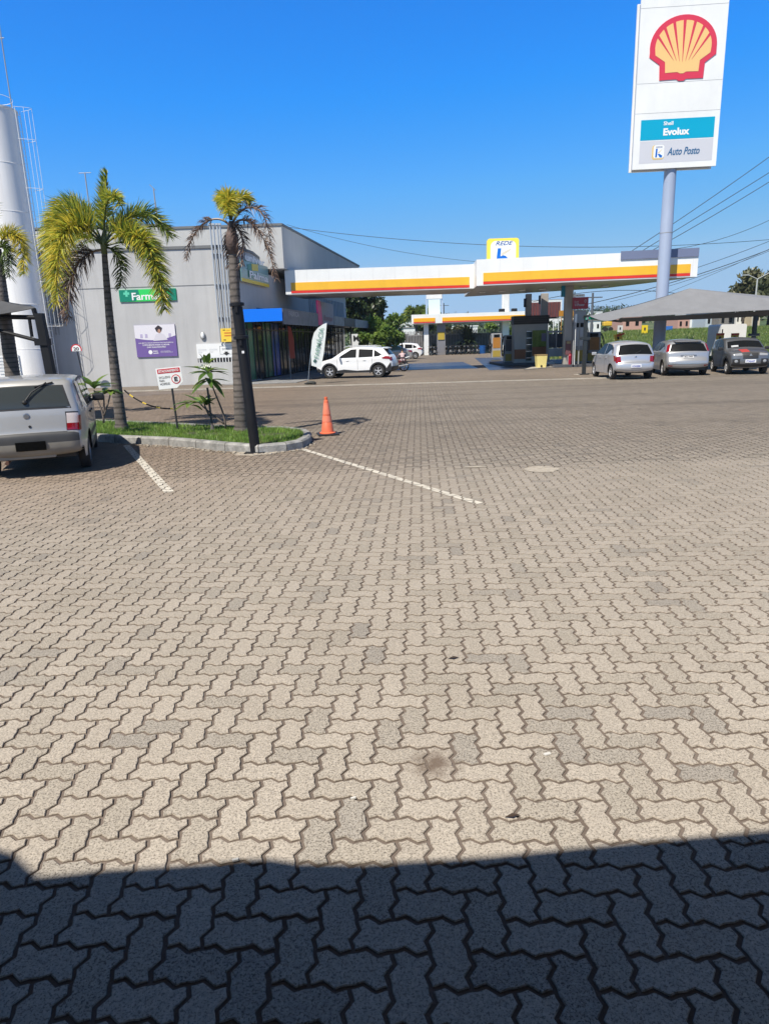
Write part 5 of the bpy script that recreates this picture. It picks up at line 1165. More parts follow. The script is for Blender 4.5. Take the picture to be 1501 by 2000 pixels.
# ------------------------------------------------------------------ palms
L_yg = leafmat('palm_yellowgreen', (.52, .53, .07), (.34, .40, .05), .4); L_g = leafmat('palm_green', (.19, .27, .05), (.10, .17, .03), .35); L_gold = leafmat('palm_gold', (.74, .60, .08), (.52, .45, .06), .4)
L_dk = leafmat('palm_dark', (.09, .13, .04), (.05, .075, .025), .25); L_br = leafmat('palm_brown', (.26, .17, .12), (.14, .09, .07), .15); L_bd = leafmat('palm_dead', (.075, .05, .05), (.04, .03, .03), .1)
PAL = [L_yg, L_g, L_gold, L_dk, L_br, L_bd]
def bez(ps, n):
    out = []
    for i in range(n):
        t_ = i/(n-1); q = [Vector(p) for p in ps]
        while len(q) > 1: q = [q[k].lerp(q[k+1], t_) for k in range(len(q)-1)]
        out.append(q[0])
    return out
def frond(parent, ps, leaf=.34, dens=130, mix=(.5, .3, .2, 0, 0, 0), seed=0, droop=.35, spread=1.0, start=.16, thin=.0095, gradient=None):
    leaf *= 1.22; dens = int(dens*1.35); droop *= .5
    r = np.random.default_rng(seed); mb = MB(); n = 24; c = bez(ps, n)
    mb.tube(c, [.022*(1-.85*i/(n-1))+.003 for i in range(n)], 5, 3 if mix[4]+mix[5] < .5 else 4)
    m_ids = np.arange(6); mixn = np.array(mix)/sum(mix)
    L_ = sum((c[i+1]-c[i]).length for i in range(n-1)); N_l = int(dens*L_)
    for k in range(N_l):
        t_ = start+(1-start)*(k+r.random())/N_l; f = t_*(n-1); i = min(n-2, int(f)); p = c[i].lerp(c[i+1], f-i); d_ = (c[i+1]-c[i]).normalized()
        side = d_.cross(Vector((0, 0, 1)))
        if side.length < .1: side = Vector((1, 0, 0))
        side.normalize(); up = side.cross(d_).normalized()
        a = (r.random()*2-1)*math.pi*.78*spread
        out = up*math.cos(a)+side*math.sin(a)
        ln = leaf*(.55+.45*math.sin(math.pi*min(1, .25+t_*.75)))*(.8+.4*r.random())
        dr = (out*.9+d_*(.45+.4*r.random())).normalized()
        q1 = p+dr*ln*.5; q2 = p+dr*ln+Vector((0, 0, -1))*ln*droop*(.5+r.random())
        wv = dr.cross(Vector((r.random()-.5, r.random()-.5, r.random()-.5))).normalized()*thin
        mx_ = mixn
        if gradient is not None: g_ = np.array(gradient)/sum(gradient); mx_ = mixn*(1-t_)+g_*t_
        mi = int(r.choice(m_ids, p=mx_))
        mb.add([p-wv*.6, p+wv*.6, q1+wv, q1-wv, q2], [(0, 1, 2, 3), (3, 2, 4)], mi)
    return mb.build('frond', PAL, parent)
M_trunk = mat('palm_trunk', (.145, .125, .112), .9, noise_=(5, .45), bump=(18, .6, .02))
t_ = M_trunk.node_tree; bs_ = t_.nodes['Principled BSDF']; src = bs_.inputs['Base Color'].links[0].from_socket
tc_ = t_.nodes.new('ShaderNodeTexCoord'); wv = t_.nodes.new('ShaderNodeTexWave'); wv.bands_direction = 'Z'; wv.inputs['Scale'].default_value = 2.6; wv.inputs['Distortion'].default_value = 1.2; wv.inputs['Detail'].default_value = 3
mr_ = t_.nodes.new('ShaderNodeMapRange'); mr_.inputs[1].default_value = .0; mr_.inputs[2].default_value = .35; mr_.inputs[3].default_value = .5; mr_.inputs[4].default_value = 1.1
mm_ = t_.nodes.new('ShaderNodeMix'); mm_.data_type = 'RGBA'; mm_.blend_type = 'MULTIPLY'; mm_.inputs[0].default_value = 1
t_.links.new(tc_.outputs['Object'], wv.inputs['Vector']); t_.links.new(wv.outputs['Fac'], mr_.inputs[0]); t_.links.new(src, mm_.inputs[6]); t_.links.new(mr_.outputs[0], mm_.inputs[7]); t_.links.new(mm_.outputs[2], bs_.inputs['Base Color'])
def trunk(parent, base, top, r0, r1, rmid=None, rings=40, m_=M_trunk, bow=(0, 0)):
    mb = MB(); pts = []; rs = []
    for i in range(rings*2+1):
        f = i/(rings*2); p = Vector(base).lerp(Vector(top), f); p.x += bow[0]*math.sin(math.pi*f)
        r_ = (r0*1.15 if f < .03 else r0)+(r1-r0)*f+((rmid or 0)*math.sin(math.pi*min(1, f*1.3)) if rmid else 0)
        pts.append(p); rs.append(r_*(1.0 if i % 2 else 1.035))
    mb.tube(pts, rs, 18); return mb.build('trunk', m_, parent, smooth=True)
# left large palm
YA = G(238, 836, .12).y; base = Vector((G(238, 836, .12).x, YA+.0, KH-.06)); top = P(204, 492, YA)
pa = thing('palm_tree', 'tallest palm with a full yellow-green crown, left of the parking sign', 'palm tree', base, 'palms on the grass island')
trunk(pa, base, top, .125, .055, bow=(-.03, 0)); crn = P(202, 478, YA)
mb = MB(); mb.tube([top-Vector((0, 0, .05)), crn+Vector((0, 0, .05)), P(207, 440, YA)], [.06, .065, .03], 12); mb.build('crown_shaft', mat('crown_shaft_green', (.13, .16, .06), .5, noise_=(4, .3)), pa, smooth=True)
def fr_px(pl, pts, **k):         # picture points with a depth offset each
    return frond(pl, [P(a, b_, YA_+dy) for a, b_, dy in pts], **k)
YA_ = YA
YG = (.45, .3, .25, 0, 0, 0); GG = (.3, .5, .05, .15, 0, 0); DK = (.05, .35, .0, .6, 0, 0)
fr_px(pa, [(203, 478, 0), (205, 425, .0), (205, 380, -.05), (210, 338, 0)], leaf=.24, dens=190, mix=(.4, .55, .05, 0, 0, 0), seed=1, droop=-.1, spread=.7)
fr_px(pa, [(205, 470, 0), (200, 400, -.2), (215, 355, -.4), (236, 402, -.7)], leaf=.24, dens=190, mix=(.5, .35, .15, 0, 0, 0), seed=2)
fr_px(pa, [(203, 478, 0), (150, 400, -.3), (95, 370, -.5), (100, 560, -.8)], leaf=.40, dens=230, mix=(.45, .45, .1, 0, 0, 0), gradient=(.3, .1, .6, 0, 0, 0), seed=3)
fr_px(pa, [(203, 480, 0), (150, 420, -.6), (105, 410, -1.0), (112, 590, -1.2)], leaf=.38, dens=230, mix=(.4, .3, .3, 0, 0, 0), gradient=(.35, .05, .6, 0, 0, 0), seed=4)
fr_px(pa, [(203, 480, 0), (175, 400, .5), (110, 350, .8), (90, 480, 1.0)], leaf=.36, dens=200, mix=(.35, .5, .15, 0, 0, 0), seed=5)
fr_px(pa, [(203, 482, 0), (170, 450, .5), (125, 440, .8), (130, 560, .9)], leaf=.34, dens=140, mix=(.3, .4, .3, 0, 0, 0), seed=15)
fr_px(pa, [(203, 478, 0), (240, 420, .3), (290, 390, .5), (330, 460, .6)], leaf=.36, dens=210, mix=GG, seed=6)
fr_px(pa, [(203, 480, 0), (255, 430, -.5), (300, 450, -.9), (318, 590, -1.2)], leaf=.36, dens=220, mix=(.35, .3, .35, 0, 0, 0), gradient=(.2, .35, .3, .15, 0, 0), seed=7)
fr_px(pa, [(203, 482, 0), (262, 455, .1), (310, 490, .1), (322, 605, 0)], leaf=.32, dens=190, mix=DK, gradient=(.1, .4, .3, .3, 0, 0), seed=8)
fr_px(pa, [(204, 484, 0), (225, 480, .1), (240, 505, .2), (236, 560, .3)], leaf=.26, dens=170, mix=DK, seed=9)
fr_px(pa, [(202, 488, 0), (165, 488, .1), (130, 520, .1), (133, 622, .1)], leaf=.34, dens=150, mix=(0, 0, 0, 0, .1, .9), gradient=(0, 0, 0, 0, .7, .3), seed=10, droop=.6)
fr_px(pa, [(203, 480, 0), (220, 420, .9), (262, 410, 1.3), (280, 500, 1.4)], leaf=.3, dens=150, mix=GG, seed=11)
# right palm with sagging dead fronds
YB = G(472, 841, .12).y; base = Vector((G(472, 841, .12).x, YB, KH-.06)); top = P(455, 492, YB)
pb = thing('palm_tree', 'palm with a small yellow top tuft and brown drooping dead fronds, behind the black post', 'palm tree', base, 'palms on the grass island')
trunk(pb, base, top, .140, .085, rings=46); YA_ = YB
mb = MB(); mb.tube([top-Vector((0, 0, .04)), P(453, 465, YB), P(452, 432, YB)], [.11, .12, .05], 14); mb.build('crown_shaft', mat('dead_shaft', (.13, .09, .08), .8, noise_=(6, .4), bump=(10, .8, .03)), pb, smooth=True)
TY = (.45, .1, .45, 0, 0, 0); BR = (0, 0, 0, 0, .75, .25); BD = (0, 0, 0, 0, .25, .75)
fr_px(pb, [(451, 430, 0), (446, 385, -.1), (444, 365, -.3), (447, 420, -.8)], leaf=.25, dens=330, mix=TY, seed=21, spread=1.0, start=.1)
fr_px(pb, [(451, 430, 0), (436, 385, -.1), (432, 368, -.1), (437, 412, -.5)], leaf=.20, dens=240, mix=TY, seed=26, start=.2)
fr_px(pb, [(452, 430, 0), (455, 395, 0), (470, 370, .1), (488, 394, .1)], leaf=.22, dens=280, mix=TY, seed=22, start=.15)
fr_px(pb, [(453, 440, 0), (468, 395, 0), (522, 378, -.1), (528, 480, -.2)], leaf=.20, dens=100, mix=BD, gradient=(0, 0, 0, 0, .7, .3), seed=23, droop=.9, start=.12, thin=.007)
fr_px(pb, [(452, 445, 0), (475, 405, -.2), (520, 440, -.4), (538, 545, -.4)], leaf=.17, dens=110, mix=BR, seed=24, droop=.7, start=.25, thin=.007)
fr_px(pb, [(452, 445, 0), (430, 408, .0), (372, 430, .1), (365, 508, .1)], leaf=.15, dens=110, mix=BR, seed=25, droop=.7, start=.38, thin=.007)
fr_px(pb, [(453, 440, 0), (468, 440, -.2), (482, 470, -.2), (470, 522, -.2)], leaf=.17, dens=120, mix=BD, gradient=(0, 0, 0, 0, .5, .5), seed=27, droop=.6, start=.1, thin=.007)
fr_px(pb, [(452, 445, 0), (445, 450, .2), (452, 480, .2), (450, 520, .1)], leaf=.2, dens=150, mix=BD, seed=28, droop=.6, start=.1)
# palm at the left edge
YC = 18.5; base = Vector((P(17, 700, YC).x, YC, 0)); top = P(-8, 486, YC)
pc = thing('palm_tree', 'palm cut off by the left edge, with a golden frond arching over the tank', 'palm tree', base, 'palms on the grass island')
trunk(pc, base, top, .20, .13, rings=50); YA_ = YC
fr_px(pc, [(-8, 490, 0), (15, 440, 0), (48, 440, -.1), (47, 535, -.2)], leaf=.32, dens=220, mix=(.2, .1, .7, 0, 0, 0), seed=31)
fr_px(pc, [(-8, 492, 0), (5, 470, 0), (22, 480, 0), (18, 540, 0)], leaf=.3, dens=180, mix=DK, seed=32)
fr_px(pc, [(-8, 490, 0), (-40, 440, 0), (-80, 440, 0), (-90, 540, 0)], leaf=.34, dens=170, mix=YG, seed=33)
fr_px(pc, [(-8, 490, 0), (-20, 400, 0), (-20, 370, 0), (-30, 360, 0)], leaf=.26, dens=170, mix=GG, seed=34)
fr_px(pc, [(-8, 490, 0), (-30, 470, .8), (-50, 480, 1.2), (-40, 560, 1.4)], leaf=.3, dens=160, mix=DK, seed=35)

# ------------------------------------------------------------------ frangipani shrubs
M_stem = mat('frangipani_stem', (.16, .13, .11), .8, noise_=(8, .3))
L_fr = leafmat('frangipani_leaf', (.11, .20, .04), (.06, .12, .03), .3, .35); L_fr2 = leafmat('frangipani_leaf_light', (.26, .36, .08), (.15, .24, .05), .35, .35)
def bigleaf(mb, p, d_, ln, wd, mi, seed):
    d_ = Vector(d_).normalized(); s_ = d_.cross(Vector((0, 0, 1)))
    if s_.length < .05: s_ = Vector((1, 0, 0))
    s_.normalize(); n_ = s_.cross(d_); V = []
    for i in range(7):
        f = i/6; q = Vector(p)+d_*ln*f+Vector((0, 0, -1))*ln*.22*f*f; w_ = wd*math.sin(math.pi*(f**.8))**.8*.5+.003
        V += [q-s_*w_+n_*w_*.35, q, q+s_*w_+n_*w_*.35]
    mb.add(V, [(i*3+j, i*3+j+1, (i+1)*3+j+1, (i+1)*3+j) for i in range(6) for j in range(2)], mi)
def frangipani(label, stems, rosettes, loc, Y, lw=.115):
    t = thing('frangipani_shrub', label, 'shrub', loc, 'frangipani shrubs on the island')
    for st in stems: mb = MB(); pts = [P(a, b_, Y+dy) for a, b_, dy in st]; mb.tube(bez(pts, 9) if len(pts) > 2 else pts, [.022-.009*i/8 for i in range(9)] if len(pts) > 2 else .018, 7); mb.build('stem', M_stem, t, smooth=True)
    for k, (a, b_, dy, n_, ln, mi, elev) in enumerate(rosettes):
        mb = MB(); c = P(a, b_, Y+dy); r = random.Random(k+int(a))
        for i in range(n_):
            an = 2*math.pi*i/n_+r.random()*.4; el = elev+(r.random()-.5)*.7
            bigleaf(mb, c+Vector((0, 0, (r.random()-.5)*.06)), (math.cos(an)*math.cos(el), math.sin(an)*math.cos(el), math.sin(el)), ln*1.2*(.75+.4*r.random()), lw, mi if r.random() < .75 else 1-mi, i)
        mb.build('leaf_rosette', [L_fr, L_fr2], t, smooth=True)
    return t
YS = G(430, 840, .12).y
t = frangipani('tall frangipani with white flowers and big leaves, between the parking sign and the right palm', [[(441, 838, 0), (441, 800, 0), (415, 770, 0), (407, 725, 0)], [(438, 828, 0), (412, 808, 0), (392, 790, 0)], [(409, 812, .1), (400, 795, .05), (397, 780, 0)]],
    [(406, 728, 0, 13, .42, 0, .25), (405, 715, 0, 6, .30, 1, .9), (408, 740, 0, 8, .40, 0, -.2), (393, 787, 0, 9, .36, 1, .35), (372, 788, -.1, 7, .32, 1, .0), (404, 790, 0, 6, .28, 1, .7)], Vector((P(430, 838, YS).x, YS, KH-.04)), YS)
mb = MB(); c = P(405, 712, YS-.05)
for k in range(7):
    q = c+Vector((rng.normal()*.07, rng.normal()*.04, .0+rng.normal()*.03))
    for i in range(5): a = i*1.257; mb.add([q, q+Vector((.035*math.cos(a-.35), -.01, .035*math.sin(a-.35))), q+Vector((.045*math.cos(a), -.02, .045*math.sin(a))), q+Vector((.035*math.cos(a+.35), -.01, .035*math.sin(a+.35)))], [(0, 1, 2, 3)])
mb.build('white_flowers', mat('petal_white', (.8, .78, .70), .5), t)
frangipani('small frangipani with a dark leafy top beside the silver car mirror', [[(203, 826, 0), (203, 800, 0), (190, 785, 0), (184, 762, 0)], [(203, 812, 0), (212, 790, 0), (216, 768, 0)], [(203, 806, 0), (204, 790, 0), (203, 772, 0)]],
    [(184, 757, 0, 10, .42, 0, .45), (203, 768, 0, 8, .25, 0, .3), (216, 766, 0, 8, .26, 0, .2)], Vector((P(203, 828, YS).x, YS, KH-.04)), YS)
# support stake by the shrub
q0, q1 = P(415, 838, YS), P(405, 757, YS); mb = MB(); mb.tube([q0, q1], .022, 8); mb.lathe([(.06, 0), (.02, .14)], (q0.x, YS, KH-.04), 10); tag(mb.build('support_stake', mat('stake_grey', (.10, .09, .09), .8)), 'thin dark stake standing beside the tall frangipani', 'stake')

# ------------------------------------------------------------------ signs on the island
YS2 = G(347, 840, .12).y; x_ = P(347, 838, YS2).x
t = thing('parking_sign', 'white parking sign with a red heading and a circled letter E on a dark post', 'sign', (P(347, 838, YS2).x, YS2, KH-.04))
mb = MB(); mb.tube([P(347, 838, YS2), P(336, 757, YS2)], .022, 10); mb.build('post', mat('dark_steel', (.03, .032, .035), .5), t)
a, b_, c_, d_ = P(305, 720, YS2-.03), P(354, 715, YS2-.03), P(311, 761, YS2-.03), P(359, 745, YS2-.03)
u = (b_-a).normalized(); fr = frame(P(311, 761, YS2-.03), u, P(305, 718, YS2-.03)-P(311, 761, YS2-.03)); wd = (b_-a).length; ht = (a-c_).length
mb = MB(); mb.slab([fp(fr, *q) for q in ((0, 0), (wd*.72, 0), (wd, ht*.28), (wd, ht), (0, ht))], .01, fr[3]); mb.build('panel', M_whiteP, t)
poly_on('red_heading', fr, rr(wd*.05, ht*.74, wd*.95, ht*.95, .012), mat('sign_red', (.55, .03, .04), .4), t)
text_on('lettering', fr, 'ESTACIONAMENTO', wd*.5, ht*.845, wd*.80, ht*.12, MATS['white_ink'], t, out=.008, bold=.02)
text_on('lettering', fr, 'EXCLUSIVO\nPARA\nHÓSPEDES', wd*.30, ht*.40, wd*.44, ht*.42, mat('sign_ink', (.04, .04, .05), .5), t, out=.006)
c0 = (wd*.74, ht*.42)
poly_on('ring', fr, [(c0[0]+wd*.18*math.cos(k*.2618), c0[1]+wd*.18*math.sin(k*.2618)) for k in range(24)], MATS['sign_red'], t, out=.005)
poly_on('ring_field', fr, [(c0[0]+wd*.145*math.cos(k*.2618), c0[1]+wd*.145*math.sin(k*.2618)) for k in range(24)], M_whiteP, t, out=.007)
text_on('letter', fr, 'E', c0[0], c0[1], wd*.14, wd*.18, MATS['sign_ink'], t, out=.010, bold=.06)
# speed sign
YV = 33.3; t = thing('speed_sign', 'round white 20 speed sign with a red rim before the grey wall', 'sign', (P(160, 760, YV).x, YV, 0))
pt = P(150, 686, YV); mb = MB(); mb.tube([(pt.x+.2, YV, 0), (pt.x+.02, YV, pt.z)], .03, 8); mb.build('post', MATS['dark_steel'], t)
cc = P(149.5, 683, YV-.04); fr = frame(cc, (1, 0, 0), (.0, 0, 1)); rS = .26
arc = [(rS*math.cos(R(a)), rS*math.sin(R(a))) for a in range(-15, 196, 10)]
poly_on('red_rim', fr, arc, MATS['sign_red'], t, out=.0, thick=.01); poly_on('face', fr, [(x*.80, y*.80 if y > 0 else y) for x, y in arc], M_whiteP, t, out=.004)
text_on('number', fr, '20', 0, .04, .26, .16, MATS['sign_ink'], t, out=.010, bold=.03)
# black post with flanges at the kerb
q0 = G(500, 884); Yp = q0.y; top = P(462, 590, Yp); bs_ = Vector((P(499, 880, Yp).x, Yp, 0))
t = thing('black_post', 'leaning black steel post with two flanges standing against the island kerb', 'post', bs_)
d_ = (top-bs_); mb = MB(); mb.tube([bs_, bs_+d_*.97], .088, 20); mb.build('shaft', M_black, t, smooth=True, auto=40)
for f, r_ in ((.985, .12), (.775, .125)):
    c = bs_+d_*f; M = Vector((0, 0, 1)).rotation_difference(d_.normalized()).to_matrix(); mb = MB(); mb.lathe([(.09, -.03), (r_, -.025), (r_, .02), (.09, .03)], c, 20, 0, M)
    mb.box(c+Vector((0, 0, -.07)), (.05, .22, .12)); mb.build('flange', M_black, t)
mb = MB(); c = bs_+d_*.68+Vector((.02, -.092, 0)); mb.box(c, (.04, .006, .04)); mb.build('sticker', M_plateW, t)
mb = MB(); mb.box((bs_.x, bs_.y, .012), (.34, .34, .02)); mb.build('base_plate', M_black, t)
# mortar collar of the post
mb = MB(); pts = [(bs_.x+.02+(.36+.05*math.sin(k*2.3))*math.cos(k*.393), bs_.y-.02+(.30+.05*math.cos(k*3.1))*math.sin(k*.393)) for k in range(16)]; mb.prism(pts, .0, .008); tag(mb.build('mortar_collar', M_worn), 'rough mortar collar round the foot of the leaning black post', 'mortar patch')
# chain
YC2 = 16.6
t = thing('barrier_chain', 'black and yellow plastic chain sagging behind the parking sign', 'chain', P(245, 762, YC2))
pts = bez([P(243, 762, YC2), P(285, 800, YC2), P(338, 798, YC2)], 26)
for k in range(25):
    mb = MB(); mb.tube([pts[k], pts[k+1]], .018, 6); mb.build('link', MATS['notice_yellow'] if k % 7 in (3, 4) else M_black, t)
# traffic cone
g = G(640, 849); t = thing('traffic_cone', 'faded orange traffic cone with a black base, right of the island', 'traffic cone', g)
M_cone = mat('cone_orange', (.80, .17, .075), .5, noise_=(5, .18)); M_cone2 = mat('cone_band', (.84, .24, .14), .4, noise_=(6, .2))
mb = MB(); mb.box(g+Vector((0, 0, .018)), (.42, .42, .035), rz=.2, bev=.012); mb.build('base', M_blackp, t)
h_ = .76; r0_ = .135
def cr_(z): return r0_+(.033-r0_)*z/h_
mb = MB(); mb.lathe([(.165, .036), (.165, .05), (cr_(.07), .06), (cr_(.26), .26), (cr_(.26)-.004, .265), (cr_(.40)-.004, .40), (cr_(.40), .405), (cr_(.69), .69), (.028, .70), (.030, .71), (.034, .72), (.034, .755), (.026, .76), (.024, .70)], g, 32); mb.build('cone', M_cone, t, smooth=True, auto=40)
mb = MB(); mb.lathe([(cr_(.27)+.003, .27), (cr_(.39)+.003, .39)], g, 32); mb.lathe([(cr_(.42)+.003, .42), (cr_(.64)+.003, .64)], g, 32); mb.build('band', M_cone2, t, smooth=True)

# ------------------------------------------------------------------ left shade tent (edge of frame)
M_fab = mat('shade_fabric', (.215, .22, .235), .8, noise_=(1.5, .12)); M_fabD = mat('shade_fabric_dark', (.10, .105, .11), .8)
YT = 17.0; t = thing('shade_tent', 'edge of a grey shade canopy on a black frame at the left border', 'shade canopy', (P(90, 726, YT).x, YT, 0))
pb0 = P(96, 728, YT); mb = MB(); mb.box(((P(83, 610, YT).x+pb0.x)/2, YT, 1.5), (.17, .17, 3.0)); 
mb = MB(); topp = P(77, 612, YT); bt = Vector((topp.x+.12, YT, 0)); 
mb.add([topp+Vector((-.09, -.09, 0)), topp+Vector((.09, -.09, 0)), topp+Vector((.09, .09, 0)), topp+Vector((-.09, .09, 0)), bt+Vector((-.10, -.1, 0)), bt+Vector((.10, -.1, 0)), bt+Vector((.10, .1, 0)), bt+Vector((-.10, .1, 0))], [(0, 1, 2, 3), (0, 4, 5, 1), (1, 5, 6, 2), (2, 6, 7, 3), (3, 7, 4, 0)]); mb.build('post', M_black, t)
mb = MB(); mb.tube([P(82, 620, YT), P(-60, 618, YT+.3)], .055, 8); mb.tube([P(85, 668, YT), P(0, 646, YT), P(-60, 636, YT+.3)], .045, 8); mb.tube([P(58, 624, YT), P(63, 658, YT)], .04, 8); mb.box(P(84, 668, YT), (.3, .25, .16)); mb.tube([P(66, 603, YT), P(70, 615, YT)], .06, 6); mb.build('frame_beam', M_black, t)
def fabric(name, grid, m_, parent, th=.012):
    V = [p for row in grid for p in row]; nr, nc = len(grid), len(grid[0]); mb = MB()
    k = nr*nc; V2 = [Vector(p)-Vector((0, 0, th)) for p in V]
    mb.add(V+V2, [(i*nc+j, i*nc+j+1, (i+1)*nc+j+1, (i+1)*nc+j) for i in range(nr-1) for j in range(nc-1)]+[(k+i*nc+j, k+(i+1)*nc+j, k+(i+1)*nc+j+1, k+i*nc+j+1) for i in range(nr-1) for j in range(nc-1)])
    return mb.build(name, m_, parent, smooth=True)
def lerp(a, b_, f): return Vector(a)+(Vector(b_)-Vector(a))*f
ap, c1, c2 = P(-60, 560, YT+1.5), P(70, 601, YT), P(-120, 622, YT-.5); c3 = P(60, 596, YT+3)
g_ = [[lerp(lerp(c1, c2, j/8), ap, i/6)+Vector((0, 0, -.10*math.sin(math.pi*i/6)-.06*math.sin(math.pi*j/8)*(1-i/6))) for j in range(9)] for i in range(7)]
fabric('fabric', g_, mat('shaded_underside', (.075, .078, .085), .8, noise_=(2, .2)), t)  # colour darkened to stand for the backlit, shaded underside
g_ = [[lerp(lerp(c3, c1, j/6), ap, i/6)+Vector((0, 0, -.10*math.sin(math.pi*i/6))) for j in range(7)] for i in range(7)]
fabric('fabric', g_, mat('shaded_underside', (.075, .078, .085), .8, noise_=(2, .2)), t)
# louvred cabinet behind the palm, small red roof far left
a = P(27, 724, 30.5); c_ = P(38, 686, 30.5); mb = MB()
for k in range(12): mb.box(((a.x+c_.x)/2-.35, 30.5, .15+k*.14), (.95, .06, .09))
mb.box(((a.x+c_.x)/2-.35, 30.56, .85), (1.0, .05, 1.7)); tag(mb.build('louvred_cabinet', M_whiteP), 'white louvred cabinet at the foot of the tank', 'cabinet')
q = P(2, 690, 45); t = thing('house', 'small white house with a red tiled roof glimpsed at the left border', 'house', (q.x-3, 45, 0))
mb = MB(); mb.box((q.x-3, 47, 1.2), (6, 4, 2.4)); mb.build('wall', M_white, t)
mb = MB(); mb.prism([(q.x-6.2, 44.8), (q.x+.3, 44.8), (q.x+.3, 49.2), (q.x-6.2, 49.2)], 2.41, 2.9); mb.build('roof', mat('red_tiles', (.40, .12, .06), .8, noise_=(4, .3)), t)

# ------------------------------------------------------------------ right shade tent over the cars
t = thing('shade_tent', 'large grey shade sail stretched over the three parked cars on the right', 'shade canopy', (13, 30, 0))
Lc = P(1150, 617, 31.7); Lb = P(1212, 628, 35.0); Ap = P(1345, 563, 33.2); Ap2 = P(1375, 566, 33.2); Rr = P(1660, 598, 31.0); Fm = P(1340, 617, 30.8); RB = P(1700, 590, 38.0)
FL = P(1214, 620, 31.2)
def tri(A_, B_, T_, n=8, sagx=.12, sagy=.10):
    return [[lerp(lerp(A_, B_, j/n), T_, i/n)+Vector((0, 0, -sagy*math.sin(math.pi*i/n)-sagx*math.sin(math.pi*j/n)*(1-i/n))) for j in range(n+1)] for i in range(n+1)]
fabric('front_panel', tri(FL, Rr, Ap, 12, -.02, .06), M_fab, t)
fabric('left_panel', tri(Lc, FL, Ap, 10, .18, .10), M_fab, t)
Lback = P(1190, 611, 39.5)
fabric('back_panel', tri(RB, Lback, Ap, 10, .1, .08), M_fab, t); fabric('left_panel', tri(Lback, Lc, Ap, 8, .08, .08), M_fab, t); fabric('right_panel', tri(Rr, RB, Ap, 8, .08, .08), M_fab, t)
# hanging inner edge seen below the front hem
mb = MB(); n = 16
V = []
for k in range(n+1): p = lerp(FL, Rr, k/n)+Vector((0, .25, -.02)); V += [p, p+Vector((0, .5, -.16-.06*math.sin(math.pi*k/n)))]
mb.add(V, [(2*k, 2*k+1, 2*k+3, 2*k+2) for k in range(n)]); mb.build('hem', M_fabD, t)
for nm, px, py, Y, ph in (('post', 1139, 731, 32.0, 617), ('post', 1463, 735, 31.8, 612)):
    b0 = G(px, py); b0.y = Y; b0.x = P(px, py, Y).x; tp = P(px+0.5, ph, Y); x = b0.x; mb = MB(); mb.box((x, Y, tp.z/2), (.15, .15, tp.z)); mb.box((x, Y, tp.z*.62), (.42, .2, .12)); mb.box((x, Y, .02), (.4, .4, .03)); mb.build(nm, mat('tent_post', (.022, .028, .032), .5), t)
mb = MB(); p = P(1139, 620, 32.0); mb.tube([p, P(1212, 628, 35.2)], .05, 8); mb.tube([P(1463, 614, 31.8), P(1463, 604, 33.0)], .06, 8); mb.tube([P(1140, 617, 32.0), Lc], .05, 6); mb.tube([P(1463, 612, 31.8), P(1440, 618, 34)], .05, 6); mb.build('arm', MATS['tent_post'], t)
# green reflector board atop the post
q = P(1156, 621, 31.9); t = thing('green_board', 'small green board fixed at the top of the left tent post', 'sign', q)
mb = MB(); mb.box(q, (.62, .04, .14)); mb.build('panel', mat('board_green', (.0, .28, .16), .4), t)
poly_on('lettering', frame(q+Vector((-.28, -.02, -.05)), (1, 0, 0), (0, 0, 1)), rect(.0, .0, .1, .1), M_whiteP, t, out=.004)
# mortar foot of the tent post
c = G(1137, 731); mb = MB(); mb.prism([(c.x+.42*math.cos(k*.5236), c.y+.3*math.sin(k*.5236)) for k in range(12)], -.003, .006); tag(mb.build('mortar_patch', M_conc), 'pale mortar spread round the foot of the left tent post', 'mortar patch')
# ------------------------------------------------------------------ station equipment
zi = .15
mb = MB(); a = G(1000, 717); mb.prism([(10.1, 40.0), (15.1, 39.5), (15.1, 49.5), (7.9, 49.5), (7.9, 45.0), (10.1, 44.5)], -.002, zi); tag(mb.build('pump_island', mat('island_dark', (.08, .085, .10), .6, noise_=(3, .3))), kind='structure')
Yk = 45.3; x0 = P(1003, 700, Yk).x; x1 = P(1068, 700, Yk).x; zk = P(1035, 616, Yk).z
t = thing('station_kiosk', 'small dark-roofed station kiosk with a bright window and orange base, behind the yellow bin', 'kiosk', ((x0+x1)/2, Yk, zi))
M_kk = mat('kiosk_panel', (.42, .40, .37), .5, noise_=(2, .1))
mb = MB(); mb.box(((x0+x1)/2, Yk+.45, (zk-.55+zi)/2), (x1-x0, .9, zk-.55-zi)); mb.build('wall', M_kk, t)
mb = MB(); mb.box(((x0+x1)/2, Yk+.45, zk-.28), (x1-x0+.1, 1.0, .54)); mb.build('roof_fascia', mat('slat_brown', (.06, .052, .048), .6, noise_=(3, .3)), t)
mb = MB(); 
for k in range(4): mb.box(((x0+x1)/2, Yk-.06, zk-.48+k*.13), (x1-x0+.12, .02, .02))
mb.build('fascia_slats', M_black, t)
wx0 = P(1026, 680, Yk).x; wxm = P(1038, 680, Yk).x; wx1 = P(1066, 680, Yk).x; zt_ = P(1050, 645, Yk).z; zm = P(1050, 678, Yk).z
mb = MB(); mb.box(((wxm+wx1)/2, Yk-.012, (zt_+zm)/2), (wx1-wxm-.03, .02, zt_-zm)); w_ = mb.build('window', mat('window_reflection', (.20, .25, .06), .15, noise_=(3, .5)), t)  # green-yellow reflections painted into the glass colour
mb = MB(); mb.box(((wx0+wxm)/2, Yk-.012, (zt_+zi+.1)/2), (wxm-wx0-.03, .02, zt_-zi-.15)); mb.build('door', mat('door_glass', (.03, .05, .05), .1), t)
mb = MB(); 
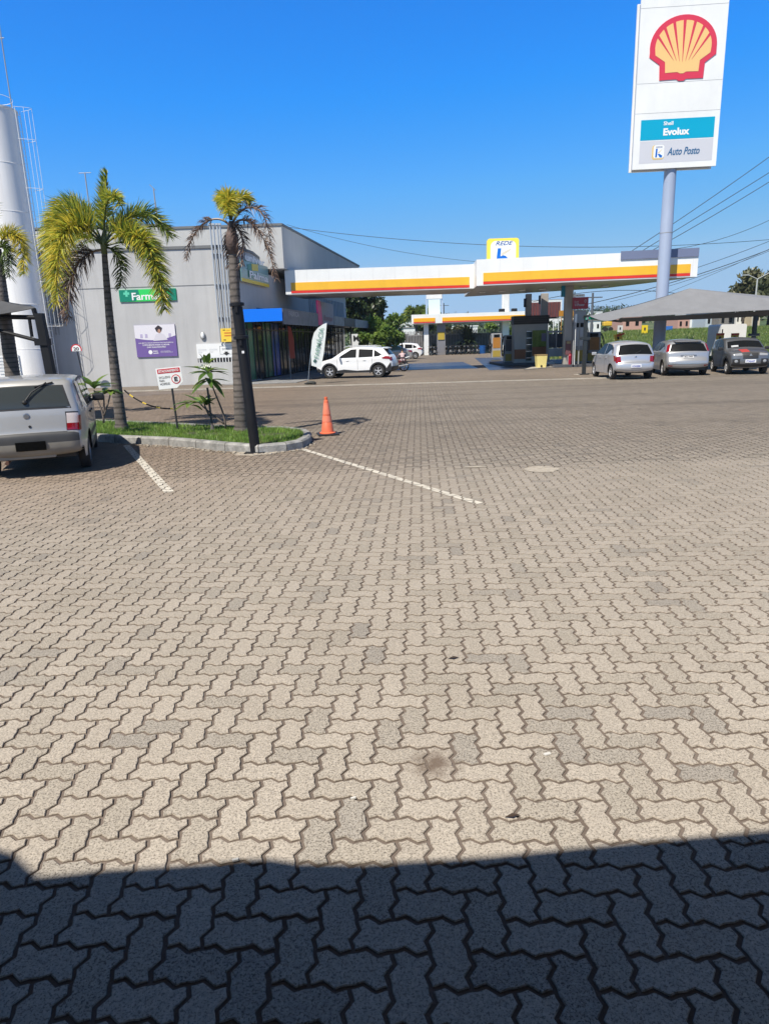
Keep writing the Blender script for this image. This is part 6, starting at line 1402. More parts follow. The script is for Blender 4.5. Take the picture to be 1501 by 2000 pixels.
for k in range(5): mb.box(((wx0+wxm)/2, Yk-.03, zi+.3+k*.42), (wxm-wx0-.05, .02, .05))
mb.build('door_shelves', M_chrome, t)
mb = MB(); mb.box((x0+(wx0-x0)/2, Yk-.012, .70), (wx0-x0-.02, .02, .62)); mb.box(((wxm+wx1)/2, Yk-.012, .85), (wx1-wxm-.02, .02, .60)); mb.build('orange_base', mat('kiosk_orange', (.28, .10, .035), .5, noise_=(2, .2)), t)
mb = MB(); mb.box((wxm+.75, Yk-.03, zm+.62), (.3, .02, .5)); mb.build('poster', mat('kiosk_poster', (.18, .15, .22), .5), t)
# yellow bin and white crate
g = G(1055, 719); t = thing('yellow_bin', 'pale yellow open-topped bin with a small black mark in front of the kiosk', 'bin', g)
mb = MB(); w0, w1, hB = .24, .31, .78
V = [(g.x+a*w_, g.y+b_*w_, g.z+z) for w_, z in ((w0, .0), (w1, hB), (w1-.02, hB), (w0-.01, .05)) for a, b_ in ((-1, -1), (1, -1), (1, 1), (-1, 1))]
mb.add(V, [(3, 2, 1, 0)]+[(l*4+i, l*4+(i+1) % 4, (l+1)*4+(i+1) % 4, (l+1)*4+i) for l in range(3) for i in range(4)]+[(12, 13, 14, 15)]); mb.build('tub', mat('bin_yellow', (.80, .68, .26), .5, noise_=(3, .1)), t)
mb = MB(); mb.box((g.x, g.y, hB-.03), (.64, .64, .06), bev=.01); mb.build('rim', mat('bin_rim', (.30, .20, .08), .6), t)
mb = MB(); mb.box((g.x-.02, g.y-.29, .12), (.09, .01, .12)); mb.build('black_mark', M_black, t)
g = G(1073, 716); mb = MB(); mb.box((g.x, g.y, .13), (.50, .4, .26), bev=.01); mb.box((g.x, g.y, .275), (.54, .44, .03)); tag(mb.build('white_crate', mat('crate_white', (.55, .58, .60), .5)), 'low white crate right beside the yellow bin', 'crate')
a, c_ = G(1022, 723), G(1093, 717); mb = MB(); mb.prism([(a.x, a.y), (c_.x, c_.y), (c_.x+.1, c_.y+1.2), (a.x+1, a.y+2.6)], -.001, .05); tag(mb.build('kerb_apron', M_conc), kind='structure')
# fuel pumps
def pump(label, px, Y, wd, h, face, rz=0):
    x = P(px, 690, Y).x; t = thing('fuel_pump', label, 'fuel pump', (x, Y, zi), 'fuel pumps on the station island')
    mb = MB(); mb.box((x, Y, zi+h*.5), (wd, .55, h), bev=.04); mb.build('housing', mat('pump_body', (.36, .36, .37), .5, noise_=(2, .1)), t)
    mb = MB(); mb.box((x, Y-.285, zi+h*.62), (wd*.78, .02, h*.42)); mb.build('display_panel', face, t)
    mb = MB(); mb.box((x, Y-.285, zi+h*.9), (wd*.6, .02, h*.12)); mb.build('screen', M_glassd, t)
    mb = MB(); mb.box((x, Y-.285, zi+h*.18), (wd*.8, .02, h*.26)); mb.build('lower_panel', mat('pump_mustard', (.38, .28, .05), .5), t)
    for s in (-1, 1):
        for q in (0, .12):
            mb = MB(); xx = x+s*(wd*.5+.03+q*.4); mb.tube(bez([(xx, Y-.1, zi+h*.95), (xx+s*.28, Y-.3-q, zi+h*.6), (xx+s*.16, Y-.45-q, zi-.05), (xx-s*.02, Y-.32, zi+.35), (xx, Y-.3, zi+h*.55)], 14), .022, 6); mb.build('hose', M_blackp, t)
        mb = MB(); mb.box((x+s*(wd*.5+.03), Y-.3, zi+h*.56), (.06, .10, .22), bev=.02); mb.build('nozzle', M_black, t)
    return t
pump('tall grey fuel pump with black hoses between the front column and the tent post', 1127, 41.3, .66, 2.5, mat('pump_white', (.55, .56, .57), .4))
pump('squat fuel pump with an orange advert face just left of the silver hatchback', 1155, 42.4, .86, 1.8, mat('pump_orange', (.42, .19, .05), .5, noise_=(2.5, .3)))
pump('dark fuel pump standing left of the kiosk', 992, 47.0, .62, 1.8, mat('pump_dark', (.08, .08, .09), .5))
g = P(1085, 700, 43.0); t = thing('service_counter', 'grey service counter with a glass upper part, between kiosk and front column', 'counter', (g.x, 43.0, zi))
mb = MB(); mb.box((g.x, 43.0, zi+.65), (1.05, .5, .5)); mb.box((g.x-.5, 43.0, zi+.2), (.06, .5, .4)); mb.box((g.x+.5, 43.0, zi+.2), (.06, .5, .4)); mb.build('desk', mat('desk_grey', (.33, .34, .36), .4), t)
mb = MB(); mb.box((g.x, 43.1, zi+1.35), (1.0, .06, .85)); mb.build('glass', mat('counter_glass', (.05, .055, .07), .1), t)
mb = MB(); 
for s in (-.5, 0, .5): mb.box((g.x+s, 43.06, zi+1.4), (.05, .08, 1.0))
mb.box((g.x, 43.06, zi+1.9), (1.06, .1, .12)); mb.build('frame', M_grey, t)
g = P(1112, 700, 40.1); mb = MB(); mb.lathe([(.001, zi), (.085, zi), (.085, zi+.50), (.03, zi+.58), (.03, zi+.64), (.001, zi+.64)], (g.x, 40.1, 0), 14); mb.tube([(g.x+.03, 40.07, zi+.62), (g.x+.12, 40.05, zi+.5), (g.x+.11, 40.05, zi+.2)], .015, 5); tag(mb.build('fire_extinguisher', mat('extinguisher_red', (.30, .01, .03), .3)), 'dark red fire extinguisher at the foot of the front column', 'fire extinguisher')
g = P(1107, 680, 40.2); t = thing('display_stand', 'narrow reddish display stand leaning on the front column', 'stand', (g.x, 40.2, zi)); mb = MB(); mb.box((g.x+.05, 40.2, zi+.95), (.30, .10, .80)); mb.build('panel', mat('stand_red', (.16, .07, .08), .5), t)
mb = MB(); mb.box((g.x+.05, 40.16, zi+1.25), (.24, .03, .14)); mb.build('label_strip', mat('strip_tan', (.35, .28, .15), .5), t); mb = MB(); mb.box((g.x+.05, 40.2, zi+.28), (.05, .05, .56)); mb.build('leg', M_grey, t)
pump('pale fuel pump with a bright orange face, standing farthest left of the kiosk', 968, 58.0, .80, 2.0, mat('pump_orange_bright', (.42, .18, .03), .5))
# red fuel board
Yr = 39.8; a = P(1117, 604, Yr); c_ = P(1148, 580, Yr); fr = frame((a.x, Yr-.06, a.z), (1, 0, 0), (0, 0, 1)); wd, ht = c_.x-a.x, c_.z-a.z
t = thing('fuel_board', 'dark red hanging board reading V-Power 0 right of the front column', 'sign', (a.x+wd/2, Yr, a.z))
mb = MB(); mb.slab([fp(fr, *q) for q in rect(0, 0, wd, ht)], .14, fr[3]); mb.build('panel', mat('board_red', (.30, .012, .02), .4), t)
text_on('lettering', fr, 'Shell', wd*.22, ht*.62, wd*.26, ht*.14, mat('grey_white_ink', (.40, .38, .38), .4), t, out=.01)
text_on('lettering', fr, 'V-Power', wd*.43, ht*.36, wd*.66, ht*.24, MATS['grey_white_ink'], t, out=.01, bold=.02)
text_on('number', fr, '0', wd*.80, ht*.66, wd*.13, ht*.26, MATS['grey_white_ink'], t, out=.01)
mb = MB(); mb.slab([fp(fr, *q) for q in rect(.02, ht+.02, wd*.75, ht+.16)], .05, fr[3]); mb.build('header', M_white, t)
text_on('lettering', fr, '4,99', wd*.4, ht+.09, wd*.4, .09, M_grey, t, out=.008)
mb = MB(); mb.box((a.x+.12, Yr, (a.z+zi)/2), (.06, .06, a.z-zi)); mb.box((a.x+.12, Yr+.06, a.z+.4), (.05, .05, 1.1)); mb.build('post', M_grey, t)
a2 = P(1120, 631, Yr+.3); c2 = P(1144, 606, Yr+.3); mb = MB(); mb.box(((a2.x+c2.x)/2, Yr+.3, (a2.z+c2.z)/2), (c2.x-a2.x, .05, c2.z-a2.z)); mb.box(((a2.x+c2.x)/2, Yr+.33, a2.z/2+.1), (.06, .06, a2.z)); tag(mb.build('grey_board', mat('board_grey', (.32, .33, .33), .5)), 'plain grey board below the dark red fuel board', 'sign')
for px, lab in ((1096, 'small orange square sign left of the front column'), (1118, 'small orange square sign right of the front column')):
    q = P(px, 612, 54); mb = MB(); mb.box(q, (.42, .05, .42)); mb.tube([(q.x, 54.03, 0), (q.x, 54.03, q.z)], .03, 6); tag(mb.build('orange_sign', mat('sign_orange', (.45, .20, .02), .5)), lab, 'sign')
q = P(1124, 621, 39.4); mb = MB(); mb.tube([(q.x, 39.4, q.z-.25), (q.x, 39.4, q.z+.22)], .06, 10); mb.tube([(q.x, 39.4, zi), (q.x, 39.4, q.z-.25)], .02, 6); tag(mb.build('paper_dispenser', M_whiteP), 'small white cylinder on a stand above the tall fuel pump', 'dispenser')
q = P(944, 690, 74); mb = MB(); mb.lathe([(.001, 0), (.42, 0), (.42, .4), (.44, .42), (.42, .44), (.42, .95), (.001, .95)], (P(941, 690, 83.5).x, 83.5, 0), 18); tag(mb.build('blue_drum', mat('drum_blue', (.01, .08, .28), .4)), 'blue plastic drum near the far canopy', 'drum')

# ------------------------------------------------------------------ pharmacy feather banner
Yb = 31.6; t = thing('feather_banner', 'white feather banner reading FARMÁCIA in front of the white crossover', 'banner', (P(612, 751, Yb).x, Yb, 0))
pts = [(608, 714), (607, 690), (609, 665), (613, 650), (621, 640), (631, 633), (638, 631), (636, 655), (632, 690), (627, 716), (622, 718), (608, 714)]
P3 = [P(a, b_, Yb) for a, b_ in pts[:-1]]; mb = MB(); mb.slab(P3[::-1], .012); mb.build('flag', mat('banner_white', (.74, .78, .76), .6, noise_=(2, .08)), t)
bx_ = P(614, 716, Yb); mb = MB(); mb.tube(bez([(bx_.x-.35, Yb+.03, .05), P(606, 705, Yb+.03), P(604, 645, Yb+.03), P(638, 630, Yb+.03)], 16), .014, 6); mb.build('pole', M_chrome, t)
mb = MB(); c = G(606, 751); mb.box((c.x, c.y, .05), (.55, .10, .06), rz=.5); mb.box((c.x, c.y, .05), (.55, .10, .06), rz=-.7); mb.ell((c.x+.05, c.y-.05, .09), (.22, .16, .07), 10, 6); mb.build('ballast_bag', mat('ballast_dark', (.05, .05, .045), .8), t)
fr = frame(P(621, 715, Yb-.01), P(626, 640, Yb)-P(617, 712, Yb), P(608, 690, Yb)-P(628, 690, Yb))
lb = (P(622, 640, Yb)-P(617, 706, Yb)).length
fr = frame(P(616.5, 700, Yb-.02), P(627, 640, Yb-.02)-P(616.5, 700, Yb-.02), (-1, 0, .1)); fr = (fr[0], fr[1], fr[2], -Vector((0, 1, 0)))
text_on('lettering', fr, 'FARMÁCIA', lb*.47, 0, lb*.92, .27, mat('banner_ink', (.25, .40, .33), .6), t, out=.012, bold=.01)
c = P(615, 705, Yb-.02); mb = MB(); mb.box(c, (.16, .01, .06)); mb.box(c, (.06, .012, .16)); mb.build('cross', mat('banner_cross', (.03, .10, .09), .6), t)
# red banner standing in the shop shade
q = P(568, 690, 36.5); t = thing('feather_banner', 'dark red feather banner in the shade under the awning', 'banner', (q.x, 36.5, 0)); P3 = [P(a, b_, 36.5) for a, b_ in ((566, 700), (563, 660), (562, 636), (568, 640), (574, 665), (576, 700))]; mb = MB(); mb.slab(P3[::-1], .02); mb.build('flag', mat('banner_red', (.25, .04, .02), .7), t); mb = MB(); mb.tube([(P(565, 700, 36.5).x, 36.52, 0), P(563, 640, 36.52)], .02, 6); mb.build('pole', M_grey, t)

# ------------------------------------------------------------------ trees and plants
def leafcloud(n, clumps, size, seed, squash=.8):
    r = np.random.default_rng(seed); V = np.zeros((n, 4, 3)); mi = np.zeros(n, int)
    w_ = np.array([c[3]**2 for c in clumps]); w_ = w_/w_.sum(); idx = r.choice(len(clumps), n, p=w_)
    for k in range(n):
        cx, cy, cz, cr_ = clumps[idx[k]]; d_ = r.normal(size=3); d_ /= np.linalg.norm(d_); rad = cr_*(r.random()**.42)*(.85+.3*r.random())
        c = np.array([cx, cy, cz])+d_*rad*np.array([1, 1, squash]); a = r.normal(size=3); a /= np.linalg.norm(a); b_ = np.cross(a, r.normal(size=3)); b_ /= np.linalg.norm(b_)+1e-9
        s = size*(.6+.8*r.random()); V[k] = [c-a*s, c-b_*s*.45, c+a*s, c+b_*s*.45]
        mi[k] = (idx[k]*7+int(r.random()*1.6)) % 3
    return V.reshape(-1, 3), np.arange(4*n).reshape(-1, 4), mi
T_d = [leafmat('tree_dark', (.045, .075, .025), (.025, .045, .015), .15), leafmat('tree_mid', (.075, .12, .035), (.04, .07, .02), .2), leafmat('tree_deep', (.03, .05, .02), (.02, .03, .012), .15)]
T_b = [leafmat('tree_bright', (.16, .27, .05), (.09, .17, .03), .3), leafmat('tree_leafy', (.09, .17, .03), (.05, .10, .02), .25), leafmat('tree_lime', (.26, .36, .07), (.15, .24, .05), .35)]
T_o = [leafmat('tree_olive', (.12, .13, .06), (.07, .08, .035), .2), leafmat('tree_olive_dark', (.07, .085, .035), (.04, .05, .02), .2), leafmat('tree_dry', (.20, .19, .10), (.12, .12, .06), .2)]
def tree(name, label, base, h, rx, rz_, mats, n=5000, size=.16, nclump=16, seed=1, group=None, trunk_r=.18, cz=.62):
    r = np.random.default_rng(seed); t = thing(name, label, 'tree', base, group); base = Vector(base); cc = base+Vector((0, 0, h*cz)); cl = []
    for k in range(nclump):
        d_ = r.normal(size=3); d_ /= np.linalg.norm(d_); f = .35+.5*r.random()
        cl.append((cc.x+d_[0]*rx*f, cc.y+d_[1]*rx*f, cc.z+d_[2]*rz_*f, (.28+.22*r.random())*min(rx, rz_)*1.1))
    V, Fq, mi = leafcloud(n, cl, size, seed); o = npmesh('crown', V-np.array(base), Fq, mats, t, mi)
    mb = MB(); mb.tube([base+Vector((0, 0, -.3)), base+Vector((.05, 0, h*.3)), cc-Vector((0, 0, rz_*.3))], [trunk_r, trunk_r*.75, trunk_r*.5], 9)
    for k in range(min(6, nclump)): c = Vector(cl[k][:3]); mb.tube([base+Vector((.05, 0, h*.32)), (base+Vector((0, 0, h*.45))).lerp(c, .5), c], [trunk_r*.45, trunk_r*.25, .02], 6)
    mb.build('trunk', mat('bark', (.10, .08, .065), .9, noise_=(5, .4)), t, smooth=True); return t
def at(px, py_top, py_base, Y):
    b_ = P(px, py_base, Y); tp = P(px, py_top, Y); return Vector((b_.x, Y, 0)), tp.z
b_, h = at(752, 612, 690, 60); tree('street_tree', 'round bright green tree above the parked silver sedan', b_, h+.2, 2.0, 1.6, T_b, 6500, .17, 20, 41, cz=.60)
b_, h = at(722, 572, 690, 72); tree('tall_tree', 'tall dark tree behind the shop awning, right one', b_, 8.4, 1.9, 3.2, T_d, 6000, .22, 18, 42)
b_, h = at(690, 572, 690, 70); tree('tall_tree', 'tall dark tree behind the shop awning, left one', b_, 7.6, 1.7, 2.8, T_d, 4500, .22, 16, 43)
b_, h = at(724, 640, 690, 50); tree('small_tree', 'lime green small tree against the lettered wall', b_, 2.9, 1.15, 1.0, [T_b[2], T_b[0], T_b[2]], 3500, .13, 12, 44)
b_ = Vector((P(1505, 600, 75).x, 75, 2.0)); tree('big_tree', 'big olive-green tree rising behind the right shade tent', b_, 6.9, 5.0, 2.7, T_o, 9000, .30, 26, 45, trunk_r=.35, cz=.55)
b_ = Vector((P(1400, 620, 100).x, 100, 2.2)); tree('garden_tree', 'dark garden tree beside the right tent post', Vector((P(1450, 620, 88).x, 88, 2.1)), 4.6, 2.2, 1.6, T_d, 3000, .22, 12, 46)
b_ = Vector((P(840, 630, 105).x, 105, .4)); tree('background_tree', 'dark tree right behind the left end of the far canopy', b_, 6.6, 3.4, 2.6, T_d, 4500, .28, 16, 47)
tree('background_tree', 'dark tree under the far canopy beside the grey column', Vector((P(885, 640, 92).x, 92, 0)), 4.0, 2.8, 1.5, T_o, 3500, .24, 12, 48)
tree('background_tree', 'bright bush seen between the white pillar and the kiosk', Vector((P(1012, 640, 95).x, 95, 0.1)), 3.9, 2.6, 1.2, T_b, 3500, .24, 12, 49)
tree('background_tree', 'bright green bush left of the white pillar', Vector((P(970, 640, 96).x, 96, 0.1)), 4.0, 2.2, 1.2, T_b, 3000, .24, 12, 50)
# small fan palm behind the far canopy
q = P(812, 620, 95); t = thing('palm_tree', 'small green palm behind the left end of the far canopy', 'palm tree', (q.x, 95, 0)); mb = MB(); mb.tube([(q.x, 95, 0), (q.x, 95, 4.6)], [.22, .16], 10); mb.build('trunk', M_trunk, t)
for k in range(11):
    a = k*.571; c = Vector((q.x, 95, 4.6)); o_ = Vector((math.cos(a), math.sin(a)*.8, 0)); hgt = 1.2+.8*math.sin(k*2.1)
    frond(t, [c, c+o_*.7+Vector((0, 0, hgt)), c+o_*1.7+Vector((0, 0, hgt*.9)), c+o_*2.3+Vector((0, 0, -.4))], leaf=.7, dens=38, mix=(.1, .7, .0, .2, 0, 0), seed=60+k, thin=.05)
# yucca by the lettered wall and the dark cycad
def spiky(name, label, c, n, ln, w_, mats, seed, stemh=.5, elmin=-.2, cat='plant'):
    t = thing(name, label, cat, (c[0], c[1], c[2])); r = np.random.default_rng(seed); mb = MB(); top = Vector(c)+Vector((0, 0, stemh))
    mb.tube([Vector(c), top], [w_*2.2, w_*2], 8); mb.build('stem', MATS['bark'], t); mb = MB()
    for k in range(n):
        a = r.random()*6.28; el = elmin+(1.45-elmin)*r.random(); d_ = Vector((math.cos(a)*math.cos(el), math.sin(a)*math.cos(el), math.sin(el))); L_ = ln*(.7+.4*r.random()); s_ = d_.cross(Vector((0, 0, 1)))
        s_ = (s_.normalized() if s_.length > .01 else Vector((1, 0, 0)))*w_; m_ = top+d_*L_*.55; e_ = top+d_*L_+Vector((0, 0, -L_*.25*math.cos(el)))
        mb.add([top-s_*.5, top+s_*.5, m_+s_, m_-s_, e_], [(0, 1, 2, 3), (3, 2, 4)], k % len(mats))
    mb.build('leaves', mats, t); return t
L_yu = leafmat('yucca_leaf', (.20, .25, .10), (.12, .16, .06), .2)
c = P(719, 678, 48); spiky('yucca', 'spiky pale green yucca behind the white crossover roof', (c.x, 48, 0), 90, 1.15, .045, [L_yu, T_b[1]], 3, .9)
c = P(915, 690, 85); spiky('cycad', 'dark spreading cycad behind the row of motorcycles', (c.x, 85.5, 0), 170, 2.7, .10, [T_d[0], T_d[2]], 4, 1.1, -.1)
c = P(1295, 668, 39); 
for k, (px, Y, lab, ln) in enumerate(((1235, 43.5, 'arching grassy shrub left of the grey-blue pylon pole', 1.2), (1345, 44.5, 'long-leaved shrub behind the middle parked car', 1.5), (1372, 43.8, 'long-leaved shrub left of the white trailer', 1.1))):
    x = P(px, 680, Y).x; spiky('shrub', lab, (x, Y, zt(x, Y)-.1), 220, ln, .03, [leafmat('shrub_leaf', (.10, .14, .05), (.06, .09, .03), .2), L_yu], 20+k, .25, .1, 'shrub')
# dark hedge plants under the far canopy
for k, (px, lab) in enumerate(((848, 'dark leafy plant between the two canopy columns'), (899, 'dark leafy plant left of the cycad'), (960, 'dark leafy plant right of the blue drum'))):
    x = P(px, 680, 86).x; spiky('leafy_plant', lab, (x, 86.2, 0), 90, 1.3, .10, [T_d[0], T_d[2]], 30+k, .3, .2)
# grass on the embankment
def pick_bank(r):
    while True:
        Y = 41.5+24*r.random()**1.2; X = 11.5+45*r.random()
        if X < .62*Y+4: return X, Y, zt(X, Y)-.06
M_bg = [leafmat('bank_grass', (.24, .32, .07), (.15, .23, .05)), leafmat('bank_grass_dark', (.13, .20, .045), (.09, .15, .03)), leafmat('bank_grass_dry', (.36, .34, .13), (.25, .26, .09))]
blades('grass', 90000, pick_bank, .05, .24, .02, M_bg, 'rough green grass on the bank behind the parked cars', 'grass')

# ------------------------------------------------------------------ walls and fences at the back
t = thing('lettered_wall', 'white wall with black letters behind the street tree', 'wall', (P(720, 660, 68).x, 68, 0))
a, c_ = P(684, 663, 68), P(762, 650, 68); mb = MB(); mb.box(((a.x+c_.x)/2, 68, c_.z/2), (c_.x-a.x, .2, c_.z)); mb.build('wall', M_white, t)
fr = frame((a.x, 67.9, 0), (1, 0, 0), (0, 0, 1)); wd = c_.x-a.x
text_on('lettering', fr, 'MI', wd*.17, c_.z-.42, wd*.19, .56, MATS['dark_ink'], t, out=.02, bold=.03)
text_on('lettering', fr, 'AS', wd*.87, c_.z-.42, wd*.19, .56, MATS['dark_ink'], t, out=.02, bold=.03)
t = thing('slatted_fence', 'long grey slatted fence behind the parked cars and the far canopy', 'fence', (P(880, 680, 90).x, 90, 0))
a, c_ = P(755, 675, 90), P(985, 650, 90); zt_f = P(870, 645, 90).z
mb = MB(); k = 0; x = a.x
while x < c_.x: mb.box((x, 90, zt_f/2), (.10, .05, zt_f-.05*(k % 3))); x += .2; k += 1
mb.build('slats', mat('fence_slat', (.30, .30, .31), .7, noise_=(2, .4)), t)
mb = MB(); mb.box(((a.x+c_.x)/2, 90.06, zt_f*.82), (c_.x-a.x, .05, .12)); mb.box(((a.x+c_.x)/2, 90.06, zt_f*.25), (c_.x-a.x, .05, .12)); mb.build('rails', M_grey, t)
mb = MB(); mb.box(((a.x+c_.x)/2, 90.2, zt_f*.42), (c_.x-a.x, .08, zt_f*.80)); mb.build('backing', mat('fence_back', (.10, .10, .11), .8), t)
def simple_house(name, label, x, Y, z, w_, d_, h, wall, roofc, group=None, gable=True, wins=2, ridge_h=1.2):
    t = thing(name, label, 'house', (x, Y, z), group); mb = MB(); mb.box((x, Y+d_/2, z+h/2), (w_, d_, h)); mb.build('wall', wall, t)
    mb = MB(); e = .35
    if gable: mb.add([(x-w_/2-e, Y-e, z+h+.01), (x+w_/2+e, Y-e, z+h+.01), (x+w_/2+e, Y+d_+e, z+h+.01), (x-w_/2-e, Y+d_+e, z+h+.01), (x-w_/2-e, Y+d_/2, z+h+ridge_h), (x+w_/2+e, Y+d_/2, z+h+ridge_h)], [(0, 1, 5, 4), (2, 3, 4, 5), (0, 4, 3), (1, 2, 5), (0, 3, 2, 1)])
    else: mb.box((x, Y+d_/2, z+h+.1), (w_+.2, d_+.2, .2))
    mb.build('roof', roofc, t)
    for k in range(wins):
        xx = x-w_/2+w_*(k+.5)/wins; mb = MB(); mb.box((xx, Y-.02, z+h*.52), (w_/wins*.34, .05, h*.36)); mb.build('window', M_glassd, t)
    return t
M_tiles = MATS['red_tiles']; M_rfg = mat('roof_grey', (.22, .21, .20), .8, noise_=(3, .2)); M_pink = mat('pink_wall', (.50, .30, .25), .8); M_blueh = mat('pale_blue_wall', (.42, .50, .58), .8); M_cream = mat('cream_wall', (.55, .48, .36), .8)
for k, (px0, px1, py, Y, h, wl_, rf, lab, gb) in enumerate(((1376, 1402, 636, 92, 2.2, M_blueh, M_tiles, 'pale blue house with a red tiled roof under the tent edge', True), (1402, 1432, 636, 90, 2.3, M_rfg, M_rfg, 'low grey-roofed open shed right of the red-roofed house', True),
        (1435, 1450, 634, 94, 2.6, M_white, M_rfg, 'small white house left of the dark garden tree', False), (1346, 1372, 636, 96, 2.4, M_white, M_rfg, 'narrow white house front left of the red-roofed house', False),
        (1322, 1345, 638, 90, 1.6, M_pink, M_tiles, 'small pink wall house just right of the pylon pole', False), (1215, 1252, 634, 100, 2.2, M_pink, M_tiles, 'long pink house left of the yellow warning sign', False),
        (1465, 1482, 634, 92, 2.8, M_cream, M_tiles, 'cream house seen right of the right tent post', True), (1150, 1172, 640, 100, 1.6, M_white, M_rfg, 'low white building beyond the left tent post', False))):
    a, c_ = P(px0, py, Y), P(px1, py, Y); x = (a.x+c_.x)/2; simple_house('house', lab, x, Y, zt(x, Y)-.05, c_.x-a.x, 5, h, wl_, rf, 'houses across the road on the right', gb)
# distant town and woods on the hill
hr = np.random.default_rng(77)
spots = [(788, 615, 300, 8, 'white house on the wooded slope left of the far canopy'), (795, 650, 130, 5, 'white house just above the fence left of the far canopy'), (905, 640, 125, 5, 'white block seen under the far canopy'), (1078, 612, 260, 14, 'large white factory roof behind the red trailer'), (965, 603, 420, 12, 'pale building on the skyline left of the white pillar'), (1010, 602, 430, 16, 'pale flat building on the skyline right of the white pillar'), (930, 598, 560, 10, 'tiny pale block on the hill crest'), (1068, 590, 520, 22, 'white tower block on the hill crest behind the canopy columns'), (1160, 606, 300, 8, 'small white house on the slope right of the red fuel board')]
for k, (px, py, Y, w_, lab) in enumerate(spots):
    x = P(px, py, Y).x; z = zt(x, Y); simple_house('hill_house', lab, x, Y, z-.3, w_, 6, 3.5 if k not in (7,) else 14, M_white, M_rfg if k % 2 else M_white, 'pale buildings on the distant slope', False, 3)
# tree belts on the hill as one mass
n = 26000; V = np.zeros((n, 4, 3)); mi = np.zeros(n, int); r = np.random.default_rng(9); cl = []
for k in range(900):
    Y = 110+500*r.random()**.8; X = (-.35+1.05*r.random())*Y; cl.append((X, Y, zt(X, Y)+1.0, 1.6+2.6*r.random()))
for px in range(770, 1501, 7): Y = 560+60*r.random(); X = P(px, 600, Y).x; cl.append((X, Y, zt(X, Y)+1.5, 3+2.5*r.random()))
V, Fq, mi = leafcloud(n, cl, .85, 5); tag(npmesh('hill_woods', V, Fq, T_d, mi=mi), 'distant woods covering the hills behind the station', 'woods', kind='stuff')
# red trailer
Yt = 92; a, c_ = P(1036, 622, Yt), P(1094, 594, Yt); x = (a.x+c_.x)/2; zz = zt(x, Yt)
t = thing('cargo_trailer', 'dark red cargo trailer seen between the canopy columns', 'trailer', (x, Yt, zz)); mb = MB(); mb.box((x, Yt+1.2, (a.z+c_.z)/2+.2), (c_.x-a.x, 2.4, c_.z-a.z+.2)); mb.build('box', mat('trailer_red', (.16, .04, .035), .6, noise_=(2, .35)), t)
mb = MB(); 
for k in range(10): mb.box((a.x+.3+k*(c_.x-a.x-.6)/9, Yt-.03, (a.z+c_.z)/2+.2), (.07, .06, c_.z-a.z))
mb.build('ribs', mat('trailer_rib', (.08, .05, .06), .6), t)
mb = MB(); mb.box((x, Yt+1.2, a.z-.05), (c_.x-a.x-.4, 1.6, .2)); mb.build('chassis', M_black, t)
for k in (-1.4, -.4, 1.6): mb = MB(); mb.lathe([(.001, -.15), (.5, -.15), (.5, .15), (.001, .15)], (x+k, Yt+.2, zz+.5), 16, 0, Matrix.Rotation(R(90), 3, 'X')); mb.build('wheel', M_tyre, t)
mb = MB(); mb.box((x, Yt+1.2, (zz+a.z)/2), (.3, .3, a.z-zz)); mb.build('landing_leg', M_grey, t)
# white guard rail below it
a, c_ = P(1070, 624, 70), P(1100, 622, 70); mb = MB(); mb.box(((a.x+c_.x)/2, 70, a.z), (c_.x-a.x+2, .05, .12))
for k in range(4): mb.box((a.x+k*(c_.x-a.x)/3, 70, (a.z)/2), (.06, .05, a.z))
tag(mb.build('guard_rail', M_white), 'white guard rail below the red trailer', 'railing')
# white trailer and warning boards behind the grey hatchback
YW = 40.0; a, c_ = P(1405, 668, YW), P(1458, 632, YW); wd, ht = c_.x-a.x, c_.z-.35
t = thing('white_trailer', 'white rounded box trailer with a slanted lower corner behind the rightmost parked car', 'trailer', ((a.x+c_.x)/2, YW, 0)); fr = frame((a.x, YW, .35), (1, 0, 0), (0, 0, 1))
mb = MB(); mb.slab([fp(fr, *q) for q in [(.0, .0), (wd*.74, .0), (wd, ht*.42)]+rr(0, .3, wd, ht, .12)[6:18]+[(0, .3)]], 1.6, fr[3]); mb.build('body', M_whiteP, t)
poly_on('side_slot', fr, rect(.05, ht*.35, .12, ht*.85), M_black, t)
for xx in (wd*.3, wd*.7): mb = MB(); mb.lathe([(.001, -.1), (.25, -.1), (.25, .1), (.001, .1)], (a.x+xx, YW+.6, .25), 14, 0, Matrix.Rotation(R(90), 3, 'X')); mb.build('wheel', M_tyre, t)
for px, py, lab, rz in ((1405, 657, 'yellow and red warning board left of the white trailer', 0), (1434, 657, 'yellow and red warning board across the white trailer front', 0), (1206, 658, 'tilted red and yellow warning board above the leftmost parked car', .3)):
    q = P(px, py, 37.5); t = thing('warning_board', lab, 'sign', (q.x, 37.5, 0), 'warning boards behind the parked cars'); M4 = Matrix.Rotation(-rz, 4, 'Y')
    mb = MB(); mb.box(q, (.42, .03, .34), mtx=M4); mb.build('panel', mat('warn_yellow', (.75, .55, .08), .5), t); mb = MB(); mb.box(q+Vector((rz*.4, -.02, .11)), (.42, .03, .10), mtx=M4); mb.build('red_strip', mat('warn_red', (.60, .08, .05), .5), t)
    mb = MB(); mb.box(q+Vector((0, -.02, -.06)), (.10, .03, .12), mtx=M4); mb.build('symbol', M_ink, t); mb = MB(); mb.tube([(q.x, 37.53, 0), (q.x, 37.53, q.z)], .02, 6); mb.build('post', M_grey, t)
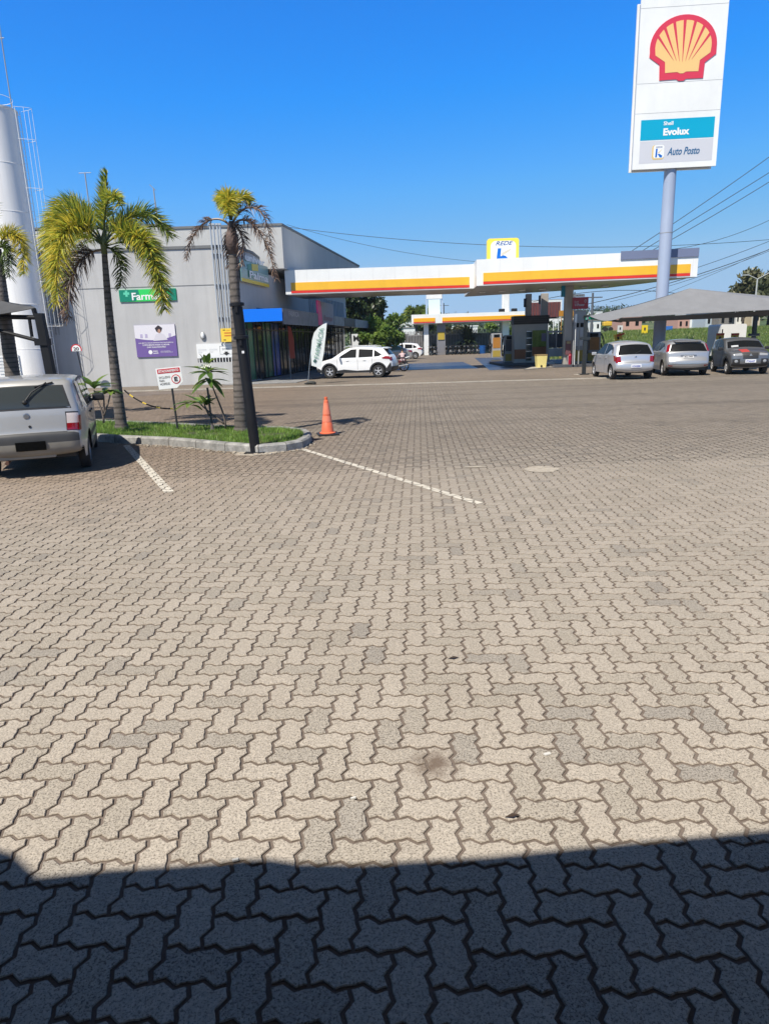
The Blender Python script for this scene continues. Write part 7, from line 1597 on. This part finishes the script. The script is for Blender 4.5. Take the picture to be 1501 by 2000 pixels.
# roadside signs on the bank
for px, py, Y, w_, h_, cc, lab, nm in ((1258, 643, 58, .50, .66, (.80, .58, .02), 'yellow warning sign on the grass bank left of the pylon pole', 'warning_sign'), (1306, 641, 60, .55, .36, (.04, .16, .50), 'small blue sign on the bank right of the pylon pole', 'blue_sign'), (1210, 642, 56, .42, .52, (.62, .62, .60), 'white notice sign on the bank above the leftmost parked car', 'notice_sign')):
    q = P(px, py, Y); z = zt(q.x, Y); t = thing(nm, lab, 'sign', (q.x, Y, z)); mb = MB(); mb.box(q, (w_, .04, h_)); mb.build('panel', mat(nm+'_face', cc, .5), t)
    if nm != 'blue_sign': mb = MB(); mb.box(q+Vector((0, -.03, .02)), (w_*.25, .02, h_*.35)); mb.build('symbol', M_ink, t)
    for s in (-.35, .35): mb = MB(); mb.tube([(q.x+w_*s, Y+.04, z-.2), (q.x+w_*s, Y+.04, q.z)], .03, 6); mb.build('post', M_grey, t)
# yellow digger-like machine and small white cart on the bank: low barrow shapes
q = P(1184, 645, 66); z = zt(q.x, 66); t = thing('yellow_tractor', 'small yellow machine parked on the bank beyond the left tent post', 'tractor', (q.x, 66, z)); mb = MB(); mb.box((q.x, 66, z+.75), (.8, .6, .4), bev=.08); mb.box((q.x+.15, 66, z+1.05), (.35, .5, .3), bev=.06); mb.build('body', mat('machine_yellow', (.70, .45, .05), .5), t)
for s in (-.4, .4): mb = MB(); mb.lathe([(.001, -.1), (.2, -.1), (.2, .1), (.001, .1)], (q.x+s*.6, 65.6, z+.24), 14, 0, Matrix.Rotation(R(90), 3, 'X')); mb.build('wheel', M_tyre, t)
# utility poles, street lamp
for px, py, Y, lab in ((866, 592, 150, 'distant wooden utility pole with a crossarm above the far canopy'), (1157, 572, 80, 'dark utility pole right of the red fuel board')):
    q = P(px, py, Y); z = zt(q.x, Y); t = thing('utility_pole', lab, 'utility pole', (q.x, Y, z)); mb = MB(); mb.tube([(q.x, Y, z-.3), (q.x, Y, q.z)], [.20, .12], 8); mb.build('pole', mat('pole_dark', (.10, .11, .13), .8), t); mb = MB(); mb.box((q.x, Y, q.z-.5), (2.2, .12, .12)); mb.build('crossarm', MATS['pole_dark'], t)
q = P(1478, 545, 62); z = zt(q.x, 62); t = thing('street_lamp', 'double-armed street lamp post in front of the big olive tree', 'street lamp', (q.x, 62, z)); mb = MB(); mb.tube([(q.x, 62, z-.2), q], [.09, .06], 8); mb.build('post', M_chrome if False else mat('lamp_post', (.45, .46, .45), .4), t)
for s, e_ in ((1, P(1501, 533, 62)), (-1, P(1460, 537, 62))): mb = MB(); mb.tube([q, e_], .04, 6); mb.box(e_+Vector((s*.2, 0, 0)), (.5, .18, .08)); mb.build('lamp_arm', MATS['lamp_post'], t)
q = P(1118, 586, 62)
# power cables
M_cab = mat('cable', (.03, .04, .06), .6)
cables = [((440, 425), (700, 460), (1000, 483), (1300, 477), (1760, 440), 46, .016, 'upper nearly level cable crossing the sky above both canopies'),
    ((560, 438), (640, 462), (740, 484), (860, 502), (930, 512), 47, .012, 'faint cable sloping down behind the canopy from the building roof'),
    ((1225, 494), (1311, 440), (1400, 380), (1501, 303), (1640, 205), 44, .022, 'highest of the steep cables right of the pylon pole'),
    ((1245, 494), (1311, 456), (1400, 400), (1501, 336), (1640, 250), 44.5, .022, 'second highest steep cable right of the pylon pole'),
    ((1262, 494), (1315, 466), (1400, 418), (1501, 353), (1640, 268), 45, .022, 'third steep cable right of the pylon pole'),
    ((1290, 488), (1360, 478), (1429, 466), (1501, 424), (1640, 350), 52, .018, 'thin cable crossing the level one right of the pylon'),
    ((1340, 528), (1400, 512), (1450, 490), (1501, 470), (1640, 410), 54, .020, 'cable leaving the canopy right end at mid height'),
    ((1100, 604), (1200, 580), (1284, 560), (1400, 524), (1640, 430), 56, .030, 'thick lower cable passing under the canopy right end'),
    ((1190, 590), (1290, 562), (1380, 536), (1460, 506), (1640, 430), 58, .018, 'thin cable just below the thick one'),
    ((1040, 588), (1110, 580), (1180, 564), (1284, 571), (1330, 574), 55, .024, 'short cable seen below the canopy soffit left of the pole'),
    ((1290, 576), (1360, 550), (1430, 520), (1501, 484), (1640, 420), 60, .016, 'lowest faint cable above the right shade tent')]
for *pp, Y, r_, lab in cables:
    pts = [P(a, b_, Y) for a, b_ in pp]; xs_ = [p.x for p in pts]; zs_ = [p.z for p in pts]; co = np.polyfit(xs_, zs_, 2 if Y < 50 or Y > 50 else 2)
    mb = MB(); n = 26; mb.tube([(xs_[0]+(xs_[-1]-xs_[0])*k/n, Y, float(np.polyval(co, xs_[0]+(xs_[-1]-xs_[0])*k/n))) for k in range(n+1)], r_, 5); tag(mb.build('power_cable', M_cab), lab, 'cable', 'overhead power cables')

# ------------------------------------------------------------------ roof behind the photographer that shades the foreground
HR = 3.2; kx, ky = -SUNV.x/SUNV.z, -SUNV.y/SUNV.z
def casts(px, py): g = G(px, py); return (g.x-kx*HR, g.y-ky*HR)
edge = [casts(*q) for q in ((-900, 1600), (-60, 1650), (20, 1672), (70, 1718), (135, 1712), (200, 1704), (300, 1698), (420, 1690), (460, 1684), (520, 1682), (575, 1690), (700, 1693), (950, 1678), (1250, 1648), (1501, 1626), (2300, 1560))]  # unseen roof edge, shaped to cast the foreground shadow's outline
t = thing('entrance_roof', 'flat entrance roof behind the photographer that shades the foreground pavers', 'roof', (0, -4, HR))
mb = MB(); pl = edge+[(edge[-1][0], -9), (edge[0][0], -9)]; mb.prism(pl, HR, HR+.02); mb.prism([(x, y-.4) for x, y in edge]+[(edge[-1][0], -9.0), (edge[0][0], -9.0)], HR+.021, HR+.35); mb.build('slab', mat('roof_soffit', (.12, .115, .11), .8), t)
for x in (-6, 6): mb = MB(); mb.box((x, -2.5, HR/2), (.3, .3, HR-.01)); mb.build('pillar', M_grey, t)
mb = MB(); mb.box((0, -3.0, HR/2-.002), (edge[-1][0]-edge[0][0]-.2, .2, HR-.006)); mb.build('sky_block_back', mat('sky_block_dark', (.10, .095, .09), .8), t)  # unseen wall set close behind the camera to cut sky light

# thin air between the station and the far hills
mh = bpy.data.materials.new('haze_air'); mh.use_nodes = True; th = mh.node_tree; th.nodes.clear(); oh = th.nodes.new('ShaderNodeOutputMaterial'); vp = th.nodes.new('ShaderNodeVolumePrincipled')
vp.inputs['Color'].default_value = (.75, .85, 1, 1); vp.inputs['Density'].default_value = .0003; vp.inputs['Anisotropy'].default_value = .2; th.links.new(vp.outputs[0], oh.inputs['Volume'])
mb = MB(); mb.box((50, 380, 40), (2900, 1240, 84)); tag(mb.build('haze', mh), kind='stuff')

t = thing('sky_block_wall', 'unseen side wall added left of the photographer to block sky light', 'wall', (-4.3, -.3, 0)); mb = MB(); mb.box((-4.3, -.3, 1.59), (.2, 5.2, 3.18)); mb.build('panel', MATS['sky_block_dark'], t)  # added out of view to keep sky light off the shaded pavers
t = thing('sky_block_wall', 'unseen side wall added right of the photographer to block sky light', 'wall', (4.3, -.3, 0)); mb = MB(); mb.box((4.3, -.3, 1.59), (.2, 5.2, 3.18)); mb.build('panel', MATS['sky_block_dark'], t)  # matching added blocker on the right, also out of view
